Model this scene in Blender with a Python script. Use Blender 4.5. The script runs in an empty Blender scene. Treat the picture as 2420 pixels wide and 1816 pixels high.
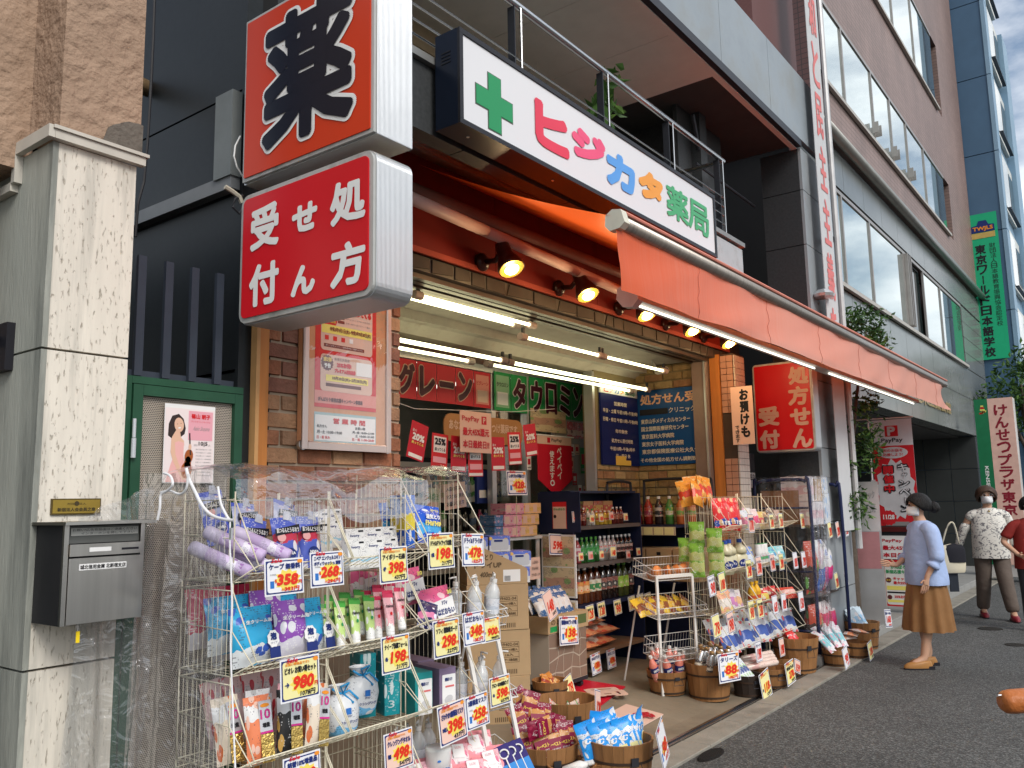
import bpy, math, random
from mathutils import Matrix, Vector, Euler, noise
random.seed(7)
S = bpy.context.scene
C = S.collection
rad = math.radians
# ---------------- camera, sky, sun, exposure ----------------
EYE = Vector((0, 0, 1.55))
_y, _p, _r = rad(53.0), rad(7.99), rad(-1.07)
FW = Vector((math.sin(_y)*math.cos(_p), math.cos(_y)*math.cos(_p), math.sin(_p)))
_rt = Vector((math.cos(_y), -math.sin(_y), 0)); _up = _rt.cross(FW)
RT = _rt*math.cos(_r) + _up*math.sin(_r); UP = -_rt*math.sin(_r) + _up*math.cos(_r)
cam = bpy.data.cameras.new('camera'); cam.sensor_width = 36; cam.lens = 2000/2420*36
cam.clip_start = .05; cam.clip_end = 600
camo = bpy.data.objects.new('camera', cam); C.objects.link(camo); S.camera = camo
camo.matrix_world = Matrix(((RT.x, UP.x, -FW.x, 0), (RT.y, UP.y, -FW.y, 0), (RT.z, UP.z, -FW.z, EYE.z), (0, 0, 0, 1)))
SUN_EL, SUN_AZ = rad(40), rad(200)          # azimuth from +Y clockwise: light comes over the street, from behind-left
w = bpy.data.worlds.new('World'); S.world = w; w.use_nodes = True
nt = w.node_tree; N = nt.nodes; L = nt.links; bg = N['Background']
sky = N.new('ShaderNodeTexSky'); sky.sky_type = 'NISHITA'; sky.sun_disc = False
sky.sun_elevation = SUN_EL; sky.sun_rotation = SUN_AZ; sky.air_density = 1.2; sky.dust_density = 1.5
tc = N.new('ShaderNodeTexCoord'); mp = N.new('ShaderNodeMapping'); mp.inputs['Scale'].default_value = (1.6, 1.6, 3.6)
mp.inputs['Location'].default_value = (.35, .1, .2)
nz = N.new('ShaderNodeTexNoise'); nz.inputs['Scale'].default_value = 1.7; nz.inputs['Detail'].default_value = 9; nz.inputs['Roughness'].default_value = .55
cr = N.new('ShaderNodeValToRGB'); cr.color_ramp.elements[0].position = .41; cr.color_ramp.elements[1].position = .57
mx = N.new('ShaderNodeMixRGB'); mx.inputs[2].default_value = (8.6, 8.9, 9.3, 1)
L.new(tc.outputs['Generated'], mp.inputs[0]); L.new(mp.outputs[0], nz.inputs[0]); L.new(nz.outputs[0], cr.inputs[0])
L.new(cr.outputs[0], mx.inputs[0]); L.new(sky.outputs[0], mx.inputs[1]); L.new(mx.outputs[0], bg.inputs[0])
bg.inputs[1].default_value = .098
sl = bpy.data.lights.new('sun', 'SUN'); sl.energy = 1.6; sl.angle = rad(24); sl.color = (1, .96, .9)
so = bpy.data.objects.new('sun', sl); C.objects.link(so)
_d = Vector((math.sin(SUN_AZ)*math.cos(SUN_EL), math.cos(SUN_AZ)*math.cos(SUN_EL), math.sin(SUN_EL)))
so.rotation_euler = _d.to_track_quat('Z', 'Y').to_euler(); so.location = (0, -10, 20)
S.view_settings.view_transform = 'Standard'; S.view_settings.look = 'None'; S.view_settings.gamma = 1
S.view_settings.use_curve_mapping = False; S.view_settings.exposure = 0.5
S.cycles.max_bounces = 8; S.cycles.transparent_max_bounces = 24; S.cycles.caustics_reflective = False; S.cycles.caustics_refractive = False

def P(u, v, x=None, y=None, z=None):
    """a point seen at photo pixel (u,v) that lies on the given real plane (metres)"""
    d = FW + RT*((u-1210)/2000) - UP*((v-908)/2000)
    if x is not None: t = (x-EYE.x)/d.x
    elif y is not None: t = (y-EYE.y)/d.y
    else: t = (z-EYE.z)/d.z
    return EYE + d*t
def fz(y): return .02 if y < 2.8 else min(.02+(y-2.8)*.1, .12)
def G(u, v):
    z = .02
    for _ in range(8): p = P(u, v, z=z); z = fz(p.y) if p.y > 2.4 else 0
    return Vector((p.x, p.y, z))

# ---------------- materials ----------------
MC = {}
def mat(name, col, rough=.6, metal=0, var=.12, scale=6, bump=.0, bscale=None, emit=None, estr=0, spec=.25, stretch=(1, 1, 1), coat=0, trans=0, alpha=1, dirt=None, dscale=2.5, dlo=.5, dhi=.75, translucent=0):
    if name in MC: return MC[name]
    m = bpy.data.materials.new(name); m.use_nodes = True; MC[name] = m
    n = m.node_tree.nodes; l = m.node_tree.links; b = n['Principled BSDF']
    b.inputs['Roughness'].default_value = rough; b.inputs['Metallic'].default_value = metal
    b.inputs['Specular IOR Level'].default_value = spec; b.inputs['Coat Weight'].default_value = coat
    b.inputs['Transmission Weight'].default_value = trans; b.inputs['Alpha'].default_value = alpha
    col = tuple(col)+((1,) if len(col) == 3 else ()); src = None
    if var or bump or dirt:
        t = n.new('ShaderNodeTexCoord'); mp = n.new('ShaderNodeMapping'); mp.inputs['Scale'].default_value = stretch
        l.new(t.outputs['Object'], mp.inputs[0])
    if var:
        z = n.new('ShaderNodeTexNoise'); z.inputs['Scale'].default_value = scale; z.inputs['Detail'].default_value = 6; z.inputs['Roughness'].default_value = .6
        l.new(mp.outputs[0], z.inputs[0])
        r = n.new('ShaderNodeMapRange'); r.inputs[1].default_value = .25; r.inputs[2].default_value = .75
        r.inputs[3].default_value = 1-var; r.inputs[4].default_value = 1+var; l.new(z.outputs[0], r.inputs[0])
        h = n.new('ShaderNodeHueSaturation'); h.inputs['Color'].default_value = col; l.new(r.outputs[0], h.inputs['Value'])
        src = h.outputs[0]
    if dirt:
        z2 = n.new('ShaderNodeTexNoise'); z2.inputs['Scale'].default_value = dscale; z2.inputs['Detail'].default_value = 8; z2.inputs['Roughness'].default_value = .65
        l.new(mp.outputs[0], z2.inputs[0])
        c2 = n.new('ShaderNodeValToRGB'); c2.color_ramp.elements[0].position = dlo; c2.color_ramp.elements[1].position = dhi; l.new(z2.outputs[0], c2.inputs[0])
        mm = n.new('ShaderNodeMixRGB'); mm.inputs[1].default_value = col; mm.inputs[2].default_value = tuple(dirt)+(1,)
        if src: l.new(src, mm.inputs[1])
        l.new(c2.outputs[0], mm.inputs[0]); src = mm.outputs[0]
    if src: l.new(src, b.inputs['Base Color'])
    else: b.inputs['Base Color'].default_value = col
    if bump:
        z3 = n.new('ShaderNodeTexNoise'); z3.inputs['Scale'].default_value = bscale or scale*4; z3.inputs['Detail'].default_value = 6
        l.new(mp.outputs[0], z3.inputs[0]); bp = n.new('ShaderNodeBump'); bp.inputs['Strength'].default_value = bump; bp.inputs['Distance'].default_value = .02
        l.new(z3.outputs[0], bp.inputs['Height']); l.new(bp.outputs[0], b.inputs['Normal'])
    if emit:
        b.inputs['Emission Color'].default_value = tuple(emit)+(1,); b.inputs['Emission Strength'].default_value = estr
    if translucent:
        tr = n.new('ShaderNodeBsdfTranslucent'); tr.inputs[0].default_value = col
        ms = n.new('ShaderNodeMixShader'); ms.inputs[0].default_value = translucent; o = n['Material Output']
        l.new(b.outputs[0], ms.inputs[1]); l.new(tr.outputs[0], ms.inputs[2]); l.new(ms.outputs[0], o.inputs[0])
    return m
def film(name, tint, gloss=.10, rough=.12, bump=.35, bscale=9, haze=.05):
    """clear crinkled plastic film"""
    if name in MC: return MC[name]
    m = bpy.data.materials.new(name); m.use_nodes = True; MC[name] = m
    n = m.node_tree.nodes; l = m.node_tree.links; n.remove(n['Principled BSDF']); o = n['Material Output']
    tr = n.new('ShaderNodeBsdfTransparent'); tr.inputs[0].default_value = tuple(tint)+(1,)
    gl = n.new('ShaderNodeBsdfGlossy'); gl.inputs['Roughness'].default_value = rough; gl.inputs[0].default_value = (.95, .95, .97, 1)
    df = n.new('ShaderNodeBsdfDiffuse'); df.inputs[0].default_value = (.8, .8, .82, 1)
    t = n.new('ShaderNodeTexCoord'); z = n.new('ShaderNodeTexNoise'); z.inputs['Scale'].default_value = bscale; z.inputs['Detail'].default_value = 3; z.inputs['Distortion'].default_value = 1.5
    l.new(t.outputs['Object'], z.inputs[0]); bp = n.new('ShaderNodeBump'); bp.inputs['Strength'].default_value = bump; bp.inputs['Distance'].default_value = .05
    l.new(z.outputs[0], bp.inputs['Height']); l.new(bp.outputs[0], gl.inputs['Normal'])
    lw = n.new('ShaderNodeLayerWeight'); lw.inputs[0].default_value = .35; l.new(bp.outputs[0], lw.inputs['Normal'])
    mr = n.new('ShaderNodeMapRange'); mr.inputs[3].default_value = gloss; mr.inputs[4].default_value = min(1, gloss+.55); l.new(lw.outputs['Facing'], mr.inputs[0])
    m1 = n.new('ShaderNodeMixShader'); m1.inputs[0].default_value = haze; l.new(tr.outputs[0], m1.inputs[1]); l.new(df.outputs[0], m1.inputs[2])
    m2 = n.new('ShaderNodeMixShader'); l.new(mr.outputs[0], m2.inputs[0]); l.new(m1.outputs[0], m2.inputs[1]); l.new(gl.outputs[0], m2.inputs[2])
    l.new(m2.outputs[0], o.inputs[0]); return m
def pack(name, base, band, acc=(1, 1, 1), lo=.25, hi=.6, text=.5, seed=0, rough=.3, ts=46):
    """printed packet: base colour, a band between lo and hi of the height, lines of tiny print and a blob of accent"""
    if name in MC: return MC[name]
    m = bpy.data.materials.new(name); m.use_nodes = True; MC[name] = m
    n = m.node_tree.nodes; l = m.node_tree.links; b = n['Principled BSDF']; b.inputs['Roughness'].default_value = rough; b.inputs['Specular IOR Level'].default_value = .35
    t = n.new('ShaderNodeTexCoord'); sp = n.new('ShaderNodeSeparateXYZ'); l.new(t.outputs['Generated'], sp.inputs[0])
    wv = n.new('ShaderNodeTexNoise'); wv.inputs['Scale'].default_value = 2.5; l.new(t.outputs['Generated'], wv.inputs[0])
    ad = n.new('ShaderNodeMath'); ad.operation = 'MULTIPLY_ADD'; ad.inputs[1].default_value = .28; l.new(wv.outputs[0], ad.inputs[0]); l.new(sp.outputs['Z'], ad.inputs[2])
    def gt(x, v):
        q = n.new('ShaderNodeMath'); q.operation = 'GREATER_THAN'; q.inputs[1].default_value = v; l.new(x, q.inputs[0]); return q.outputs[0]
    def mul(a, c):
        q = n.new('ShaderNodeMath'); q.operation = 'MULTIPLY'; l.new(a, q.inputs[0]); l.new(c, q.inputs[1]); return q.outputs[0]
    def inv(a):
        q = n.new('ShaderNodeMath'); q.operation = 'SUBTRACT'; q.inputs[0].default_value = 1; l.new(a, q.inputs[1]); return q.outputs[0]
    def mixc(f, c1, c2):
        q = n.new('ShaderNodeMixRGB'); l.new(f, q.inputs[0])
        if isinstance(c1, tuple): q.inputs[1].default_value = c1+(1,)
        else: l.new(c1, q.inputs[1])
        q.inputs[2].default_value = tuple(c2)+(1,); return q.outputs[0]
    bandm = mul(gt(ad.outputs[0], lo+.14), inv(gt(ad.outputs[0], hi+.14)))
    c = mixc(bandm, tuple(base), band)
    vo = n.new('ShaderNodeTexVoronoi'); vo.inputs['Scale'].default_value = 2.6; vo.inputs['Randomness'].default_value = .8
    mp = n.new('ShaderNodeMapping'); mp.inputs['Location'].default_value = (seed*1.37, seed*.7, seed*.31); l.new(t.outputs['Generated'], mp.inputs[0]); l.new(mp.outputs[0], vo.inputs[0])
    c = mixc(inv(gt(vo.outputs['Distance'], .30)), c, acc)
    # small print: stretched cells thresholded inside horizontal lines
    mp2 = n.new('ShaderNodeMapping'); mp2.inputs['Scale'].default_value = (ts, .01, ts*.55); mp2.inputs['Location'].default_value = (seed, 0, seed); l.new(t.outputs['Generated'], mp2.inputs[0])
    v2 = n.new('ShaderNodeTexWhiteNoise'); fl = n.new('ShaderNodeVectorMath'); fl.operation = 'FLOOR'; l.new(mp2.outputs[0], fl.inputs[0]); l.new(fl.outputs[0], v2.inputs[0])
    fr = n.new('ShaderNodeMath'); fr.operation = 'FRACT'; s2 = n.new('ShaderNodeSeparateXYZ'); l.new(mp2.outputs[0], s2.inputs[0]); l.new(s2.outputs['Z'], fr.inputs[0])
    n3 = n.new('ShaderNodeTexNoise'); n3.inputs['Scale'].default_value = 3.5; l.new(mp.outputs[0], n3.inputs[0])
    tm = mul(mul(gt(v2.outputs[0], 1-text*.7), gt(fr.outputs[0], .45)), gt(n3.outputs[0], .54))
    dm = n.new('ShaderNodeMath'); dm.operation = 'MULTIPLY'; dm.inputs[1].default_value = .6; l.new(tm, dm.inputs[0]); tm = dm.outputs[0]
    lum = (base[0]+base[1]+base[2])/3
    c = mixc(tm, c, (.05, .05, .09) if lum > .3 else (.8, .8, .78))
    l.new(c, b.inputs['Base Color'])
    z3 = n.new('ShaderNodeTexNoise'); z3.inputs['Scale'].default_value = 22; l.new(t.outputs['Object'], z3.inputs[0]); bp = n.new('ShaderNodeBump'); bp.inputs['Strength'].default_value = .25; bp.inputs['Distance'].default_value = .01
    l.new(z3.outputs[0], bp.inputs['Height']); l.new(bp.outputs[0], b.inputs['Normal'])
    return m
def flat(name, col, rough=.45, var=.03): return mat(name, col, rough, var=var, scale=3)
WHITE = flat('white_print', (.78, .78, .77)); BLACK = flat('black_print', (.015, .015, .02)); NAVY = flat('navy_print', (.015, .03, .16))
RED = flat('red_print', (.62, .015, .02)); GREEN = flat('green_print', (.03, .30, .10)); YEL = flat('yellow_print', (.80, .70, .16))
PALEY = flat('pale_yellow_card', (.80, .74, .36)); PINK = flat('pink_print', (.80, .42, .40)); BLUE = flat('blue_print', (.03, .16, .50))
ORANGE = flat('orange_print', (.8, .28, .03)); GREY = flat('grey_print', (.25, .25, .25)); PPINK = flat('pale_pink_card', (.8, .55, .46))
WIRE = mat('cream_wire', (.70, .65, .50), .45, var=.1); WWIRE = mat('white_wire', (.74, .74, .72), .4, var=.06)
CHROME = mat('steel', (.55, .56, .57), .25, 1, var=.08, scale=3, stretch=(1, 1, .1)); ALU = mat('aluminium', (.62, .63, .64), .38, .85, var=.08)
DARKM = mat('dark_metal', (.035, .037, .045), .45, .3); NAVYM = mat('navy_steel', (.012, .018, .05), .4)
WOOD = mat('bucket_wood', (.30, .145, .055), .55, var=.35, scale=9, stretch=(1, 1, .12), bump=.3, dirt=(.12, .055, .02), dscale=5, dlo=.5, dhi=.8)
HOOP = mat('bucket_hoop', (.05, .03, .02), .6)
CARD = mat('cardboard', (.42, .29, .16), .8, var=.08)
LEAF = [mat('leaf_%s' % k, c, .45, var=.35, scale=3, translucent=.25) for k, c in (('dark', (.03, .075, .02)), ('mid', (.06, .13, .03)), ('light', (.13, .24, .05)))]
BARK = mat('bark', (.09, .07, .055), .9, var=.3, bump=.6)

# ---------------- mesh helpers ----------------
class MB:
    def __init__(s, M=None): s.v = []; s.f = []; s.mi = []; s.M = M
    def add(s, vs, fs, m=0):
        o = len(s.v); s.v += [tuple(s.M @ Vector(q)) if s.M else tuple(q) for q in vs]
        s.f += [tuple(i+o for i in f) for f in fs]; s.mi += [m]*len(fs); return s
    def box(s, x0, x1, y0, y1, z0, z1, m=0):
        return s.add([(x0, y0, z0), (x1, y0, z0), (x1, y1, z0), (x0, y1, z0), (x0, y0, z1), (x1, y0, z1), (x1, y1, z1), (x0, y1, z1)],
                     [(0, 3, 2, 1), (4, 5, 6, 7), (0, 1, 5, 4), (1, 2, 6, 5), (2, 3, 7, 6), (3, 0, 4, 7)], m)
    def cbox(s, x0, x1, y0, y1, z0, z1, c, m=0):
        """box with chamfered upright edges and lid"""
        vs = []
        for z, k in ((z0, 0), (z1-c, 0), (z1, c)):
            for a, b in ((x0+c+k*0, y0+k), (x1-c, y0+k), (x1-k, y0+c), (x1-k, y1-c), (x1-c, y1-k), (x0+c, y1-k), (x0+k, y1-c), (x0+k, y0+c)): vs.append((a, b, z))
        fs = [tuple(range(7, -1, -1)), tuple(range(16, 24))]
        for r in (0, 8):
            for i in range(8): fs.append((r+i, r+(i+1) % 8, r+8+(i+1) % 8, r+8+i))
        return s.add(vs, fs, m)
    def quad(s, *p, m=0): return s.add(p, [tuple(range(len(p)))], m)
    def tube(s, pts, r, n=6, m=0, closed=False, cap=True):
        pts = [Vector(p) for p in pts]; k = len(pts); vs = []; fs = []
        for i, p in enumerate(pts):
            a = pts[(i-1) % k] if (i or closed) else p; b = pts[(i+1) % k] if (i < k-1 or closed) else p
            t = (b-a).normalized(); q = Vector((0, 0, 1)) if abs(t.z) < .9 else Vector((1, 0, 0))
            e1 = t.cross(q).normalized(); e2 = t.cross(e1); rr = r[i] if isinstance(r, (list, tuple)) else r
            for j in range(n):
                g = 2*math.pi*j/n; vs.append(p+e1*math.cos(g)*rr+e2*math.sin(g)*rr)
        for i in range(k if closed else k-1):
            for j in range(n):
                a = i*n+j; b = i*n+(j+1) % n; c = ((i+1) % k)*n+(j+1) % n; d = ((i+1) % k)*n+j; fs.append((a, d, c, b))
        if cap and not closed: fs.append(tuple(range(n))); fs.append(tuple(range((k-1)*n+n-1, (k-1)*n-1, -1)))
        return s.add(vs, fs, m)
    def lathe(s, prof, c=(0, 0, 0), n=16, m=0, cap=True):
        vs = []; fs = []; k = len(prof)
        for r, z in prof:
            for j in range(n): g = 2*math.pi*j/n; vs.append((c[0]+r*math.cos(g), c[1]+r*math.sin(g), c[2]+z))
        for i in range(k-1):
            for j in range(n): fs.append((i*n+j, i*n+(j+1) % n, (i+1)*n+(j+1) % n, (i+1)*n+j))
        if cap: fs.append(tuple(range(n-1, -1, -1))); fs.append(tuple(range((k-1)*n, k*n)))
        return s.add(vs, fs, m)
    def extr(s, pts, d, m=0):
        """polygon (3-D points) extruded by vector d"""
        n = len(pts); d = Vector(d); vs = [Vector(p) for p in pts]; vs += [p+d for p in vs]
        return s.add(vs, [tuple(range(n)), tuple(range(2*n-1, n-1, -1))]+[(i, i+n, (i+1) % n+n, (i+1) % n) for i in range(n)], m)
    def mesh(s, name, mats, smooth=False, off=None):
        me = bpy.data.meshes.new(name); vs = s.v
        if off: vs = [(a-off[0], b-off[1], c-off[2]) for a, b, c in vs]
        me.from_pydata(vs, [], s.f)
        for q in (mats if isinstance(mats, (list, tuple)) else [mats]): me.materials.append(q)
        if any(s.mi): me.polygons.foreach_set('material_index', s.mi)
        if smooth: me.polygons.foreach_set('use_smooth', [True]*len(me.polygons))
        me.update(); return me
    def build(s, name, mats, parent=None, smooth=False, world=True, loc=None):
        """world=True: coordinates are world metres (the parent is an unrotated Empty); else local to the parent"""
        off = None
        if parent is not None and world: off = parent.location if parent.parent is None else (parent.location+parent.parent.location)
        if parent is None and world: off = loc = Vector(loc) if loc else Vector(s.v[0])
        o = bpy.data.objects.new(name, s.mesh(name, mats, smooth, off)); C.objects.link(o)
        if parent is not None: o.parent = parent
        if parent is None and loc is not None: o.location = loc
        return o
def info(o, label=None, cat=None, group=None, kind=None):
    if label: o['label'] = label
    if cat: o['category'] = cat
    if group: o['group'] = group
    if kind: o['kind'] = kind
    return o
def thing(name, label, cat, loc=(0, 0, 0), rz=0, group=None):
    o = bpy.data.objects.new(name, None); C.objects.link(o); o.empty_display_size = .1
    o.location = loc; o.rotation_euler = (0, 0, rz); return info(o, label, cat, group)
KIDS = {}
def copy_tree(o, M=None, label=None, group=None, parent=None):
    c = o.copy(); C.objects.link(c)
    if parent is not None: c.parent = parent
    if M is not None: c.matrix_world = M
    if label: c['label'] = label
    if group: c['group'] = group
    for ch in KIDS.get(o.name, ()): copy_tree(ch, parent=c)
    return c
def reg(root):
    """remember the tree of a prototype so that it can be copied"""
    for ch in [q for q in C.objects if q.parent == root]: KIDS.setdefault(root.name, []).append(ch); reg(ch)
def TRS(p, rz=0, rx=0, ry=0, s=1): return Matrix.Translation(p) @ Euler((rx, ry, rz)).to_matrix().to_4x4() @ Matrix.Scale(s, 4)

# ---------------- lettering ----------------
GL = {}
def glyph(body):
    if body in GL: return GL[body]
    f = bpy.data.curves.new('t', 'FONT'); f.body = body; f.size = 1; f.resolution_u = 2
    o = bpy.data.objects.new('t', f); C.objects.link(o); dg = bpy.context.evaluated_depsgraph_get()
    me = o.evaluated_get(dg).to_mesh(); v = [(q.co.x, q.co.y) for q in me.vertices]; fc = [tuple(p.vertices) for p in me.polygons]
    o.evaluated_get(dg).to_mesh_clear(); bpy.data.objects.remove(o); bpy.data.curves.remove(f)
    GL[body] = (v, fc); return GL[body]
DIRS = {4: 4, 8: 8, 12: 12}
def glyph_into(mb, body, box, bold, keep, shear, y, rot=False, m=0, rings=1, nd=8):
    v, fc = glyph(body)
    if not v: return
    if rot: v = [(b, -a) for a, b in v]
    x0, x1, z0, z1 = box; ax = min(a for a, b in v); bx = max(a for a, b in v); az = min(b for a, b in v); bz = max(b for a, b in v)
    w0 = max(bx-ax, .01); h0 = max(bz-az, .01); sx = (x1-x0-2*bold)/w0; sz = (z1-z0-2*bold)/h0
    if keep: sx = sz = min(sx, sz)
    cx, cz = (x0+x1)/2, (z0+z1)/2
    pts = [((a-(ax+bx)/2)*sx+cx+shear*(b-(az+bz)/2)*sz, (b-(az+bz)/2)*sz+cz) for a, b in v]
    offs = [(0, 0)]
    if bold:
        for k in range(1, rings+1):
            for j in range(nd): g = 2*math.pi*(j+.5*k)/nd; offs.append((math.cos(g)*bold*k/rings, math.sin(g)*bold*k/rings))
    eps = min(.0001, .003/len(offs))
    for i, (ox, oz) in enumerate(offs): mb.add([(a+ox, y-i*eps, b+oz) for a, b in pts], [t[::-1] for t in fc] if rot else fc, m)
def T(parent, body, box, m, bold=0., keep=False, shear=0, y=-.002, vertical=False, name='lettering', rings=1, nd=8, fill=.92, M=None):
    """text printed in the local XZ plane (read from -Y), fitted to box = x0,x1,z0,z1"""
    mb = MB(M); x0, x1, z0, z1 = box
    if vertical:
        n = len(body); ch = (z1-z0)/n
        for i, c in enumerate(body):
            if c == ' ': continue
            zc = z1-(i+.5)*ch; h = ch*fill/2; w = (x1-x0)/2; xc = (x0+x1)/2
            if c in 'ー-~': glyph_into(mb, c, (xc-w*.12, xc+w*.12, zc-h*.9, zc+h*.9), bold*.8, False, 0, y, True, nd=nd, rings=rings)
            elif c in 'ャュョッ': glyph_into(mb, c, (xc-w*.3, xc+w*.7, zc-h*.5, zc+h*.7), bold, False, 0, y, nd=nd, rings=rings)
            else: glyph_into(mb, c, (xc-w, xc+w, zc-h, zc+h), bold, keep, 0, y, nd=nd, rings=rings)
    else: glyph_into(mb, body, box, bold, keep, shear, y, nd=nd, rings=rings)
    return mb.build(name, m, parent, world=False)
def R2(parent, box, m, y=-.001, name='print', th=.0006):
    x0, x1, z0, z1 = box
    return MB().box(x0, x1, y, y+th, z0, z1).build(name, m, parent, world=False)
# ---------------- ground ----------------
def asphalt():
    m = bpy.data.materials.new('asphalt'); m.use_nodes = True; n = m.node_tree.nodes; l = m.node_tree.links; b = n['Principled BSDF']; b.inputs['Roughness'].default_value = .85
    t = n.new('ShaderNodeTexCoord'); v = n.new('ShaderNodeTexVoronoi'); v.inputs['Scale'].default_value = 95; l.new(t.outputs['Object'], v.inputs[0])
    z = n.new('ShaderNodeTexNoise'); z.inputs['Scale'].default_value = .9; z.inputs['Detail'].default_value = 8; l.new(t.outputs['Object'], z.inputs[0])
    wn = n.new('ShaderNodeMapRange'); wn.inputs[1].default_value = 0; wn.inputs[2].default_value = 1; wn.inputs[3].default_value = .45; wn.inputs[4].default_value = 1.75
    sc = n.new('ShaderNodeSeparateColor'); l.new(v.outputs['Color'], sc.inputs[0]); pw = n.new('ShaderNodeMath'); pw.operation = 'POWER'; pw.inputs[1].default_value = 2.2
    l.new(sc.outputs[0], pw.inputs[0]); l.new(pw.outputs[0], wn.inputs[0])
    ad = n.new('ShaderNodeMapRange'); ad.inputs[1].default_value = .3; ad.inputs[2].default_value = .7; ad.inputs[3].default_value = .74; ad.inputs[4].default_value = 1.2; l.new(z.outputs[0], ad.inputs[0])
    mu = n.new('ShaderNodeMath'); mu.operation = 'MULTIPLY'; l.new(wn.outputs[0], mu.inputs[0]); l.new(ad.outputs[0], mu.inputs[1])
    h = n.new('ShaderNodeHueSaturation'); h.inputs['Color'].default_value = (.086, .089, .087, 1); l.new(mu.outputs[0], h.inputs['Value']); l.new(h.outputs[0], b.inputs['Base Color'])
    bp = n.new('ShaderNodeBump'); bp.inputs['Strength'].default_value = .8; bp.inputs['Distance'].default_value = .006; l.new(v.outputs['Distance'], bp.inputs['Height']); l.new(bp.outputs[0], b.inputs['Normal'])
    return m
info(MB().box(-150, 250, -150, 150, -.3, 0).build('road', asphalt(), loc=(0, 0, 0)), kind='structure')
CONC = mat('kerb_concrete', (.25, .235, .20), .85, var=.16, scale=5, bump=.25, bscale=60, dirt=(.10, .095, .08), dscale=3, dlo=.5, dhi=.85)
pv = info(MB().box(-3, 60, 2.40, 2.62, -.2, .006).build('kerb_strip', CONC, loc=(0, 2.4, 0)), kind='structure')
for i in range(38):
    x = -1+i*.62; o = MB().cbox(x+.005, x+.614, 2.402, 2.597, 0, .018+random.uniform(-.002, .002), .004).build('kerb_slab', CONC, pv)
FLOORM = mat('shop_floor_concrete', (.22, .185, .135), .6, var=.2, scale=2.2, bump=.12, bscale=30, dirt=(.12, .095, .07), dscale=1.6, dlo=.5, dhi=.8)
fl = MB(); ys = [2.66, 2.8, 3.8, 8.2]
for a, b in zip(ys, ys[1:]): fl.add([(.5, a, fz(a)), (8.1, a, fz(a)), (8.1, b, fz(b)), (.5, b, fz(b))], [(0, 1, 2, 3)])
fl.add([(.5, 2.66, .02), (8.1, 2.66, .02), (8.1, 2.66, -.1), (.5, 2.66, -.1)], [(0, 1, 2, 3)])
info(fl.build('shop_floor', FLOORM, loc=(0, 2.66, 0)), kind='structure')
rail = thing('door_track', 'long steel sliding door track set in the floor along the shop front', 'floor track', (4, 2.63, 0))
MB().box(.5, 8.1, 2.60, 2.612, 0, .024).build('rail', CHROME, rail); MB().box(.5, 8.1, 2.612, 2.64, 0, .010).build('channel', DARKM, rail); MB().box(.5, 8.1, 2.64, 2.66, 0, .022).build('rail', CHROME, rail)
PAV = mat('pavement_stone', (.26, .26, .25), .75, var=.12, scale=4, bump=.15, bscale=50)
pv2 = info(MB().box(8.12, 60, 2.62, 9, -.2, .09).build('pavement', PAV, loc=(9, 3, 0)), kind='structure')
for i in range(34):
    for j in range(2):
        x = 8.15+i*.6; y = 2.63+j*.5; MB().cbox(x+.004, x+.596, y+.004, y+.496, .08, .102+random.uniform(-.001, .001), .003).build('paving_stone', PAV, pv2)
# manhole lids and a tar patch in the road
for (u, v, r, lab) in ((2340, 1487, .13, 'small dark round iron lid in the road in front of the older woman'), (2400, 1525, .10, 'dark round lid in the asphalt at the right edge')):
    p = P(u, v, z=0); info(MB().lathe([(r, 0), (r, .006)], (p.x, p.y, 0), 20).build('manhole_cover', mat('iron_lid', (.03, .028, .025), .6, .3, bump=.8, bscale=40), loc=p), lab, 'manhole cover')
p = P(1680, 1786, z=0); o = MB().lathe([(1, 0), (.9, .012)], (0, 0, 0), 18).build('asphalt_patch', mat('patch', (.025, .022, .02), .95, bump=1, bscale=60), loc=(p.x, p.y, 0), world=False); o.scale = (.16, .055, 1); info(o, 'small dark crumbled patch where the asphalt meets the kerb', 'road patch')

# ---------------- main building ----------------
DST = mat('dark_granite', (.012, .0145, .016), .42, var=.25, scale=30, dirt=(.020, .023, .024), dscale=1.3, dlo=.45, dhi=.8)
DST2 = mat('grey_granite', (.045, .048, .05), .5, var=.3, scale=45)
JOINT = mat('joint', (.012, .012, .013), .9, var=0)
METB = mat('grey_metal_cladding', (.30, .34, .37), .5, .25, var=.12, scale=3, dirt=(.22, .21, .17), dscale=1.5, dlo=.5, dhi=.85)
SOF = mat('soffit_board', (.86, .82, .76), .8, var=.05)
BT = mat('beige_tile', (.48, .37, .24), .5, var=.12, scale=8)
MB_ = thing('pharmacy_building', 'dark granite building with pharmacy on the ground floor and railed balcony above', 'building', (5, 3.5, 0))
def panels(parent, frame, u0, u1, v0, v1, nu, nv, m, name='stone_panel', g=.006, th=.03):
    """frame(u, v, depth) -> world point. cladding panels with open joints, one object each"""
    du, dv = (u1-u0)/nu, (v1-v0)/nv
    for i in range(nu):
        for j in range(nv):
            a, b, c, d = u0+i*du+g, u0+(i+1)*du-g, v0+j*dv+g, v0+(j+1)*dv-g
            mb = MB(); q = [frame(a, c, 0), frame(b, c, 0), frame(b, d, 0), frame(a, d, 0), frame(a, c, th), frame(b, c, th), frame(b, d, th), frame(a, d, th)]
            mb.add(q, [(0, 3, 2, 1), (4, 5, 6, 7), (0, 1, 5, 4), (1, 2, 6, 5), (2, 3, 7, 6), (3, 0, 4, 7)]); mb.build(name, m, parent)
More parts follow.
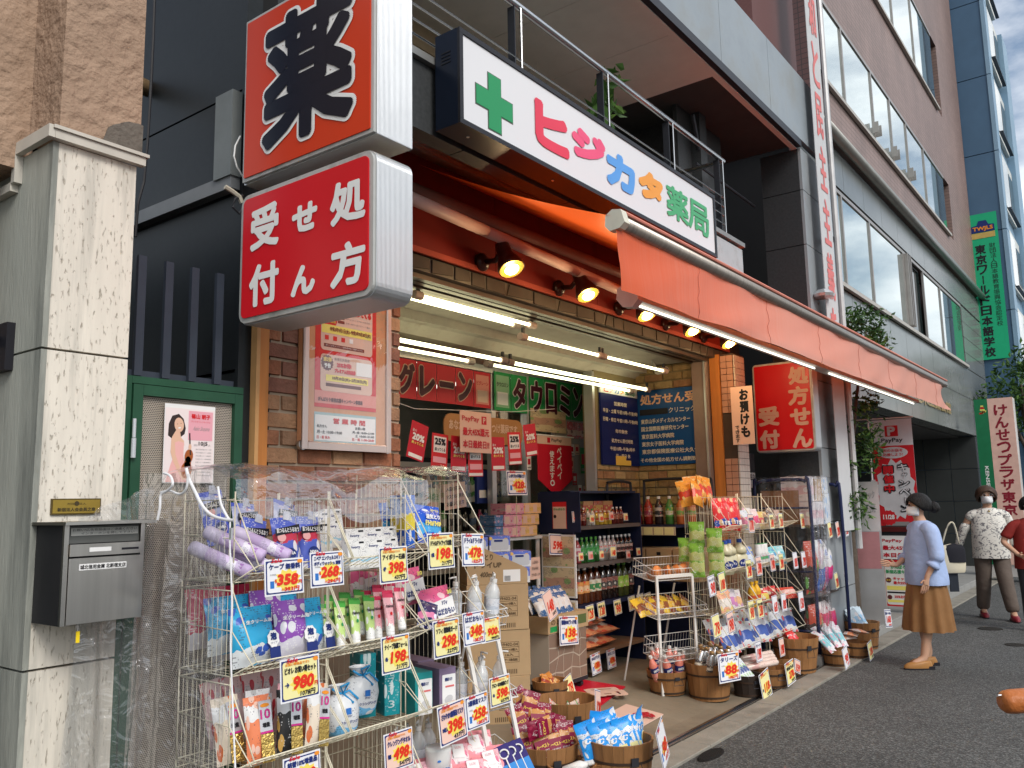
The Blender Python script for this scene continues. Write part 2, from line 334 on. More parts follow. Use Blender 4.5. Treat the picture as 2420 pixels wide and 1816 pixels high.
# dark left side wall of the building (faces the passage, -X)
MB().box(2.36, 2.52, 3.36, 8.2, 0, 4.78).build('side_wall', JOINT, MB_)
XS = 2.33
for (y0, y1) in ((3.37, 4.45), (4.46, 5.6), (5.61, 7.0)):
    for (z0, z1) in ((.02, 2.18), (2.19, 3.05), (3.14, 3.57), (3.575, 4.72)): MB().box(XS, 2.36, y0, y1-.006, z0, z1-.006).build('stone_panel', DST, MB_)
MB().box(XS-.05, XS, 3.37, 7.0, 3.06, 3.13).build('ledge', mat('ledge_grey', (.22, .23, .24), .5), MB_)
MB().box(XS-.02, 2.52, 3.36, 7, 4.72, 4.78).build('coping', DARKM, MB_)
# grille and tiled wall above the side wall
for k in range(9): MB().box(XS+.02, XS+.05, 3.5, 7, 4.86+k*.11, 4.885+k*.11).build('louvre', DARKM, MB_)
for k in range(4): MB().box(XS, XS+.03, 3.9+k*.95, 3.95+k*.95, 4.78, 5.9).build('grille_post', DARKM, MB_)
MB().box(2.9, 3.0, 3.6, 8, 4.3, 7).build('tiled_wall', mat('tile_side', (.36, .27, .16), .5), MB_)
for k in range(26): MB().box(2.885, 2.9, 3.6, 8, 4.78+k*.075, 4.845+k*.075).build('tile_course', BT, MB_)
# front corner strip left of the brickwork and wall above the shop
MB().box(XS, 2.42, 3.345, 3.37, 0, 4.72).build('corner_stone', DST, MB_)
MB().box(2.40, 8.1, 3.42, 3.60, 2.96, 3.36).build('lintel', JOINT, MB_)
# balcony: parapet, slab, railing
for i, (x0, x1) in enumerate(((2.34, 3.2), (3.2, 4.2), (4.2, 5.2), (5.2, 6.0))): MB().box(x0+.004, x1-.004, 2.70, 2.80, 3.365, 3.72).build('stone_panel', DST2, MB_)
MB().box(6.004, 6.95, 2.69, 2.80, 3.28, 3.70).build('parapet_panel', mat('pale_parapet', (.40, .43, .45), .55, var=.1, dirt=(.25, .25, .24), dscale=6), MB_)
MB().box(2.34, 6.97, 2.67, 2.84, 3.722, 3.76).build('parapet_cap', mat('cap_metal', (.28, .28, .27), .45, .6), MB_)
MB().box(6.84, 6.95, 2.803, 4.2, 3.28, 3.70).build('parapet_return', METB, MB_)
MB().box(2.34, 6.83, 2.803, 4.28, 3.66, 3.72).build('balcony_slab', mat('balcony_floor', (.50, .48, .44), .8), MB_)
rg = thing('balcony_railing', 'polished steel balcony railing with thin bars above the white shop sign', 'railing', (4.6, 2.72, 3.76))
MB().tube([(2.1, 2.72, 4.44), (6.70, 2.72, 4.44), (6.70, 4.1, 4.44)], .022, 10).build('handrail', CHROME, rg, True)
for x in (2.3, 3.72, 4.71, 5.68, 6.62):
    MB().box(x-.035, x-.027, 2.71, 2.76, 3.76, 4.42).build('post', DARKM, rg); MB().tube([(x+.015, 2.70, 3.76), (x+.015, 2.70, 4.42)], .007).build('rod', CHROME, rg)
for z in (3.86, 3.94, 4.02, 4.10)[0:4]: MB().tube([(2.1, 2.715, z), (6.66, 2.715, z), (6.66, 4.1, z)], .006).build('bar', CHROME, rg)
# recessed flat behind the balcony: tiled wall, window, soffit
YB = 4.25
MB().box(2.52, 7.35, YB+.02, YB+.2, 3.2, 5.3).build('recess_wall', mat('tile_grout', (.25, .21, .15), .8), MB_)
for i in range(20):
    for (a, b) in ((3.9, 5.4), (5.4, 6.9), (6.9, 7.35)):
        if 3.3+i*.1 > 4.55 or a > 4.0 and i % 1 == 0 and a >= 5.4: pass
        MB().box(a+.003, b-.003, YB, YB+.02, 3.28+i*.1, 3.374+i*.1).build('tile_course', BT, MB_)
wn = MB().box(2.53, 5.0, YB-.05, YB-.001, 3.3, 4.75).build('window', DARKM, MB_)
GLD = mat('dark_glass', (.02, .03, .03), .05, spec=.8); MB().box(2.6, 3.72, YB-.055, YB-.051, 3.4, 4.68).build('pane', GLD, wn, world=False) if 0 else None
for a, b in ((2.6, 3.72), (3.8, 4.93)): MB().box(a, b, YB-.056, YB-.051, 3.4, 4.68).build('pane', GLD, MB_)
MB().box(2.9, 3.4, YB-.062, YB-.057, 3.42, 4.66).build('curtain', mat('curtain_cloth', (.28, .32, .30), .9, var=.3, scale=12, stretch=(6, 1, .3)), MB_)
MB().box(5.3, 6.9, YB-.05, YB-.001, 3.9, 4.6).build('window', DARKM, MB_); MB().box(5.36, 6.84, YB-.056, YB-.051, 3.95, 4.55).build('pane', GLD, MB_)
MB().tube([(2.6, YB-.12, 4.82), (6.9, YB-.12, 4.82)], .035, 10).build('awning_box', DARKM, MB_)
zs = 5.27
for i in range(6): MB().box(1.6+i*.86, 1.6+(i+1)*.86-.005, 2.79, 4.3, zs, zs+.05).build('soffit_panel', SOF, MB_)
# black stone band closing the soffit to the right, beam and deep recess
MB().box(6.78, 8.75, 2.74, 5.5, 5.29, 5.5).build('soffit_slab', mat('dark_soffit', (.07, .07, .072), .6), MB_)
MB().box(2.5, 8.795, 2.735, 2.79, 5.262, 5.9).build('beam_back', SOF, MB_)
for i, (x0, x1) in enumerate(((3.2, 4.95), (4.95, 6.7), (6.7, 7.9), (7.9, 9.66))):
    MB().box(x0+.003, x1-.003, 2.68, 2.735, 5.35, 6.12).build('cladding_panel', METB, MB_)
MB().box(2.5, 8.79, 2.68, 2.734, 5.27, 5.349).build('beam_edge', DARKM, MB_)
MB().box(7.35, 7.5, 3.2, 6.4, 3.2, 5.3).build('recess_side_wall', DST2, MB_)
for i in range(14): MB().box(7.5, 8.9, 4.8, 4.86, 3.3+i*.14, 3.43+i*.14).build('siding_board', mat('red_brown_siding', (.09, .045, .035), .6), MB_)
MB().box(7.5, 8.8, 4.5, 4.56, 3.0, 4.4).build('recess_glass', GLD, MB_)
MB().tube([(7.2, 3.2, 5.2), (7.9, 3.3, 3.9)], .02).build('brace', DARKM, MB_); MB().tube([(7.0, 3.1, 4.62), (8.7, 3.2, 4.7)], .014).build('brace', DARKM, MB_)
# upper storey brown brick above beam
MB().box(8.3, 9.7, 2.95, 3.1, 6.1, 9.5).build('upper_wall', mat('maroon_tile', (.13, .055, .05), .5, var=.2, scale=20, stretch=(1, 1, 8)), MB_)
# corner column
MB().box(8.83, 9.66, 2.73, 3.14, 0, 5.28).build('column_core', JOINT, MB_)
zz = [0, .62, 1.3, 2.05, 2.75, 3.42, 4.2, 4.8, 5.27]
COLS = mat('column_side_granite', (.04, .043, .046), .5, var=.25, scale=40)
COLF = mat('column_front_metal', (.34, .37, .39), .42, .3, var=.06, dirt=(.25, .26, .27), dscale=2)
for a, b in zip(zz, zz[1:]):
    MB().box(8.80, 8.83, 2.73, 3.14, a+.004, b-.004).build('stone_panel', COLS, MB_); MB().box(8.80, 9.66, 2.70, 2.729, a+.004, b-.004).build('stone_panel', COLF, MB_)
# wall panels between the shop and the column (side of the entrance hall)
for i in range(7):
    for (x0, x1) in ((8.1, 8.45), (8.45, 8.79)): MB().box(x0+.004, x1-.004, 3.5, 3.54, .1+i*.62, .1+(i+1)*.62-.008).build('stone_panel', DST2, MB_)
for i in range(5): MB().box(7.06+.0, 8.09, 3.30, 3.34, 3.30+i*.44, 3.73+i*.44).build('stone_panel', DST2, MB_)
MB().box(8.15, 8.20, 3.30, 3.49, 0, 2.05).build('green_door_edge', mat('green_dark', (.01, .05, .03), .5), MB_)
# vertical banner and pipe on the column corner
BN = thing('vertical_banner', 'tall narrow pale banner with red vertical lettering on the corner column', 'banner', (9.3, 2.6, 2.2))
ban = mat('banner_cloth', (.52, .53, .54), .7, var=.05)
MB().box(9.0, 9.42, 2.60, 2.606, 1.2, 8.8).build('cloth', ban, BN)
mb = MB(Matrix.Translation((0, 0, 0)))
REDB = flat('faded_red', (.65, .16, .15))
BNL = T(BN, 'の平和と民主主義を', (.76-9.3+8.35, 1.0-9.3+8.35, 3.0-2.2, 8.5-2.2), REDB, .012, vertical=True, y=-.004, fill=.86); BNL.location = (0, 0, 0)
dp = thing('drain_pipe', 'slim white metal rainwater pipe running down beside the pale vertical banner', 'pipe', (9.68, 2.62, 0))
MB().tube([(9.56, 2.60, 1.0), (9.56, 2.60, 9.5)], .035, 10).build('pipe', mat('white_pipe', (.5, .5, .5), .4, .3), dp)
for z in (2.4, 4.4, 6.4): MB().box(9.51, 9.61, 2.62, 2.70, z, z+.04).build('bracket', DARKM, dp)
cl = thing('wall_lamp', 'small grey half round lamp fixed to the corner column', 'lamp', (8.9, 2.66, 3.9)); MB().lathe([(.02, 0), (.11, .02), (.12, .05), (.06, .10)], (8.98, 2.62, 3.62), 14).build('lamp_shade', ALU, cl)

# ---------------- brickwork of the shop front ----------------
BR = [mat('brick_%d' % i, c, .85, var=.25, scale=14, bump=.5, bscale=50) for i, c in enumerate(((.34, .15, .08), (.27, .11, .06), (.40, .22, .12), (.30, .17, .10), (.22, .10, .07)))]
BY = [mat('yellow_brick_%d' % i, c, .85, var=.25, scale=14, bump=.5, bscale=50) for i, c in enumerate(((.34, .25, .11), (.28, .19, .09), (.38, .28, .14), (.30, .17, .09)))]
MORT = mat('mortar', (.42, .33, .24), .9, var=.1)
def bricks(parent, fr, u0, u1, v0, v1, pal, bw=.205, bh=.074, g=.011, th=.014, cut=None):
    j = 0; v = v0
    while v < v1-.02:
        u = u0-(bw+g)*(.5 if j % 2 else 0)
        while u < u1-.02:
            a, b, c, d = max(u, u0), min(u+bw, u1), v, min(v+bh, v1)
            if b-a > .02 and not (cut and cut(a, b, c, d)):
                t = th+random.uniform(-.003, .003); e = random.uniform(0, .003)
                q = [fr(a+e, c+e, 0), fr(b-e, c, 0), fr(b, d-e, 0), fr(a, d, 0), fr(a+e+.003, c+e+.003, t), fr(b-e-.003, c+.003, t), fr(b-.003, d-e-.003, t), fr(a+.003, d-.003, t)]
                MB().add(q, [(4, 5, 6, 7), (0, 1, 5, 4), (1, 2, 6, 5), (2, 3, 7, 6), (3, 0, 4, 7)]).build('brick', random.choice(pal), parent)
            u += bw+g
        v += bh+g; j += 1
FW_ = thing('brick_front_wall', 'reddish brick pier with orange wooden post left of the shop opening', 'wall', (2.8, 3.4, 0))
MB().box(2.42, 3.38, 3.365, 3.55, 0, 2.97).build('mortar_bed', MORT, FW_)
MB().box(3.381, 3.40, 3.365, 4.8, 0, 2.97).build('mortar_bed', MORT, FW_)
bricks(FW_, lambda u, v, d: (u, 3.365-d, v), 2.48, 3.40, 1.42, 2.96, BR)
bricks(FW_, lambda u, v, d: (3.40+d, 3.365+u, v), 0.01, 1.4, .9, 2.78, BR)
OR = mat('orange_wood', (.50, .19, .045), .45, var=.2, scale=6, stretch=(4, 4, .3)); ORL = mat('pale_wood', (.55, .30, .12), .5, var=.15)
MB().box(2.42, 2.475, 3.31, 3.364, 0, 2.97).build('post', OR, FW_); MB().box(2.398, 2.418, 3.30, 3.344, 0, 2.97).build('post_edge', ORL, FW_)
# right pier: shutter guide, orange trim, small square tiles
RP = thing('tiled_pier', 'small pier of square pinkish tiles with white front face right of the opening', 'pier', (7.9, 3.3, 0))
TG = mat('tile_joint', (.07, .05, .04), .9); PT = mat('pink_tile', (.48, .26, .18), .35, var=.12); WT = mat('white_tile', (.62, .58, .52), .35, var=.1)  # same tiles: reddish light painted on the inner face, white daylight on the street face
MB().box(7.815, 8.08, 3.185, 3.45, 0, 2.96).build('core', TG, RP)
for i in range(42):
    z = .3+i*.063
    for j in range(2):
        if 1.93 < z < 2.33: continue
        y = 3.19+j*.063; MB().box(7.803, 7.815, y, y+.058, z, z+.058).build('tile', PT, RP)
    for j in range(4):
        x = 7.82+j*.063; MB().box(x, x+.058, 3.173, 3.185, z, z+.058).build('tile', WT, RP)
MB().box(7.79, 7.815, 3.32, 3.42, 0, 2.96).build('orange_trim', OR, RP)
MB().box(7.76, 7.80, 3.43, 3.60, 0, 2.96).build('shutter_guide', mat('guide_pinkish', (.30, .22, .19), .4, .4), RP); MB().box(7.74, 7.759, 3.45, 3.47, 0, 2.96).build('guide_edge', ALU, RP)
# inside right wall and corner wall of the porch
IW = thing('porch_brick_wall', 'yellowish brick corner wall of the shop porch behind the blue boards', 'wall', (7.8, 4, 0))
MB().box(7.82, 7.95, 3.61, 4.4, 0, 2.96).build('mortar_bed', mat('mortar_yellow', (.20, .16, .09), .9), IW); MB().box(6.98, 7.82, 4.27, 4.40, 0, 2.96).build('mortar_bed', MC['mortar_yellow'], IW)
bricks(IW, lambda u, v, d: (7.82-d, 4.26-u, v), 0.0, .64, 1.0, 1.9, BY); bricks(IW, lambda u, v, d: (7.82-d, 4.26-u, v), 0.0, .64, 2.68, 2.95, BY)
bricks(IW, lambda u, v, d: (u, 4.27-d, v), 6.99, 7.80, 1.0, 1.9, BY)
MB().box(6.94, 6.979, 4.26, 4.36, 0, 2.80).build('end_frame', ALU, IW)

# ---------------- porch ceiling, fascia, tubes ----------------
FAS = mat('red_fascia', (.17, .014, .010), .6, var=.08)
fa = thing('fascia_board', 'red painted fascia boards above the opening with brown stone strip under them', 'fascia', (5, 3.36, 3.0))
for i in range(4): MB().box(3.0+i*1.28, 3.0+(i+1)*1.28-.005, 3.34, 3.40, 3.04, 3.62).build('board', FAS, fa)
MB().box(3.0, 8.1, 3.325, 3.34, 3.02, 3.055).build('lip', mat('red_lip', (.33, .06, .04), .5), fa)
STC = mat('stone_cladding', (.065, .052, .042), .8, var=.2); STL = mat('stone_grout', (.13, .115, .095), .9)
MB().box(3.0, 8.1, 3.37, 3.41, 2.93, 3.02).build('cladding_bed', STL, fa)
x = 3.0
while x < 8.0:
    wd = random.uniform(.12, .34); MB().extr([(x+.008, 3.37, 2.932), (x+wd-.01, 3.37, 2.932+random.choice((0, .02))), (x+wd-.02, 3.37, 3.012), (x+.01+random.choice((0, .03)), 3.37, 3.015)], (0, -.012, 0)).build('cladding_stone', STC, fa); x += wd
ch = thing('shutter_rail', 'brown steel shutter housing rails over the shop opening', 'shutter rail', (5.6, 3.45, 2.9))
for k, (y, z, h) in enumerate(((3.42, 2.90, .03), (3.50, 2.905, .02), (3.58, 2.90, .04))): MB().box(3.4, 7.8, y, y+.05, z, z+h).build('rail', mat('rail_brown', (.11, .085, .075), .35, .5), ch)
MB().box(3.4, 7.8, 3.40, 3.70, 2.945, 2.96).build('housing', DARKM, ch)
CE = mat('ceiling_board', (.40, .36, .32), .75, var=.1, dirt=(.30, .24, .20), dscale=9, dlo=.55, dhi=.8)
pc = info(MB().box(3.38, 7.85, 3.70, 4.12, 2.93, 2.97).build('ceiling', CE, loc=(5, 4, 2.9)), kind='structure')
MB().box(3.38, 7.85, 4.12, 4.20, 2.86, 2.97).build('ceiling_step', CE, pc); MB().add([(3.38, 4.20, 2.86), (7.85, 4.20, 2.86), (7.85, 4.30, 2.80), (3.38, 4.30, 2.80)], [(0, 1, 2, 3)]).build('ceiling_slope', CE, pc)
MB().box(3.38, 7.85, 4.30, 4.82, 2.80, 2.86).build('ceiling_back', mat('ceiling_grey', (.30, .27, .22), .7), pc)
LED = mat('tube_light', (1, 1, .95), .5, var=0, emit=(1, .98, .58), estr=3.0)
LED2 = mat('tube_light_white', (1, 1, .95), .5, var=0, emit=(1, .97, .85), estr=1.6)
def tube_light(x0, x1, y, z, label, group='bare fluorescent tubes under the porch ceiling', r=.013):
    t = thing('fluorescent_tube', label, 'tube light', ((x0+x1)/2, y, z), group=group)
    MB().tube([(x0, y, z), (x1, y, z)], r, 8).build('tube', LED, t)
    for x, s in ((x0, -1), (x1, 1)): MB().tube([(x, y, z), (x+s*.07, y, z)], .028, 10).build('socket', mat('socket_grey', (.35, .27, .25), .5), t); MB().box(x+s*.03-.01, x+s*.03+.01, y-.01, y+.01, z, z+.07).build('holder', DARKM, t)
tube_light(3.86, 5.03, 3.62, 2.865, 'front left bright fluorescent tube of the porch ceiling'); tube_light(3.50, 5.0, 3.75, 2.88, 'second fluorescent tube just behind the front left one')
tube_light(4.98, 6.05, 3.62, 2.76, 'front middle fluorescent tube hung slightly lower'); tube_light(6.07, 7.17, 3.62, 2.76, 'front right fluorescent tube ending near the small camera')
tube_light(3.45, 5.24, 4.06, 2.675, 'rear left thick fluorescent tube above the red kana posters', r=.016); tube_light(3.45, 5.0, 4.2, 2.655, 'rearmost left fluorescent tube just above the red kana posters')
tube_light(5.40, 7.65, 4.06, 2.67, 'rear right long tube above the green kana posters', r=.016); tube_light(5.30, 7.55, 4.2, 2.66, 'rearmost right tube lowest above the green kana posters')
ca = thing('security_camera', 'small white bullet camera at the right end of the porch ceiling', 'camera', (7.45, 3.85, 2.78))
MB().tube([(7.40, 3.70, 2.80), (7.52, 3.85, 2.82)], .035, 12).build('body', mat('camera_body', (.4, .35, .33), .4), ca, True); MB().tube([(7.397, 3.696, 2.80), (7.402, 3.703, 2.80)], .028, 12).build('lens', BLACK, ca); MB().tube([(7.5, 3.84, 2.82), (7.5, 3.9, 2.93)], .01).build('bracket', ALU, ca)
# ---------------- interior shell (seen through the glass) ----------------
INT = mat('interior_wall', (.42, .40, .34), .8)
MB().box(3.38, 9.2, 7.6, 7.7, 0, 3).build('back_wall', INT, MB_); MB().box(3.30, 3.379, 4.82, 7.6, 0, 3).build('interior_left_wall', INT, MB_); MB().box(9.1, 9.2, 4.9, 7.6, 0, 3).build('interior_right_wall', INT, MB_)
MB().box(3.38, 9.2, 4.83, 7.6, 2.96, 3.0).build('interior_ceiling', mat('interior_ceiling_white', (.55, .55, .5), .8), MB_)
for k, (x, y) in enumerate(((4.4, 5.6), (5.9, 5.6), (7.4, 5.6), (4.4, 6.7), (5.9, 6.7), (7.4, 6.7))):
    t = thing('ceiling_light', '%s slim bright ceiling light of the %s row inside the shop' % (('left', 'middle', 'right')[k % 3], 'nearer' if y < 6 else 'farther'), 'ceiling light', (x, y, 2.94), group='slim ceiling lights inside the shop')
    MB().box(x-.03, x+.03, y-.5, y+.5, 2.915, 2.945).build('diffuser', LED2, t); MB().box(x-.06, x+.06, y-.52, y+.52, 2.945, 2.959).build('frame', WHITE, t)
gf = thing('sliding_glass_front', 'aluminium framed sliding glass doors at the back of the porch', 'glass doors', (6, 4.83, .12))
CG = film('shop_glass', (.86, .92, .90), gloss=.05, rough=.01, bump=0, haze=0)
for x in (3.44, 4.6, 6.05, 7.92-.92): MB().box(x, x+.06, 4.80, 4.86, .1, 2.80).build('stile', ALU, gf)
MB().box(3.4, 7.0, 4.79, 4.87, 2.74, 2.80).build('head_rail', ALU, gf); MB().box(3.4, 4.7, 4.79, 4.87, .1, .2).build('bottom_rail', ALU, gf); MB().box(6.0, 7.0, 4.79, 4.87, .1, .2).build('bottom_rail', ALU, gf)
MB().box(3.50, 4.6, 4.825, 4.83, .2, 2.74).build('pane', CG, gf); MB().box(6.11, 7.0, 4.825, 4.83, .2, 2.74).build('pane', CG, gf)
# ---------------- left neighbour: stucco over travertine ----------------
STU = mat('tan_stucco', (.35, .24, .17), .9, var=.14, scale=5, bump=1.0, bscale=26, dirt=(.16, .11, .08), dscale=1.2, dlo=.6, dhi=.9)
def travertine():
    m = mat('travertine', (.74, .69, .60), .6, var=.10, scale=3, dirt=(.34, .33, .29), dscale=2.2, dlo=.46, dhi=.74, stretch=(5, 5, .35), bump=.2, bscale=30)
    n = m.node_tree.nodes; l = m.node_tree.links; b = n['Principled BSDF']; old = b.inputs['Base Color'].links[0].from_socket
    t = n.new('ShaderNodeTexCoord'); mp = n.new('ShaderNodeMapping'); mp.inputs['Scale'].default_value = (90, 90, 26); l.new(t.outputs['Object'], mp.inputs[0])
    z = n.new('ShaderNodeTexNoise'); z.inputs['Scale'].default_value = 1; z.inputs['Detail'].default_value = 4; l.new(mp.outputs[0], z.inputs[0])
    c = n.new('ShaderNodeValToRGB'); c.color_ramp.elements[0].position = .60; c.color_ramp.elements[1].position = .70; l.new(z.outputs[0], c.inputs[0])
    q = n.new('ShaderNodeMixRGB'); q.inputs[2].default_value = (.42, .38, .31, 1); l.new(c.outputs[0], q.inputs[0]); l.new(old, q.inputs[1]); l.new(q.outputs[0], b.inputs['Base Color'])
    bp = n.new('ShaderNodeBump'); bp.inputs['Strength'].default_value = .5; bp.inputs['Distance'].default_value = -.01; l.new(c.outputs[0], bp.inputs['Height']); l.new(bp.outputs[0], b.inputs['Normal'])
    return m
TRV = travertine()
LB = thing('stucco_building', 'tan rough stucco building corner above a white veined stone pillar at the left', 'building', (1.4, 3.6, 0))
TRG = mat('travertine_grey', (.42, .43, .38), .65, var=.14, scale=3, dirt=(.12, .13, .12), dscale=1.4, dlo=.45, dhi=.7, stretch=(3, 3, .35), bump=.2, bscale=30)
for a, b in ((0, .98), (.985, 2.16), (2.165, 2.985)):
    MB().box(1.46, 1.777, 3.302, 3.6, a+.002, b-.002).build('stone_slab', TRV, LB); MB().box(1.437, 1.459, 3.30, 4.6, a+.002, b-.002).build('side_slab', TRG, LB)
MB().box(1.46, 1.777, 3.602, 6, 0, 3.1).build('wall', JOINT, LB)
MB().box(1.43, 1.80, 3.27, 3.301, 2.985, 3.02).build('trim', mat('trim_white', (.55, .52, .46), .5), LB); MB().box(1.42, 1.81, 3.26, 3.301, 3.021, 3.035).build('trim', MC['trim_white'], LB)
MB().box(1.405, 1.429, 3.27, 3.58, 2.985, 3.035).build('trim', MC['trim_white'], LB)
MB().box(1.405, 1.436, 3.555, 3.585, 2.87, 2.984).build('trim', MC['trim_white'], LB); MB().box(1.405, 1.436, 3.586, 4.2, 2.84, 2.875).build('trim', MC['trim_white'], LB)
def stucco_wall(x0, x1, y0, y1, z0, z1, nm):
    # displaced slab so that the rough edge shows
    mb = MB(); nx = max(2, int((x1-x0)/.035)); ny = max(2, int((y1-y0)/.035)); nzz = int((z1-z0)/.035)
    def face(o, a, b, na, nb, nr):
        vs = []; fs = []
        for i in range(na+1):
            for j in range(nb+1):
                p = Vector(o)+Vector(a)*i/na+Vector(b)*j/nb; e = (i in (0, na)) or (j in (0, nb))
                d = noise.noise(p*14)*.007+noise.noise(p*31)*.004; vs.append(p+Vector(nr)*(d*(0 if e else 1)))
        for i in range(na):
            for j in range(nb): q = i*(nb+1)+j; fs.append((q, q+nb+1, q+nb+2, q+1))
        mb.add(vs, fs)
    face((x0, y0, z0), (x1-x0, 0, 0), (0, 0, z1-z0), nx, nzz, (0, -1, 0)); face((x0, y1, z0), (0, y0-y1, 0), (0, 0, z1-z0), ny, nzz, (-1, 0, 0)); face((x1, y0, z0), (0, y1-y0, 0), (0, 0, z1-z0), ny, nzz, (1, 0, 0))
    mb.quad((x0, y0, z0), (x0, y1, z0), (x1, y1, z0), (x1, y0, z0)); mb.build(nm, STU, LB, smooth=False)
stucco_wall(1.455, 1.785, 3.295, 3.56, 3.04, 4.4, 'wall'); stucco_wall(-1.5, 1.47, 3.56, 3.9, 2.93, 4.6, 'wall')
mb = MB(); q = [(1.792-.17*k/8, 3.288, 3.04+.13*math.sqrt(max(0, 1-(k/8)**2))+random.uniform(-.006, .006)) for k in range(9)]
mb.extr([(1.79, 3.287, 3.036)]+[(a, b, c) for a, b, c in q], (0, .02, 0)); mb.build('broken_patch', mat('raw_concrete', (.15, .13, .11), .95, bump=.5, bscale=50, dirt=(.05, .045, .04), dscale=8), LB)
MB().box(-.4, 1.40, 3.9, 4.0, 2.90, 2.98).build('lamp_box', WHITE, LB); MB().box(1.33, 1.40, 4.0, 4.1, 0, 2.9).build('door_post', OR, LB); MB().box(-2, 1.33, 4.05, 4.1, 0, 2.9).build('door_glass', GLD, LB)
wl = thing('wall_light', 'black square wall light on the grey stone side at the left edge', 'lamp', (1.4, 3.6, 2.2))
MB().box(1.405, 1.436, 3.53, 3.64, 2.10, 2.29).build('back_plate', BLACK, wl); MB().tube([(1.405, 3.60, 2.22), (1.28, 3.66, 2.22)], .022, 8).build('arm', BLACK, wl)
# mailbox
mbx = thing('mailbox', 'stainless steel wall mailbox with black side and yellow key tag', 'mailbox', (1.6, 3.12, 1.15))
STM = mat('brushed_steel', (.50, .48, .45), .28, 1, var=.12, scale=5, stretch=(6, 1, .2)); BLK = mat('mailbox_black', (.02, .02, .022), .5)
MB().box(1.459, 1.757, 3.10, 3.299, 1.152, 1.50).build('body', BLK, mbx); MB().box(1.44, 1.779, 3.04, 3.299, 1.501, 1.512).build('lid', STM, mbx)
MB().box(1.459, 1.475, 3.085, 3.099, 1.152, 1.50).build('frame', STM, mbx); MB().box(1.742, 1.757, 3.085, 3.099, 1.152, 1.50).build('frame', STM, mbx)
MB().box(1.477, 1.740, 3.080, 3.099, 1.155, 1.383).build('door', STM, mbx); MB().box(1.477, 1.740, 3.076, 3.099, 1.390, 1.432).build('flap', STM, mbx)
MB().box(1.477, 1.740, 3.095, 3.099, 1.435, 1.495).build('slot', mat('slot_glass', (.12, .125, .12), .1), mbx)
MB().box(1.545, 1.625, 3.0745, 3.076, 1.404, 1.419).build('label_plate', WHITE, mbx); MB().box(1.665, 1.73, 3.0745, 3.076, 1.405, 1.413).build('logo_plate', BLACK, mbx)
MB().box(1.513, 1.687, 3.0785, 3.080, 1.340, 1.362).build('sticker', WHITE, mbx)
mb = Matrix.Translation((-1.6, -3.12, -1.15)); T(mbx, '城北信用金庫 北新宿支店', (1.516, 1.684, 1.343, 1.359), BLACK, .0006, y=3.078, M=mb, nd=4)
MB().box(1.485, 1.735, 3.0925, 3.0945, 1.462, 1.489).build('sticker', mat('faded_sticker', (.5, .5, .47), .6), mbx)
T(mbx, 'お願い!広告物投函はご遠慮ください', (1.49, 1.73, 1.477, 1.487), BLACK, y=3.092, M=mb); T(mbx, 'インターホンを押して下さい', (1.52, 1.72, 1.465, 1.474), BLACK, y=3.092, M=mb)
MB().tube([(1.54, 3.12, 1.152), (1.54, 3.12, 1.125)], .0015).build('key', ALU, mbx); MB().box(1.534, 1.547, 3.118, 3.121, 1.085, 1.125).build('key_tag', mat('yellow_plastic', (.85, .62, .02), .4), mbx)
np_ = thing('name_plate', 'small brass plate with engraved lettering above the mailbox', 'plate', (1.6, 3.3, 1.54))
BRS = mat('brass', (.42, .29, .06), .35, .8, var=.1); MB().box(1.503, 1.690, 3.293, 3.3015, 1.537, 1.597).build('frame', mat('brass_dark', (.12, .085, .03), .5, .6), np_); MB().box(1.508, 1.685, 3.291, 3.2929, 1.542, 1.592).build('plate', BRS, np_)
mb = Matrix.Translation((-1.6, -3.3, -1.54)); DKB = mat('engraved', (.06, .045, .02), .7); T(np_, '新宿法人会会員之章', (1.525, 1.668, 1.548, 1.563), DKB, .0005, y=3.290, M=mb, nd=4); T(np_, '社団   法人', (1.56, 1.632, 1.573, 1.581), DKB, y=3.290, M=mb)
MB().lathe([(.009, 0), (.009, .001)], (0, 0, 0), 14).build('emblem', DKB, np_, world=False).matrix_local = Matrix.Translation((-.004, -.0095, .038)) @ Euler((rad(90), 0, 0)).to_matrix().to_4x4()

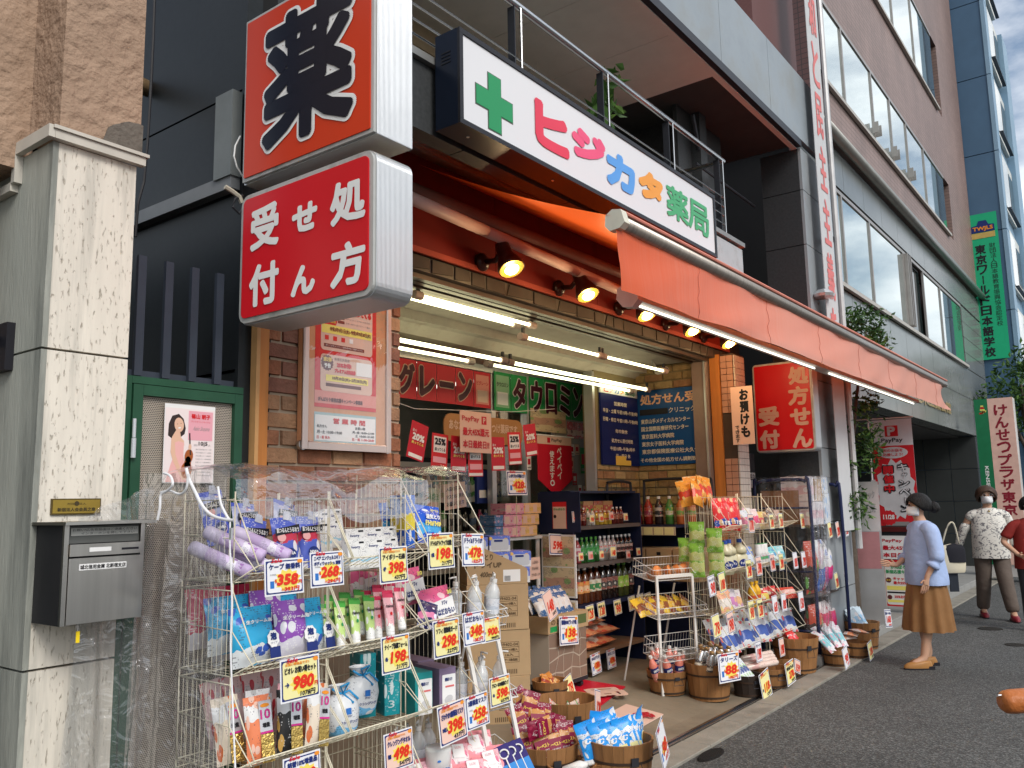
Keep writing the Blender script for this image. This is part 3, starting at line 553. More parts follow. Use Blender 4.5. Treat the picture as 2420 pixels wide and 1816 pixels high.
# ---------------- green gate in the passage ----------------
GR = mat('green_paint', (.018, .075, .04), .45, var=.2, scale=5, dirt=(.10, .045, .025), dscale=4, dlo=.66, dhi=.74)
gg = thing('green_gate', 'rusty green steel gate with perforated metal panel in the passage', 'gate', (2.05, 3.35, 0))
MB().box(1.78, 1.815, 3.33, 3.39, 0, 2.10).build('frame', GR, gg); MB().box(1.816, 2.352, 3.33, 3.39, 2.07, 2.10).build('frame', GR, gg)
for b in ((1.819, 1.862, 0, 2.066), (2.304, 2.346, 0, 2.066), (1.863, 2.303, 2.022, 2.066)): MB().box(b[0], b[1], 3.322, 3.36, b[2], b[3]).build('door_rail', GR, gg)
def perforated():
    m = bpy.data.materials.new('perforated_metal'); m.use_nodes = True; n = m.node_tree.nodes; l = m.node_tree.links; b = n['Principled BSDF']; b.inputs['Roughness'].default_value = .5
    t = n.new('ShaderNodeTexCoord'); s = n.new('ShaderNodeSeparateXYZ'); l.new(t.outputs['Object'], s.inputs[0])
    def M(op, a, c=None, v=None):
        q = n.new('ShaderNodeMath'); q.operation = op; l.new(a, q.inputs[0])
        if c is not None: l.new(c, q.inputs[1])
        if v is not None: q.inputs[1].default_value = v
        return q.outputs[0]
    sx, sz = .0086, .0075
    x = M('DIVIDE', s.outputs['X'], v=sx); z = M('DIVIDE', s.outputs['Z'], v=sz); row = M('FLOOR', z); half = M('MULTIPLY', M('MODULO', row, v=2), v=.5); x2 = M('ADD', x, half)
    fx = M('SUBTRACT', M('FRACT', x2), v=.5); fzz = M('SUBTRACT', M('FRACT', z), v=.5); d = M('SQRT', M('ADD', M('MULTIPLY', fx, fx), M('MULTIPLY', fzz, fzz))); hole = M('LESS_THAN', d, v=.33)
    nz_ = n.new('ShaderNodeTexNoise'); nz_.inputs['Scale'].default_value = 6; nz_.inputs['Detail'].default_value = 6; l.new(t.outputs['Object'], nz_.inputs[0])
    c1 = n.new('ShaderNodeMixRGB'); c1.inputs[1].default_value = (.30, .25, .20, 1); c1.inputs[2].default_value = (.50, .44, .37, 1); l.new(nz_.outputs[0], c1.inputs[0]); l.new(c1.outputs[0], b.inputs['Base Color'])
    tr = n.new('ShaderNodeBsdfTransparent'); ms = n.new('ShaderNodeMixShader'); l.new(hole, ms.inputs[0]); l.new(b.outputs[0], ms.inputs[1]); l.new(tr.outputs[0], ms.inputs[2]); l.new(ms.outputs[0], n['Material Output'].inputs[0]); return m
MB().quad((1.863, 3.345, 0), (2.303, 3.345, 0), (2.303, 3.345, 2.021), (1.863, 3.345, 2.021)).build('perforated_panel', perforated(), gg)
MB().box(1.80, 2.36, 3.62, 3.64, 0, 2.06).build('backing', mat('gate_back', (.02, .02, .02), .9), gg)
for z in (1.84, .42): MB().tube([(1.822, 3.312, z-.08), (1.822, 3.312, z)], .011, 10).build('hinge', CHROME, gg); MB().tube([(1.822, 3.312, z+.002), (1.822, 3.312, z+.08)], .0085, 10).build('hinge', CHROME, gg)
fn = thing('fin_screen', 'four upright blue grey metal blades above the green gate', 'screen', (2.05, 3.3, 2.1))
for i, x in enumerate((1.845, 1.970, 2.095, 2.222)): MB().box(x-.018, x+.018, 3.34, 3.36, 2.105, 2.62).build('blade', mat('blade_blue_grey', (.035, .043, .06), .4), fn)
MB().box(1.79, 2.32, 3.362, 3.38, 2.105, 2.13).build('bottom_bar', MC['blade_blue_grey'], fn)
cp = thing('wall_duct', 'short tan duct pipe sticking out between the two buildings', 'pipe', (2, 4.2, 3.5)); a = P(333, 195, y=4.2); MB().tube([(a.x-.4, 4.2, a.z+.02), (a.x+.13, 4.25, a.z)], .045, 12).build('pipe', mat('tan_pipe', (.30, .20, .11), .5), cp, True); MB().tube([(a.x+.10, 4.25, a.z), (a.x+.17, 4.26, a.z-.005)], .05, 12).build('pipe_cap', MC['tan_pipe'], cp, True)
cb = [P(u, v, y=3.7) for u, v in ((366, -30), (362, 90), (357, 200), (349, 330), (340, 430), (326, 480), (320, 560))]; info(MB().tube(cb, .007, 6).build('cable', mat('black_cable', (.025, .025, .03), .5), loc=cb[0]), 'black cable hanging down in the gap between the buildings', 'cable')
# concert poster (flat print)
cpo = thing('concert_poster', 'pink concert poster with a violinist taped on the green gate', 'poster', (1.96, 3.322, 1.66))
R2(cpo, (0, .242, 0, .337), WHITE, y=0, name='sheet'); SKIN = flat('print_skin', (.72, .45, .32)); HAIR = flat('print_hair', (.035, .022, .02)); DRS = flat('print_dress', (.78, .42, .40)); VIO = flat('print_violin', (.35, .09, .02)); PK = flat('print_rose', (.75, .36, .42))
R2(cpo, (.003, .239, .003, .320), flat('poster_tint', (.80, .70, .69)), y=-.0008); R2(cpo, (.112, .230, .185, .312), PK, y=-.0016)
def blob(par, pts, m, y, M=None): return MB(M).extr([(a, y, b) for a, b in pts], (0, .0005, 0)).build('print', m, par, world=False)
def ell(cx, cz, rx, rz, n=16, t=0): return [(cx+rx*math.cos(2*math.pi*k/n)*math.cos(t)-rz*math.sin(2*math.pi*k/n)*math.sin(t), cz+rx*math.cos(2*math.pi*k/n)*math.sin(t)+rz*math.sin(2*math.pi*k/n)*math.cos(t)) for k in range(n)]
blob(cpo, [(.018, .20), (.02, .25), (.035, .285), (.065, .295), (.088, .275), (.10, .235), (.095, .21), (.07, .19), (.04, .185)], HAIR, -.0012); blob(cpo, ell(.068, .248, .022, .031, t=.15), SKIN, -.0018)
blob(cpo, [(.055, .225), (.073, .222), (.078, .195), (.093, .18), (.095, .16), (.05, .16), (.035, .175), (.037, .195)], SKIN, -.0016)
blob(cpo, [(.052, .172), (.068, .178), (.093, .172), (.092, .12), (.105, .04), (.11, .003), (.012, .003), (.035, .08), (.05, .12)], DRS, -.0020)
blob(cpo, [(.034, .19), (.050, .185), (.055, .12), (.095, .03), (.104, .018), (.092, .01), (.045, .09), (.032, .13)], SKIN, -.0024)
blob(cpo, ell(.118, .115, .020, .03, t=-.12), VIO, -.0028); blob(cpo, ell(.108, .055, .026, .036, t=-.12), VIO, -.0028); blob(cpo, ell(.113, .085, .016, .03, t=-.12), VIO, -.0028)
blob(cpo, [(.115, .215), (.121, .215), (.128, .12), (.122, .12)], HAIR, -.0032); blob(cpo, ell(.122, .155, .007, .014, 8), SKIN, -.0034)
blob(cpo, ell(.060, .251, .002, .0015, 6), HAIR, -.0022); blob(cpo, ell(.076, .254, .002, .0015, 6), HAIR, -.0022); blob(cpo, ell(.070, .235, .007, .003, 8, .2), WHITE, -.0022)
T(cpo, '篠山 朝子', (.124, .218, .278, .300), RED, .0012, y=-.0022, nd=4); T(cpo, 'ヴァイオリンリサイタル', (.124, .218, .262, .270), RED, y=-.0022); T(cpo, 'Asako Sinoyama', (.135, .215, .222, .246), GREY, y=-.0022, shear=.4)
T(cpo, '10|5', (.163, .207, .158, .180), BLACK, .0008, y=-.0022, nd=4); T(cpo, '2021', (.140, .158, .160, .168), GREY, y=-.0022); T(cpo, '火', (.210, .222, .160, .170), GREY, y=-.0022)
for k in range(9): T(cpo, '東京文化会館小ホール開演時間入場料全席自由'[k:k+11], (.150, .226, .143-k*.014, .149-k*.014), GREY, y=-.0022)

# ---------------- projecting signs ----------------
def pbox(u0, v0, u1, v1, M, ax, val, tilt=.8):
    """photo bounding box on plane ax=val -> (x0,x1,z0,z1) in the sign's own XZ frame"""
    Mi = M.inverted(); uc, vc = (u0+u1)/2, (v0+v1)/2; kw = {ax: val}; hz = Vector((0, 1, 0)) if ax == 'x' else Vector((1, 0, 0))
    a = Mi @ P(u0, vc, **kw); b = Mi @ P(u1, vc, **kw); c = P(uc, vc, **kw)
    def pr(p): d = p-EYE; k = d.dot(FW); return 1210+2000*d.dot(RT)/k, 908-2000*d.dot(UP)/k
    p0 = pr(c); p1 = pr(c+hz*.1); m = abs((p1[1]-p0[1])/(p1[0]-p0[0])); hp = (v1-v0)-m*(u1-u0)*tilt
    t = Mi @ P(uc, vc-hp/2, **kw); bo = Mi @ P(uc, vc+hp/2, **kw)
    return (min(a.x, b.x), max(a.x, b.x), min(t.z, bo.z), max(t.z, bo.z))
def fluted(name, col):
    m = mat(name, col, .35, .6, var=.05); n = m.node_tree.nodes; l = m.node_tree.links; b = n['Principled BSDF']
    t = n.new('ShaderNodeTexCoord'); wv = n.new('ShaderNodeTexWave'); wv.inputs['Scale'].default_value = 45; wv.bands_direction = 'Y'; l.new(t.outputs['Object'], wv.inputs[0])
    bp = n.new('ShaderNodeBump'); bp.inputs['Strength'].default_value = .6; bp.inputs['Distance'].default_value = .006; l.new(wv.outputs[0], bp.inputs['Height']); l.new(bp.outputs[0], b.inputs['Normal']); return m
FLU = fluted('fluted_aluminium', (.54, .56, .58))
def rrect(x0, x1, z0, z1, r, k=6):
    out = []
    for cx, cz, a0 in ((x1-r, z0+r, -90), (x1-r, z1-r, 0), (x0+r, z1-r, 90), (x0+r, z0+r, 180)):
        for i in range(k+1): g = rad(a0+90*i/k); out.append((cx+r*math.cos(g), cz+r*math.sin(g)))
    return out
def sign_box(root, w, h, d, r, face, bez=.028):
    MB().extr([(a, 0, b) for a, b in rrect(0, w, 0, h, max(r, .004))], (0, d, 0)).build('case', FLU, root, world=False)
    MB().extr([(a, -.014, b) for a, b in rrect(.006, w-.006, .006, h-.006, max(r-.006, .004))], (0, .0135, 0)).build('bezel', mat('bezel', (.5, .5, .48), .5, .3, dirt=(.12, .13, .10), dscale=6, dlo=.5, dhi=.8), root, world=False)
    MB().extr([(a, -.020, b) for a, b in rrect(bez, w-bez, bez, h-bez, max(r-bez, .006))], (0, .0055, 0)).build('panel', face, root, world=False)
def prt(name, col, glow=.0): return mat(name, col, .30, var=.04, scale=2, spec=.22)
SR = prt('sign_red', (.62, .012, .02)); SO = prt('sign_orange_red', (.60, .045, .012)); SW = prt('sign_white', (.80, .80, .78)); SB = prt('sign_black', (.008, .010, .02))
s2 = thing('projecting_sign', 'lower red box sign with six white characters left of the shop', 'sign', (2.236, 3.2, 2.352), rad(-90)); bpy.context.view_layer.update()
sign_box(s2, .868, .603, .2, .055, SR)
M2 = s2.matrix_world.copy()
for c, b in (('処', (495, 855, 670, 1115)), ('方', (497, 1165, 668, 1420)), ('せ', (308, 978, 432, 1152)), ('ん', (303, 1285, 422, 1460)), ('受', (105, 983, 245, 1235)), ('付', (98, 1272, 243, 1512))):
    T(s2, c, pbox(540+b[0]*.4819, b[1]*.4819, 540+b[2]*.4819, b[3]*.4819, M2, 'x', 2.21), SW, .0085, y=-.0215, rings=2, nd=10)
s1 = thing('projecting_sign', 'upper tall red box sign with one huge black white edged character', 'sign', (2.236, 3.2, 3.012), rad(-90)); bpy.context.view_layer.update(); M1 = s1.matrix_world.copy()
sign_box(s1, .868, .80, .2, .004, SO, .022)
b = pbox(540+160*.4819, -75*.4819, 540+628*.4819, 742*.4819, M1, 'x', 2.21, .55)
T(s1, '薬', b, SW, .037, y=-.0205, rings=3, nd=28); g = .016; T(s1, '薬', (b[0]+g, b[1]-g, b[2]+g, b[3]-g), SB, .0195, y=-.0245, rings=3, nd=14)
for (yy, zz_) in ((.83, .14),): pass
bx = thing('junction_box', 'grey metal box on the dark wall behind the upper red sign', 'metal box', (2.28, 3.5, 3.3)); MB().box(2.27, 2.325, 3.36, 3.50, 3.12, 3.55).build('case', mat('box_grey', (.20, .22, .22), .5), bx)
cw = thing('sign_cable', 'loose pale cable ends sticking out beside the lower red sign', 'cable', (2.3, 3.3, 3.0))
MB().tube([P(u, v, y=3.28) for u, v in ((568, 322), (556, 345), (553, 370), (560, 395), (578, 425))], .004).build('loop', WHITE, cw)
MB().tube([P(u, v, y=3.22) for u, v in ((532, 442), (548, 452), (566, 466), (572, 480))], .011).build('cable_end', mat('cable_cream', (.45, .42, .34), .6), cw); MB().tube([P(u, v, y=3.22) for u, v in ((574, 462), (556, 470), (550, 490), (565, 505), (578, 490))], .006).build('loop', MC['black_cable'], cw)

# ---------------- main white sign ----------------
ms_ = thing('shop_sign', 'long white box sign with green cross and colourful shop name', 'sign', (2.945, 2.5, 3.369)); bpy.context.view_layer.update(); MM = ms_.matrix_world.copy()
SC_ = mat('sign_case_navy', (.010, .016, .032), .35, .3)
MB().box(0, 3.01, .016, .16, 0, .495).build('case', SC_, ms_, world=False)
for bb in ((0, 3.01, 0, .026), (0, 3.01, .469, .495), (0, .026, .027, .468), (2.984, 3.01, .027, .468)): MB().box(bb[0], bb[1], 0, .0155, bb[2], bb[3]).build('frame', mat('frame_black', (.03, .03, .035), .4, .4), ms_, world=False)
MB().box(.027, 2.983, .008, .0155, .027, .468).build('face_panel', mat('acrylic_white', (.70, .70, .72), .18, var=.02, scale=1), ms_, world=False)
for k in range(4): MB().box(-.003, 0, .06, .12, .33+k*.018, .337+k*.018).build('vent_slot', BLACK, ms_, world=False)
for x in (.15, .9, 1.8, 2.7): MB().lathe([(.008, -.004), (.008, 0)], (x, .08, 0), 8).build('bolt', ALU, ms_, world=False)
def Z4(a, b, c, d): return pbox(950+a*.3916, b*.3916, 950+c*.3916, d*.3916, MM, 'y', 2.507)
cx0, cx1, cz0, cz1 = Z4(447, 445, 664, 808); cx0 += .0; t_ = (cx1-cx0)*.34; xm, zm = (cx0+cx1)/2, (cz0+cz1)/2; cz0 -= .03; cz1 += .03
CG1 = prt('cross_green', (.02, .27, .10)); CGE = prt('cross_edge', (.10, .13, .10))
for e, y_, m_ in ((.006, .0062, CGE), (0, .0040, CG1)):
    a = t_/2+e; MB().extr([(p, y_, q) for p, q in ((xm-a, cz0-e), (xm+a, cz0-e), (xm+a, zm-a), (cx1+e, zm-a), (cx1+e, zm+a), (xm+a, zm+a), (xm+a, cz1+e), (xm-a, cz1+e), (xm-a, zm+a), (cx0-e, zm+a), (cx0-e, zm-a), (xm-a, zm-a))], (0, .0015, 0)).build('cross', m_, ms_, world=False)
for c, b, col in (('ヒ', (800, 600, 1003, 965), (.70, .045, .09)), ('ジ', (1023, 750, 1225, 1030), (.78, .09, .20)), ('カ', (1232, 900, 1403, 1188), (.10, .32, .72)), ('タ', (1427, 1010, 1572, 1250), (.80, .33, .05)), ('薬', (1595, 1112, 1725, 1365), (.07, .38, .16)), ('局', (1727, 1195, 1848, 1437), (.07, .38, .16))):
    T(ms_, c, Z4(*b), prt('letter_'+c, col), .020 if c in 'ヒジカタ' else .008, y=.0055, rings=3, nd=12)

# ---------------- awning ----------------
AWN = mat('awning_red', (.90, .12, .015), .3, spec=.5, var=.05, scale=2, translucent=.6)
aw = thing('awning', 'red roll out awning with faded pinkish valance hanging over the shop front', 'awning', (7.5, 2.5, 3.0))
def sheet(name, f, nu, nv, m, parent, th=.003):
    mb = MB(); vs = [f(i/nu, j/nv) for i in range(nu+1) for j in range(nv+1)]; fs = [(i*(nv+1)+j, (i+1)*(nv+1)+j, (i+1)*(nv+1)+j+1, i*(nv+1)+j+1) for i in range(nu) for j in range(nv)]
    mb.add(vs, fs); o = mb.build(name, m, parent, smooth=True); return o
def fab(x0, x1, yb, zb):
    def f(u, v): x = x0+(x1-x0)*u-(.10*(1-v) if u == 0 else 0); y = yb+(2.06-yb)*v; return (x, y, zb+(2.975-zb)*v-.03*math.sin(v*3.14))
    return f
sheet('canopy', fab(3.60, 8.78, 3.30, 3.545), 20, 10, AWN, aw); sheet('canopy', fab(8.785, 11.93, 2.66, 3.25), 12, 5, AWN, aw)
BARM = mat('roller_metal', (.30, .27, .24), .35, .7, var=.2, scale=40, stretch=(1, .1, .1))
MB().tube([(3.66, 2.05, 2.952), (11.93, 2.05, 2.952)], .042, 14).build('front_bar', BARM, aw, True)
MB().tube([(3.66, 2.02, 2.995), (11.93, 2.02, 2.995)], .012, 8).build('front_hem', mat('hem_pink', (.60, .20, .14), .5), aw)
MB().extr([(3.60+.0, y, z) for y, z in ((1.99, 2.93), (2.02, 2.905), (2.08, 2.90), (2.105, 2.93), (2.10, 2.985), (2.06, 3.01), (2.01, 3.0))], (.055, 0, 0)).build('end_cap', mat('cap_cream', (.62, .60, .50), .5), aw)
def val(u, v):
    x = 3.60+8.32*u; wv = .012*noise.noise(Vector((x*2.2+v*1.5, v*1.2, 3)))*1.6+.012*math.sin((x-3.6)*5-v*3)*math.exp(-(x-3.6)*1.2)*v
    z = 2.93-(.335-.025*u)*v+.006*math.sin(x*1.4)*v
    if u > .965: z -= 0; wv += .05*(u-.965)/.035*math.sin(v*4)
    return (x+(.02 if u == 0 else 0)*v, 2.045+wv*1.3-.01*v, z)
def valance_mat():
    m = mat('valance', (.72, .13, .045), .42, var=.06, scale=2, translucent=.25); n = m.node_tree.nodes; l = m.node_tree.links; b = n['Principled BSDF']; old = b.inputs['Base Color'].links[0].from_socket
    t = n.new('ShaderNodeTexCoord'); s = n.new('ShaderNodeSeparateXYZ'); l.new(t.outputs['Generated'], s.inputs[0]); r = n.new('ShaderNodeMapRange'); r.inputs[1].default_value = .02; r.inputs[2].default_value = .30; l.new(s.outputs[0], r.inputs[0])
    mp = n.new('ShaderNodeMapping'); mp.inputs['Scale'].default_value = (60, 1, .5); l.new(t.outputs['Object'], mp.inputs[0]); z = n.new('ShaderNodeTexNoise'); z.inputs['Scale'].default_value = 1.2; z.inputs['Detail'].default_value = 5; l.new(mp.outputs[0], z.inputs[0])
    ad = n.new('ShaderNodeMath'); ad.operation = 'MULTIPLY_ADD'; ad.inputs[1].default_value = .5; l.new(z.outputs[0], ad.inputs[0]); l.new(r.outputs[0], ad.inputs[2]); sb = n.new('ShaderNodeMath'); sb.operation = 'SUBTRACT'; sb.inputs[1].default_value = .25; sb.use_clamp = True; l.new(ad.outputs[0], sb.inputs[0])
    q = n.new('ShaderNodeMixRGB'); q.inputs[2].default_value = (.74, .34, .25, 1); l.new(sb.outputs[0], q.inputs[0]); l.new(old, q.inputs[1]); l.new(q.outputs[0], b.inputs['Base Color']); return m  # pink sheen painted into the cloth colour away from the left end
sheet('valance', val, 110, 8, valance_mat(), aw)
for u in (.115, .25, .385, .52, .655, .79, .92): MB().tube([Vector(val(u+.002*math.sin(k*2.1), k/8))+Vector((0, -.003, 0)) for k in range(9)], .0014, 4).build('seam', mat('seam_red', (.52, .14, .09), .7), aw, True)
CAS = mat('casing_white', (.52, .48, .45), .5)
lc = thing('awning_light', 'long white light casing with glowing tubes hanging under the awning edge', 'light', (7.6, 2.27, 2.68))
MB().box(4.16, 7.60, 2.22, 2.33, 2.665, 2.70).build('casing', CAS, lc); MB().box(7.61, 11.2, 2.22, 2.33, 2.665, 2.70).build('casing', CAS, lc)
MB().extr([(4.10, y, z) for y, z in ((2.20, 2.66), (2.24, 2.62), (2.30, 2.63), (2.34, 2.68), (2.33, 2.74), (2.27, 2.76), (2.21, 2.72))], (.06, 0, 0)).build('end_cap', mat('cap_pinkish', (.62, .52, .50), .4), lc)
MB().tube([(4.2, 2.262, 2.652), (7.35, 2.262, 2.652)], .007, 6).build('tube', LED2, lc); MB().tube([(7.75, 2.262, 2.652), (11.1, 2.262, 2.652)], .007, 6).build('tube', LED2, lc)
for x in (4.5, 7.6, 10.8): MB().box(x, x+.02, 2.26, 2.28, 2.70, 2.9).build('hanger', ALU, lc)
# roller tube and folded arm on the wall
MB().tube([(3.0, 3.24, 3.345), (8.7, 3.24, 3.345)], .038, 12).build('roller', mat('roller_brown', (.25, .12, .10), .5), aw, True)
for i in range(3): MB().tube([(2.9+i*.98+.004*i, 3.12-.02*i, 3.235-.048*i), (2.9+(i+1)*.98, 3.12-.02*(i+1), 3.235-.048*(i+1))], .036, 12).build('arm_segment', mat('arm_pink', (.50, .34, .32), .5), aw, True)
MB().tube([(5.85, 3.05, 3.17), (5.95, 2.6, 3.05), (5.7, 2.08, 2.96)], .025, 8).build('arm', MC['arm_pink'], aw)
MB().tube([(5.6, 3.05, 3.16), (5.75, 3.0, 3.12), (5.85, 2.9, 3.2), (5.9, 3.0, 3.1)], .008, 6).build('arm_cable', BLACK, aw)
cd = thing('wall_conduit', 'pale dirty conduit pipe running under the balcony above the awning', 'pipe', (3.6, 3.3, 3.63)); MB().tube([(2.6, 3.30, 3.675), (6.5, 3.30, 3.63)], .018, 8).build('pipe', mat('dirty_white', (.45, .44, .38), .6, dirt=(.2, .19, .15)), cd)
MB().box(2.42, 8.1, 3.42, 3.5, 3.36, 4.2).build('granite_band', DST2, MB_)
MB().box(2.52, 2.9, 3.415, 3.42, 3.02, 3.7).build('stone_panel', DST2, MB_)

# ---------------- spotlights ----------------
LAMPB = mat('lamp_dark_red', (.035, .008, .006), .3); LG = mat('lamp_glass', (1, .8, .4), .3, var=0, emit=(1, .62, .16), estr=16); LR = mat('lamp_reflector', (.35, .22, .05), .35, .6)
for k, (x, lab) in enumerate(((4.02, 'leftmost lit spotlight on the red fascia, nearest the red signs'), (4.90, 'second lit spotlight from the left on the red fascia'), (5.76, 'third lit spotlight from the left, just behind the valance corner'), (6.58, 'fourth lit spotlight, half hidden by the awning light casing'), (7.36, 'rightmost lit spotlight at the far end of the fascia'))):
    t = thing('spotlight', lab, 'spotlight', (x+.09, 3.33, 3.085), group='spotlights along the fascia')
    MB(Euler((rad(90), 0, 0)).to_matrix().to_4x4()).lathe([(.06, 0), (.06, .02), (.035, .045)], (0, 0, 0), 16).build('base', LAMPB, t, True, world=False)
    MB().tube([(0, -.03, 0), (0, -.12, -.01), (-.04, -.19, .02)], .018, 8).build('arm', LAMPB, t, True, world=False)
    Mh = Matrix.Translation((-.08, -.30, -.10)) @ Euler((rad(-28), rad(8), 0)).to_matrix().to_4x4()
    hd = MB(Mh).lathe([(.083, -.02), (.085, 0), (.07, .045), (.05, .09), (.045, .18), (.03, .20)], (0, 0, 0), 20).build('housing', LAMPB, t, True, world=False)
    MB(Mh).lathe([(.078, -.021), (.045, -.0215)], (0, 0, 0), 20, cap=False).build('reflector_ring', LR, t, world=False)
    MB(Mh).lathe([(.047, -.0225), (.04, -.034), (.02, -.042)], (0, 0, 0), 16).build('bulb', LG, t, True, world=False)
    pl_ = bpy.data.lights.new('spotlight_beam', 'POINT'); pl_.energy = 5.5; pl_.color = (1, .70, .36); pl_.shadow_soft_size = .04
    po = bpy.data.objects.new('lamp_beam', pl_); C.objects.link(po); po.parent = t; po.matrix_local = Mh @ Matrix.Translation((0, 0, -.10))

# ---------------- brown tiled neighbour ----------------
NB = thing('brown_tiled_building', 'brown tiled office building with bands of mirror windows over grey stone', 'building', (16, 3, 0))
def tiled(name, col, j):
    m = bpy.data.materials.new(name); m.use_nodes = True; n = m.node_tree.nodes; l = m.node_tree.links; b = n['Principled BSDF']; b.inputs['Roughness'].default_value = .5
    t = n.new('ShaderNodeTexCoord'); s = n.new('ShaderNodeSeparateXYZ'); l.new(t.outputs['Object'], s.inputs[0]); cb_ = n.new('ShaderNodeCombineXYZ'); a = n.new('ShaderNodeMath'); a.operation = 'ADD'; l.new(s.outputs[0], a.inputs[0]); l.new(s.outputs[1], a.inputs[1]); l.new(a.outputs[0], cb_.inputs[0]); l.new(s.outputs[2], cb_.inputs[1])
    br = n.new('ShaderNodeTexBrick'); br.offset = 0; br.inputs['Scale'].default_value = 1; br.inputs['Brick Width'].default_value = .24; br.inputs['Row Height'].default_value = .07; br.inputs['Mortar Size'].default_value = .006
    br.inputs['Color1'].default_value = tuple(col)+(1,); br.inputs['Color2'].default_value = tuple(q*.85 for q in col)+(1,); br.inputs['Mortar'].default_value = tuple(j)+(1,); l.new(cb_.outputs[0], br.inputs[0])
    z = n.new('ShaderNodeTexNoise'); z.inputs['Scale'].default_value = .8; z.inputs['Detail'].default_value = 6; mp = n.new('ShaderNodeMapping'); mp.inputs['Scale'].default_value = (1.5, 1.5, .5); l.new(t.outputs['Object'], mp.inputs[0]); l.new(mp.outputs[0], z.inputs[0])
    r = n.new('ShaderNodeMapRange'); r.inputs[1].default_value = .3; r.inputs[2].default_value = .7; r.inputs[3].default_value = .82; r.inputs[4].default_value = 1.15; l.new(z.outputs[0], r.inputs[0]); h = n.new('ShaderNodeHueSaturation'); l.new(br.outputs[0], h.inputs['Color']); l.new(r.outputs[0], h.inputs['Value']); l.new(h.outputs[0], b.inputs['Base Color'])
    bp = n.new('ShaderNodeBump'); bp.inputs['Strength'].default_value = .4; bp.inputs['Distance'].default_value = .01; l.new(br.outputs['Fac'], bp.inputs['Height']); bp.invert = True; l.new(bp.outputs[0], b.inputs['Normal']); return m
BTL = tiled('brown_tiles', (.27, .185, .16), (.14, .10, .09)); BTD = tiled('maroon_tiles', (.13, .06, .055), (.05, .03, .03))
def nbx(n_, m_, *b): return MB().box(*b).build(n_, m_, NB)
MIR = mat('mirror_window', (.66, .74, .72), .02, .92, var=0); WFR = mat('window_frame', (.36, .34, .32), .4, .5)
X0, X1, YN = 10.3, 21.9, 2.9
for (z0, z1) in ((6.10, 6.83), (8.05, 9.56), (11.2, 14.5)): nbx('tiled_wall', BTL, X0, X1, YN, 3.2, z0, z1)
for (z0, z1) in ((6.83, 8.05), (9.56, 11.2)):
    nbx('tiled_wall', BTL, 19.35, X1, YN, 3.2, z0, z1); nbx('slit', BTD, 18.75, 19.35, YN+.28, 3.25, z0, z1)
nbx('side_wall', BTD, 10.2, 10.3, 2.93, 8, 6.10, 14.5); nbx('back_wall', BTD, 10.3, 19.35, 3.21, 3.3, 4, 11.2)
nbx('side_band', mat('taupe_panel', (.16, .15, .135), .5), 10.285, 10.299+.02, 2.88, 3.2, 6.83, 8.05)
SP = mat('polished_stone', (.20, .215, .21), .22, var=.06, scale=2, spec=.7, dirt=(.15, .16, .15), dscale=.9, dlo=.4, dhi=.8)
def win_band(z0, z1, xs, openi=()):
    for i in range(len(xs)-1):
        a, b = xs[i], xs[i+1]; w_ = nbx('window', WFR, a, b, YN-.01, YN+.02, z0, z0+.05); nbx('window_head', WFR, a, b, YN-.01, YN+.02, z1-.05, z1); nbx('mullion', WFR, a, a+.05, YN-.012, YN+.02, z0+.05, z1-.05)
        if i in openi:
            for k in range(3): o = nbx('sash', WFR, a+.06+k*.11, a+.09+k*.11, YN-.07, YN+.05, z0+.05, z1-.05)
            nbx('opening', GLD, a+.05, b, YN+.06, YN+.07, z0+.05, z1-.05)
        else: nbx('pane', MIR, a+.05, b, YN+.006+random.uniform(-.0, .001), YN+.012, z0+.05, z1-.05)
    nbx('sill', mat('sill_light', (.42, .40, .37), .5), xs[0]-.05, xs[-1]+.08, YN-.06, YN-.012, z0-.05, z0)
win_band(6.83, 8.05, [10.34, 11.55, 13.1, 14.25, 15.4, 16.8, 18.75]); win_band(9.56, 11.2, [10.34, 12.2, 13.6, 15.1, 16.8, 18.75])
for x in (13.05, 14.2, 15.35):
    for s in (-1, 1): nbx('stay', WFR, x+s*.09, x+s*.09+.015, YN-.10, YN-.012, 6.95, 7.12)
win_band(4.18, 5.45, [10.3, 10.95, 12.3, 14.3, 15.75, 17.2, 19.35], openi=(3,))
nbx('gutter_pipe', mat('gutter_metal', (.30, .30, .28), .35, .6), 10.0, 10.01, 2.8, 2.81, 6.0, 6.01)
MB().tube([(10.0, 2.80, 6.07), (21.9, 2.80, 6.07)], .07, 12).build('gutter_pipe', MC['gutter_metal'], NB, True)
k = 0
xx = [10.2+i*.975 for i in range(13)]
for i in range(12):
    nbx('stone_panel', SP, xx[i]+.005, xx[i+1]-.005, YN, 3.19, 5.50, 6.0); nbx('stone_panel', SP, xx[i]+.005, xx[i+1]-.005, YN, 3.19, 3.50, 4.12); nbx('stone_panel', SP, xx[i]+.005, xx[i+1]-.005, YN, 3.19, 2.75, 3.49)
for z in range(4): nbx('stone_panel', SP, 19.45, 21.9, YN, 3.19, 4.14+z*.33, 4.14+(z+1)*.33-.01)
for i in range(3):
    for z in range(4): nbx('stone_panel', mat('dark_polished', (.05, .055, .055), .25, var=.1, scale=5), 19.7+i*.73+.005, 19.7+(i+1)*.73-.005, YN, YN+.03, .1+z*.66, .1+(z+1)*.66-.01)
for z in range(4):
    for i in range(6): nbx('stone_panel', MC['dark_polished'], 19.67, 19.70, YN+i*.5+.005, YN+(i+1)*.5-.005, .1+z*.66, .1+(z+1)*.66-.01)
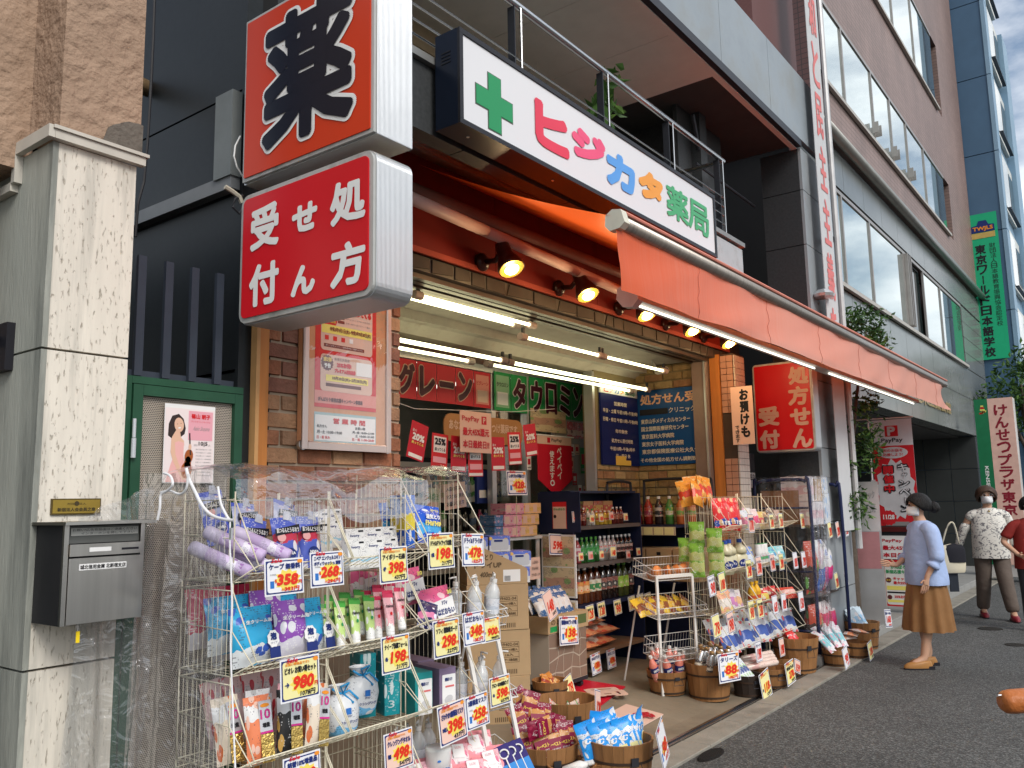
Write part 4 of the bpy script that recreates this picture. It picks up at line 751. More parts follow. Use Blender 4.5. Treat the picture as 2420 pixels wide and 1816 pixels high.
nbx('recess_ceiling', mat('recess_dark', (.06, .06, .06), .7), 10.3, 19.66, 3.2, 6.2, 2.72, 2.745); nbx('recess_back', MC['recess_dark'], 10.3, 19.66, 6.0, 6.2, .1, 2.72); nbx('roof_mass', BTD, 10.3, 21.9, 3.3, 9, 11.2, 14.4); nbx('floor_mass', JOINT, 10.31, 21.89, 3.31, 8, 2.80, 11.1)
nbx('recess_side', MC['dark_polished'], 10.2, 10.3, 3.2, 6.0, .1, 2.72)
for i in range(3): nbx('entrance_glass', GLD, 11+i*1.5, 12.4+i*1.5, 5.2, 5.22, .1, 2.6)
nbx('pale_column', mat('pale_wall', (.50, .48, .43), .7, var=.05), 10.32, 10.9, 3.22, 3.6, .1, 2.72)
NBL = T(NB, '土木工業会館', (14.3-16, 17.2-16, 3.0, 3.22), mat('gold_letters', (.55, .42, .2), .35, .7), .012, y=2.88-3)

# ---------------- blue building further on ----------------
BB = thing('blue_building', 'blue clad tower block with white window strips beyond the brown building', 'building', (24, 4, 0))
BL1 = mat('blue_cladding', (.07, .14, .23), .5, var=.1, scale=1.5); BL2 = mat('light_blue_cladding', (.22, .35, .47), .45, var=.08, scale=1.5); WP = mat('white_panel', (.62, .64, .60), .4, var=.06)
for k in range(9): MB().box(21.95, 22.0, 2.27, 5.5, k*1.9+.01, (k+1)*1.9-.01).build('side_panel', BL1, BB); MB().box(21.93, 22.4, 2.18, 2.269, k*1.9+.01, (k+1)*1.9-.01).build('corner_panel', BL2, BB)
MB().box(22.01, 24.4, 2.27, 5.5, 0, 17).build('core', BL2, BB)
for k in range(9):
    z = .6+k*1.9; f = MB().box(22.45, 24.35, 2.2, 2.265, z, z+1.45).build('window', WP, BB); MB().box(23.5, 24.2, 2.185, 2.199, z+.3, z+1.2).build('pane', GLD, BB); MB().box(22.5, 23.4, 2.185, 2.199, z+.1, z+1.35).build('pane', mat('white_glass', (.75, .78, .76), .15), BB); MB().box(22.45, 24.35, 2.1, 2.18, z+.02, z+.04).build('guard_bar', DARKM, BB)
MB().box(24.41, 25.4, 2.1, 5.5, 0, 13.5).build('stair_tower', BL2, BB)
MB().box(25.41, 60, 2.6, 9, 0, 6.4).build('low_wing', BL1, BB)
gb = thing('green_banner', 'tall green school banner with black vertical lettering on the blue building', 'banner', (21.9, 2.96, 4.6), rad(-90)); bpy.context.view_layer.update()
MB().box(0, .60, 0, .01, 0, 3.45).build('cloth', mat('banner_green', (.015, .42, .20), .6, var=.05), gb, world=False)
MB().extr([(.06, -.006, 3.0), (.54, -.006, 3.0), (.54, -.006, 3.16), (.42, -.006, 3.18), (.38, -.006, 3.28), (.22, -.006, 3.28), (.18, -.006, 3.18), (.06, -.006, 3.16)][::-1], (0, .005, 0)).build('emblem', NAVY, gb, world=False)
MB().box(.06, .54, -.006, -.001, 2.86, 2.99).build('emblem_base', mat('gold_print', (.55, .40, .12), .5), gb, world=False); T(gb, 'TWJLS', (.09, .51, 3.02, 3.14), ORANGE, .006, y=-.01)
T(gb, '東京ワールド日本語学校', (.10, .32, .05, 2.72), BLACK, .008, vertical=True, y=-.004); T(gb, '財団法人日本語教育振興協会認定校', (.40, .52, .75, 2.72), BLACK, vertical=True, y=-.004)
py_ = thing('pylon_sign', 'tall green and pink pylon sign with vertical maroon lettering beyond the people', 'sign', (17.5, 2.55, 0), rad(-90)); bpy.context.view_layer.update()
MB().box(0, .62, .02, .30, .09, 3.27).build('case', mat('pylon_case', (.48, .46, .44), .5), py_, world=False)
MB().box(0, .218, 0, .019, .3, 3.27).build('green_panel', mat('pylon_green', (.015, .17, .07), .4), py_, world=False); MB().box(.220, .62, 0, .019, .3, 3.27).build('pink_panel', mat('pylon_pink', (.72, .46, .38), .4), py_, world=False)
MAR = flat('maroon_print', (.25, .015, .03)); T(py_, 'けんせつプラザ東京', (.31, .53, 1.15, 3.16), MAR, .008, vertical=True); T(py_, 'KENSETSU PLAZA TOKYO', (-2.05, -.55, .085, .145), WHITE, .003, M=Matrix.Rotation(rad(90), 4, 'Y'))
for k in range(4): MB().extr([(.07+k*.022, -.004, 3.0+k*.01), (.13+k*.018, -.004, 3.0+k*.01), (.15+k*.016, -.004, 3.03+k*.01), (.09+k*.02, -.004, 3.03+k*.01)], (0, .003, 0)).build('logo', YEL if k % 2 else RED, py_, world=False)
for k in range(3): MB().box(.09+k*.008, .17-k*.01, -.004, -.001, 3.06+k*.035, 3.085+k*.035).build('logo', YEL if k != 1 else RED, py_, world=False)
fw = thing('far_wall', 'low grey shuttered wall behind the pylon sign', 'wall', (25, 1, 0)); MB().box(26, 26.3, -1.5, 2.55, 0, 2.6).build('wall', mat('far_wall_grey', (.22, .23, .24), .7), fw)
for k in range(10): MB().box(25.95, 25.99, -1.4, 2.5, .3+k*.2, .48+k*.2).build('shutter_slat', mat('slat_dark', (.10, .10, .11), .5), fw)
# ---------------- goods: builders ----------------
ORD = ['leftmost', 'second from left', 'third from left', 'fourth from left', 'fifth from left', 'sixth from left', 'seventh from left', 'eighth from left', 'ninth from left', 'tenth from left', 'eleventh from left', 'twelfth from left', 'thirteenth from left', 'fourteenth from left']
def pouch(w, h, d, seed=0, seal=.09, crimp=.05, nu=10, nv=12, fold=0):
    mb = MB(); vs = []
    for s in (-1, 1):
        for j in range(nv+1):
            t = j/nv; e = 0 if (t < seal*.5 or t > 1-seal) else math.sin(math.pi*min(1, max(0, (t-seal*.5)/(1-seal*1.5))))**.55
            for i in range(nu+1):
                q = i/nu*2-1; k = e*max(0, 1-abs(q)**3)**.7; n_ = noise.noise(Vector((q*3+seed, t*5, s*3+seed)))*.09+noise.noise(Vector((q*9+seed, t*13, s*3)))*.035
                ww = 1-crimp*e; z = t*h; y = s*d/2*k*(1+n_*2)+s*.0006
                if fold and t > 1-seal: y -= (t-1+seal)*h*fold
                vs.append((q*w/2*ww*(1+.02*n_), y, z))
    fs = []; r = nu+1; o = (nv+1)*r
    for j in range(nv):
        for i in range(nu): a = j*r+i; fs.append((a, a+1, a+r+1, a+r)); fs.append((o+a+1, o+a, o+a+r, o+a+r+1))
    return mb.add(vs, fs)
def product(name, mb, mats, label, cat, M, group=None, smooth=True):
    o = bpy.data.objects.new(name, mb.mesh(name, mats, smooth)); C.objects.link(o); o.matrix_world = M; return info(o, label, cat, group)
def again(o, M, label):
    c = copy_tree(o, M, label); return c
def row(name, cat, group, desc, place, Ms, makers):
    """makers: list of functions M,label -> object (prototype); later ones copied. labels carry the order from the left"""
    out = []; protos = {}
    for i, M in enumerate(Ms):
        k = i % len(makers); lab = ('%s, %s %s' % (desc if isinstance(desc, str) else desc[k % len(desc)], ORD[i] if len(Ms) > 1 else '', place)).replace(',  ', ' ').replace(', %s' % place, ' '+place) if len(Ms) == 1 else '%s, %s %s' % (desc if isinstance(desc, str) else desc[k], ORD[i], place)
        if k in protos: o = copy_tree(protos[k], M, lab)
        else:
            o = makers[k](M, lab); reg(o); protos[k] = o
            if group: o['group'] = group
        out.append(o)
    return out
def boxp(w, h, d, m, prints=()):
    def f(M, lab, name='carton', cat='box'):
        t = thing(name, lab, cat); t.matrix_world = M
        MB().cbox(-w/2, w/2, 0, d, 0, h, .001).build('box_body', m, t, world=False)
        for b, mm in prints: R2(t, (b[0]*w-w/2, b[1]*w-w/2, b[2]*h, b[3]*h), mm, y=-.0009)
        return t
    return f
def bottle(r, h, body, capm, labm=None, neck=.32, capr=.42, lab=(.25, .6), n=14, name='bottle', cat='bottle', shoulder=.62, txt=None):
    def f(M, lb):
        t = thing(name, lb, cat); t.matrix_world = M; s = shoulder
        MB().lathe([(r*.9, 0), (r, .02*h), (r, s*h), (r*.85, (s+.08)*h), (r*neck*1.25, (s+.22)*h), (r*neck, (s+.24)*h), (r*neck, .93*h)], n=n).build('bottle_body', body, t, True, world=False)
        MB().lathe([(r*capr, .905*h), (r*capr, h)], n=n).build('cap', capm, t, world=False)
        if labm: MB().lathe([(r*1.015, lab[0]*h), (r*1.015, lab[1]*h)], n=n, cap=False).build('label_band', labm, t, True, world=False)
        if txt: T(t, txt[0], (-r*.75, r*.75, txt[2]*h, txt[3]*h), txt[1], .0008, y=-r*1.03, nd=4)
        return t
    return f
SALE = flat('sale_red', (.60, .02, .03)); PRC = flat('price_red', (.70, .035, .015)); BURST = flat('burst_yellow', (.82, .66, .12)); CARDW = flat('card_white', (.76, .76, .78))
def tag(p, w, bg, title, price, sub, where, ratio=.74, rz=0, roll=0, tilt=-4, full=True, lab=None, pre='各'):
    """price card hanging from its top edge; p = top centre"""
    cn = {'Y': 'yellow', 'W': 'white', 'P': 'pink'}[bg]; h = w*ratio
    t = thing('price_card', (lab or '%s price card reading %s yen %s' % (cn, price, where)), 'price card', group='hand printed price cards')
    t.matrix_world = TRS(p, rad(rz), rad(tilt), rad(roll))
    bgm = {'Y': PALEY, 'W': CARDW, 'P': PPINK}[bg]
    MB().extr([(-w/2, -.001+.0, -h), (w/2, -.001, -h), (w/2, -.001, 0), (-w/2, -.001, 0)], (0, .001, 0)).build('card', CARDW, t, world=False)
    k = w*.035; MB().extr([(a, -.0018, b) for a, b in rrect(-w/2+k, w/2-k, -h+k, -k, k*.4, 2)], (0, .0007, 0)).build('border', NAVY, t, world=False)
    k2 = w*.062; MB().extr([(a, -.0026, b) for a, b in rrect(-w/2+k2, w/2-k2, -h+k2, -k2, k*1.6, 3)], (0, .0007, 0)).build('field', bgm, t, world=False)
    def TT(body, a, b, c, d, m, bold=0., sh=0): return T(t, body, (-w/2+a*w, -w/2+b*w, -h+c*h, -h+d*h), m, bold*w, y=-.0048, shear=sh, nd=6)
    if full:
        TT('Sale', .16, .44, .90, 1.01, SALE, .004, .3); MB().extr([(a, -.0030, b) for a, b in ell(w*.40, -h*.10, w*.07, w*.045, 12)], (0, .0004, 0)).build('badge', ORANGE, t, world=False)
        n = 11; MB().extr([((w*.08+(.36 if q % 2 else .27)*w*math.cos(q*math.pi/n)), -.0029, (-h*.60+(.27 if q % 2 else .20)*w*math.sin(q*math.pi/n)*.9)) for q in range(2*n)], (0, .0003, 0)).build('burst', BURST, t, world=False)
    if title:
        if '\n' in title: a_, b_ = title.split('\n'); TT(a_, .10, .90, .76, .88, NAVY, .005); TT(b_, .10, .90, .61, .73, NAVY, .005)
        else: TT(title, .10, .90, .64 if bg != 'W' else .70, .80 if bg != 'W' else .87, NAVY if bg != 'Y' else BLACK, .006)
    if bg != 'W' and full: TT('お買い得商品です!!', .12, .72, .83, .90, ORANGE, .002)
    TT(price, .30 if full else .22, .84, .26 if sub else .12, .58 if full else .66, PRC, .018 if len(price) < 4 else .014, .18)
    if full:
        TT('円', .85, .93, .28, .38, PRC, .003)
        if pre: TT(pre, .10 if bg != 'W' else .24, .21 if bg != 'W' and len(pre) < 3 else .29, .34, .46, PRC if bg == 'W' else NAVY, .006)
        if bg == 'W': MB().extr([(a, -.0030, b) for a, b in rrect(-w*.37, -w*.27, -h*.80, -h*.60, .001, 1)], (0, .0003, 0)).build('mark', BLUE, t, world=False); TT('本体価格', .12, .28, .55, .60, GREY); TT('(税込価格', .40, .62, .10, .18, PRC)
    if sub: TT(sub+'円', .48, .86, .09, .22, BLACK if bg != 'W' else PRC, .004, .12)
    return t
def tagp(u, v, y, w, *a, **k):
    """by the photo position of its centre on the real plane y (or x when rz=-90)"""
    p = P(u, v, x=y) if abs(k.get('rz', 0)) == 90 else P(u, v, y=y)
    return tag(p+Vector((0, 0, w*k.get('ratio', .74)/2)), w, *a, **k)
def cell(mb, x0, x1, yl, yp, yb, zl, zf, zt, s=.030, r=.0014, R=.0030, n=4):
    k = max(3, int((x1-x0)/s))
    for i in range(k+1):
        x = x0+(x1-x0)*i/k; mb.tube([(x, yb, zf), (x, yp, zf), (x, yl, zl)], r, n, cap=False); mb.tube([(x, yb, zf), (x, yb, zt-.02)], r, n, cap=False)
    k = max(3, int((yb-yp)/s))
    for x in (x0, x1):
        for i in range(k+1): y = yp+(yb-yp)*i/k; mb.tube([(x, y, zf), (x, y, zt-.03)], r, n, cap=False)
        mb.tube([(x, yb, zt-.03), (x, yp, zt-.03), (x, yl, zl)], R, 6); mb.tube([(x, yb, zf+.17), (x, yp, zf+.16), (x, yl+.015, zl-.02)], R*.8, 5)
        mb.tube([(x, yb, zf), (x, yp, zf), (x, yl, zl)], R, 5); mb.tube([(x, yp, zf), (x, yp, zt)], R, 5); mb.tube([(x, yb, zf), (x, yb, zt)], R, 5)
    for y, z in ((yb, zf), (yp, zf), ((yb+yp)/2, zf), (yl, zl), ((yl+yp)/2, (zl+zf)/2), (yb, zt-.03), (yb, zf+.17)): mb.tube([(x0, y, z), (x1, y, z)], R if (y, z) == (yl, zl) else R*.8, 6)
def wire_rack(name, label, x0, cols, w, yl, yp, yb, zls, h, m, lip=.066, group=None, s=.030):
    t = thing(name, label, 'rack', (x0+cols*w/2, (yp+yb)/2, 0), group=group)
    for c in range(cols):
        for zl in zls: mb = MB(); cell(mb, x0+c*w+.004, x0+(c+1)*w-.004, yl, yp, yb, zl, zl-lip, zl-lip+h, s); mb.build('wire_basket', m, t, True)
    zb = min(zls)-lip
    for c in range(cols+1):
        for y in (yp, yb): MB().tube([(x0+c*w, y, 0), (x0+c*w, y, zb)], .004, 6).build('leg', m, t)
    return t
def tub(cx, cy, R, h, label, z=None, group='wooden tubs on the shop floor', nst=20, taper=.80, dark=False, handle=True):
    z = fz(cy) if z is None else z; t = thing('wooden_tub', label, 'tub', (cx, cy, z), group=group)
    wm = WOOD if not dark else mat('dark_tub_wood', (.035, .025, .02), .6, var=.3, stretch=(1, 1, .1))
    for k in range(nst):
        a0 = 2*math.pi*k/nst+.004; a1 = 2*math.pi*(k+1)/nst-.004; rt_ = R+random.uniform(-.0015, .0015); rb = R*taper; th = .012; top = h+random.uniform(-.002, .002)
        q = [(rb*math.cos(a0), rb*math.sin(a0), .0), (rb*math.cos(a1), rb*math.sin(a1), .0), (rt_*math.cos(a1), rt_*math.sin(a1), top), (rt_*math.cos(a0), rt_*math.sin(a0), top)]
        q += [((rb-th)*math.cos(a0), (rb-th)*math.sin(a0), .0), ((rb-th)*math.cos(a1), (rb-th)*math.sin(a1), .0), ((rt_-th)*math.cos(a1), (rt_-th)*math.sin(a1), top), ((rt_-th)*math.cos(a0), (rt_-th)*math.sin(a0), top)]
        MB().add(q, [(0, 1, 2, 3), (7, 6, 5, 4), (3, 2, 6, 7), (0, 3, 7, 4), (1, 5, 6, 2)]).build('stave', wm, t, world=False)
    for zz_ in (.10, .70): r_ = R*(taper+(1-taper)*zz_)+.003; MB().lathe([(r_, zz_*h-.007), (r_+.002, zz_*h+.007)], n=24, cap=False).build('hoop', HOOP, t, True, world=False)
    MB().lathe([(R*.86, h*.50), (R*.86, h*.505)], n=20).build('bottom_board', wm, t, world=False)
    if handle:
        g = rad(-125); r_ = R*.97; c_, s_ = math.cos(g), math.sin(g); MB().box(-.02, .02, -.006, 0, h*.66, h*.80).build('handle_plate', DARKM, t, world=False).matrix_local = Matrix.Translation((r_*c_, r_*s_, 0)) @ Matrix.Rotation(g+rad(90), 4, 'Z')
        MB().tube([(-.03, -.012, h*.70), (-.04, -.02, h*.48), (.04, -.02, h*.48), (.03, -.012, h*.70)], .0025, 5).build('handle', DARKM, t, world=False).matrix_local = Matrix.Translation((r_*c_, r_*s_, 0)) @ Matrix.Rotation(g+rad(90), 4, 'Z')
    return t
def heap(cx, cy, z, R, n, name, cat, group, desc, place, makers, lay=.9, lean=None, seed=1, jit=.3, rz=None):
    """n things in a tub: standing/leaning, ordered from left to right as seen from the street"""
    rnd = random.Random(seed); pts = []
    for i in range(n):
        f = math.sqrt((i+.5)/n); a = i*2.4+seed; pts.append((cx+R*f*math.cos(a)*.9, cy+R*f*math.sin(a)*.9))
    pts.sort(key=lambda p: (P_u(p[0], p[1], z)))
    Ms = []
    for x, y in pts:
        ln = lean if lean is not None else 0; Ms.append(TRS((x, y, z+rnd.uniform(0, .02)), (rz if rz is not None else rad(-35))+rnd.uniform(-jit, jit), rad(ln)+rnd.uniform(-jit, jit)*.5, rnd.uniform(-jit, jit)))
    return row(name, cat, group, desc, place, Ms, makers)
def P_u(x, y, z): d = Vector((x, y, z))-EYE; return 1210+2000*d.dot(RT)/d.dot(FW)
def mk(name, cat, mbf, mats, kids=None):
    def f(M, lab):
        o = product(name, mbf(), mats, lab, cat, M)
        if kids: kids(o)
        return o
    return f
# ---------------- RACK 1: cream wire rack under the plastic cover ----------------
R1 = wire_rack('wire_rack', 'cream wire display rack with two columns of baskets under clear plastic', 1.915, 2, .455, 2.60, 2.75, 3.08, (1.343, 1.009, .675, .341), .334, WIRE)
LIL = flat('lilac', (.52, .40, .62)); SILV = mat('silver_film', (.62, .62, .66), .25, .5, var=.05)
NV = pack('refill_blue', (.08, .12, .55), (.38, .42, .62), (.78, .60, .62), .52, .9, .55, 1); NV2 = pack('refill_blue_red', (.08, .12, .50), (.55, .04, .08), (.75, .72, .74), .50, .66, .5, 3)
def nk(o):
    MB().extr([(a, -.0275, b) for a, b in ell(0, .062, .026, .022)], (0, .001, 0)).build('emblem', NAVY, o, world=False); T(o, 'NIVEA', (-.021, .021, .056, .068), WHITE, .0008, y=-.029, nd=4)
    MB().extr([(a, -.0275, b) for a, b in ((-.055, .135), (.055, .150), (.055, .178), (-.055, .163))], (0, .001, 0)).build('slogan_band', BLACK, o, world=False); T(o, '肌つるんとうるおう', (-.05, .05, .146, .166), WHITE, .0006, y=-.029, nd=4)
    MB().extr([(a, -.027, b) for a, b in ell(-.03, .128, .019, .017)], (0, .001, 0)).build('round_mark', PINK, o, world=False)
    MB().extr([(.0, -.003, .205), (.04, -.003, .20), (.035, -.003, .235), (.01, -.003, .24)], (0, .006, 0)).build('spout', SILV, o, world=False)
G1 = 'refill pouches in the top left basket'
row('refill_pouch', 'pouch', G1, ['blue refill pouch with turquoise band', 'blue refill pouch with red band'], 'in top basket of the left rack', [TRS((x, y, 1.30+dz), rad(r_), rad(-14), rad(q)) for x, y, r_, q, dz in ((2.02, 2.98, 5, -8, .11), (2.10, 2.90, -6, 12, .0), (2.13, 2.96, 8, 4, .06), (2.215, 2.80, -8, -2, .0), (2.29, 2.94, 6, 14, .07), (2.335, 2.81, -4, 3, .0))],
    [mk('refill_pouch', 'pouch', lambda: pouch(.125, .215, .05, 1), NV, nk), mk('refill_pouch', 'pouch', lambda: pouch(.115, .215, .05, 5), NV2, nk)])
def spray(M, lab):
    t = thing('spray_can', lab, 'spray can'); t.matrix_world = M
    MB().lathe([(.024, 0), (.026, .01), (.026, .17), (.022, .18)], n=14).build('can_body', LIL, t, True, world=False); MB().lathe([(.0265, .175), (.0265, .235), (.02, .245)], n=14).build('cap', mat('lilac_cap', (.62, .55, .72), .3), t, True, world=False)
    MB().lathe([(.0264, .03), (.0264, .12)], n=14, cap=False).build('label_band', pack('lilac_label', (.60, .50, .70), (.75, .72, .80), (.4, .2, .5), .3, .6, .6, 4), t, True, world=False); return t
row('spray_can', 'spray can', 'lilac spray cans', 'lilac hair spray can lying slanted', 'in the top left basket', [TRS((x, 2.72, 1.31+dz), rad(25), rad(-62), rad(-28)) for x, dz in ((1.97, .0), (2.03, .055), (2.085, .0), (2.15, .05))], [spray])
SOAP = pack('soap_box', (.72, .72, .70), (.30, .55, .68), (.72, .72, .70), .28, .34, .45, 6)
def soapk(o): T(o, 'Ivory', (-.035, .015, .085, .10), NAVY, .0006, y=-.0012, nd=4); R2(o, (.012, .04, .108, .116), BLACK, y=-.0012)
def soapb(M, lab): o = boxp(.115, .125, .035, SOAP)(M, lab, 'soap_box', 'box'); soapk(o); return o
row('soap_box', 'box', 'white soap boxes', 'white soap carton with light blue stripe', 'in second top basket', [TRS((x, y, z), rad(r_), rad(-10)) for x, y, z, r_ in ((2.43, 2.86, 1.36, -4), (2.50, 2.70, 1.285, 3), (2.545, 2.90, 1.37, 5), (2.62, 2.72, 1.285, -3), (2.74, 2.75, 1.285, 4))], [soapb])
BI1 = pack('bodywash_blue', (.03, .38, .66), (.70, .74, .76), (.05, .12, .5), .0, .32, .5, 8); BI2 = pack('bodywash_purple', (.26, .08, .42), (.62, .60, .68), (.7, .7, .74), .0, .34, .5, 11); BI3 = pack('bodywash_red', (.60, .03, .10), (.7, .7, .74), (.3, .05, .2), .0, .3, .5, 12)
def bk_(o):
    MB().extr([(a, -.052, b) for a, b in [( .055+(.030 if k % 2 else .026)*math.cos(k*math.pi/8), .085+(.034 if k % 2 else .030)*math.sin(k*math.pi/8)) for k in range(16)]], (0, .001, 0)).build('flower_mark', WHITE, o, world=False)
    T(o, '泡', (.040, .070, .080, .108), NAVY, .002, y=-.054, nd=6); T(o, 'タイプ', (.040, .070, .066, .074), NAVY, y=-.054)
    MB().extr([(.035, -.051, .005), (.085, -.051, .005), (.085, -.051, .055), (.035, -.051, .055)], (0, .001, 0)).build('print', NAVY, o, world=False)
    T(o, '生クリーム泡', (-.06, .06, .150, .165), WHITE, .001, y=-.047, nd=4)
row('body_wash_bag', 'bag', 'large body wash sets', ['large blue body wash bag', 'large purple body wash bag', 'large light blue body wash bag', 'large red body wash bag'], 'in second tier of left rack', [TRS((x, y, .965), rad(r_), rad(-10), 0) for x, y, r_ in ((2.03, 2.76, 3), (2.19, 2.74, -4), (2.30, 2.76, 4), (2.12, 2.95, 0))],
    [mk('body_wash_bag', 'bag', lambda: pouch(.20, .215, .09, 2, seal=.14), BI1, bk_), mk('body_wash_bag', 'bag', lambda: pouch(.15, .225, .085, 3, seal=.14), BI2, bk_), mk('body_wash_bag', 'bag', lambda: pouch(.15, .22, .085, 4, seal=.14), BI1, bk_), mk('body_wash_bag', 'bag', lambda: pouch(.30, .235, .08, 6, seal=.14), BI3)])
def tubes_(col, top):
    m = pack('tube_%s' % col, (.76, .78, .72) if False else {'g': (.50, .68, .22), 'p': (.80, .42, .46)}[col], (.78, .78, .76), (.8, .8, .78), -.2, .22, .2, 3 if col == 'g' else 9)
    def f(M, lab):
        t = thing('cleanser_tube', lab, 'tube'); t.matrix_world = M
        mb = MB(); vs = []
        for j in range(7):
            q = j/6; ry = .019*(1-q)**.7+.001; rx = .019+.010*q
            for k in range(12): g = 2*math.pi*k/12; vs.append((rx*math.cos(g), ry*math.sin(g), .02+.15*q))
        mb.add(vs, [(j*12+k, j*12+(k+1) % 12, (j+1)*12+(k+1) % 12, (j+1)*12+k) for j in range(6) for k in range(12)]); mb.build('tube_body', m, t, True, world=False)
        MB().extr([(-.029, -.0015, .17)]+[(-.029+.0045*k, -.0015, .185+(.004 if k % 2 else 0)) for k in range(14)]+[(.029, -.0015, .17)], (0, .003, 0)).build('crimp', mat('crimp_'+col, {'g': (.08, .40, .06), 'p': (.65, .05, .12)}[col], .4), t, world=False)
        MB().lathe([(.018, 0), (.019, .02)], n=12).build('cap', WHITE, t, True, world=False); T(t, 'naive', (-.020, .020, .125, .140), BLACK, .0005, y=-.012, nd=4)
        MB().extr([(a, -.0165, b) for a, b in ell(.002, .098, .006, .008, 8)], (0, .001, 0)).build('fruit_mark', {'g': GREEN, 'p': RED}[col], t, world=False); return t
    return f
row('cleanser_tube', 'tube', 'face wash tubes standing upside down', ['pale green face wash tube', 'pale green face wash tube'], 'in right basket second tier', [TRS((2.42+i*.042, 2.82-(i % 2)*.05, .96+.002*i), rad(-8), rad(-14), rad(6)) for i in range(7)], [tubes_('g', 0)])
row('cleanser_tube', 'tube', 'face wash tubes standing upside down', 'pink face wash tube with white base', 'in right basket second tier', [TRS((2.705+i*.036, 2.80-(i % 2)*.04, .965+.01*i), rad(-8), rad(-14), rad(4)) for i in range(4)], [tubes_('p', 0)])
GOLD = mat('gold_foil', (.70, .48, .14), .25, .9, bump=.5, bscale=60)
def p10(nm, base, acc):
    m = pack('ten_%s' % nm, base, (.70, .70, .70), acc, .62, .86, .3, len(nm))
    def k(o):
        MB().extr([(-.004, -.024, .10), (.046, -.024, .10), (.046, -.024, .215), (-.004, -.024, .215)], (0, .001, 0)).build('print', SILV, o, world=False); T(o, '10', (.0, .040, .150, .185), flat('magenta_print', (.60, .03, .25)), .001, y=-.026, nd=4); T(o, '増量', (.006, .036, .120, .138), BLACK, .001, y=-.026, nd=4)
        R2(o, (-.004, .046, .100, .107), flat('magenta_print', (.6, .03, .25)), y=-.026); MB().extr([(a, -.026, b) for a, b in ell(.020, .198, .018, .007)], (0, .001, 0)).build('print', ORANGE, o, world=False)
        MB().extr([(-.004, -.0255, .0), (.046, -.0255, .0), (.046, -.0255, .098), (-.004, -.0255, .098)], (0, .001, 0)).build('gold_panel', GOLD, o, world=False)
    return mk('shampoo_refill', 'pouch', lambda: pouch(.105, .235, .045, len(nm), seal=.06), m, k)
row('shampoo_refill', 'pouch', 'tall shampoo refills with gold panels', ['cream refill pouch with 10 and gold panel', 'orange refill pouch with 10 and gold panel', 'white refill pouch with 10 and gold panel', 'black floral refill pouch with 10 and gold panel', 'pink refill pouch with 10 and gold panel'], 'in third tier basket', [TRS((1.965+i*.063, 2.80-(i % 2)*.09+(.04 if i > 5 else 0), .625), rad(-10+i*2), rad(-10), rad(-4+i*3)) for i in range(7)],
    [p10('cream', (.72, .62, .50), (.6, .15, .05)), p10('orange', (.75, .22, .10), (.78, .5, .4)), p10('white_', (.72, .72, .72), (.5, .5, .5)), p10('black', (.02, .02, .02), (.5, .3, .08)), p10('pink', (.78, .38, .42), (.6, .05, .12))])
row('shampoo_refill', 'pouch', 'pale pink refills at the back', 'pale pink refill pouch with red mark standing behind', 'in third tier basket', [TRS((2.05+i*.075, 2.99, .64), rad(6-i*4), rad(-8), rad(-8+i*5)) for i in range(4)], [mk('shampoo_refill', 'pouch', lambda: pouch(.10, .25, .045, 9, seal=.06), pack('pale_pink_refill', (.74, .52, .52), (.7, .6, .6), (.55, .04, .06), .7, .8, .3, 2))])
CLT = mat('drawstring_film', (.66, .70, .74), .35, var=.06, spec=.6); CLB = pack('towel_bag', (.66, .68, .70), (.16, .45, .72), (.68, .7, .72), -.3, .18, .3, 5)
def dbag(M, lab):
    t = thing('towel_bag', lab, 'bag'); t.matrix_world = M
    mb = MB(); prof = [(.055, 0), (.075, .02), (.082, .08), (.075, .13), (.040, .155), (.022, .162), (.05, .195)]; vs = []; n = 20
    for r_, z in prof:
        for k in range(n): g = 2*math.pi*k/n; rr = r_*(1+.05*math.sin(5*g+z*30)); vs.append((rr*math.cos(g), rr*math.sin(g)*.8, z))
    mb.add(vs, [(j*n+k, j*n+(k+1) % n, (j+1)*n+(k+1) % n, (j+1)*n+k) for j in range(len(prof)-1) for k in range(n)]); mb.build('bag_body', CLB, t, True, world=False)
    MB().tube([(-.05, -.03, .185), (-.02, -.03, .165), (0, -.028, .160), (.03, -.03, .168), (.06, -.05, .13)], .005, 6).build('drawstring', mat('blue_ribbon', (.03, .30, .62), .5), t, True, world=False); MB().tube([(.0, -.03, .16), (-.02, -.045, .19), (.02, -.045, .20), (.0, -.03, .16), (.03, -.06, .12)], .005, 6).build('bow', MC['blue_ribbon'], t, True, world=False)
    MB().box(-.012, .012, -.069, -.068, .08, .105).build('logo', BLUE, t, world=False); T(t, 'ITO', (-.012, .012, .070, .077), NAVY, .0004, y=-.069, nd=4); T(t, 'クレンジング', (-.04, .04, .045, .058), NAVY, .0005, y=-.069, nd=4); return t
row('towel_bag', 'bag', None, 'white and blue drawstring bag with blue ribbon', 'in the lower right basket', [TRS((2.475, 2.78, .62), rad(-10), rad(-6)), TRS((2.615, 2.82, .67), rad(-14), 0)], [dbag])
TEAL = pack('teal_box', (.01, .24, .28), (.02, .30, .34), (.6, .7, .7), .2, .5, .25, 7)
row('comb_box', 'box', None, 'teal upright carton with white lettering', 'in lower basket', [TRS((2.70, 2.86, .63), rad(-20)), TRS((2.79, 2.80, .63), rad(-20))], [lambda M, lab: (lambda o: (T(o, 'セブン 3', (-.02, .01, .03, .20), flat('teal_print', (.5, .6, .6)), y=-.0015, vertical=True), o)[1])(boxp(.075, .27, .12, TEAL)(M, lab, 'comb_box', 'box'))])
tagp(670, 1363, 2.585, .175, 'W', 'ケープ 無香料', '358', '393', 'on the top left basket', full=True)
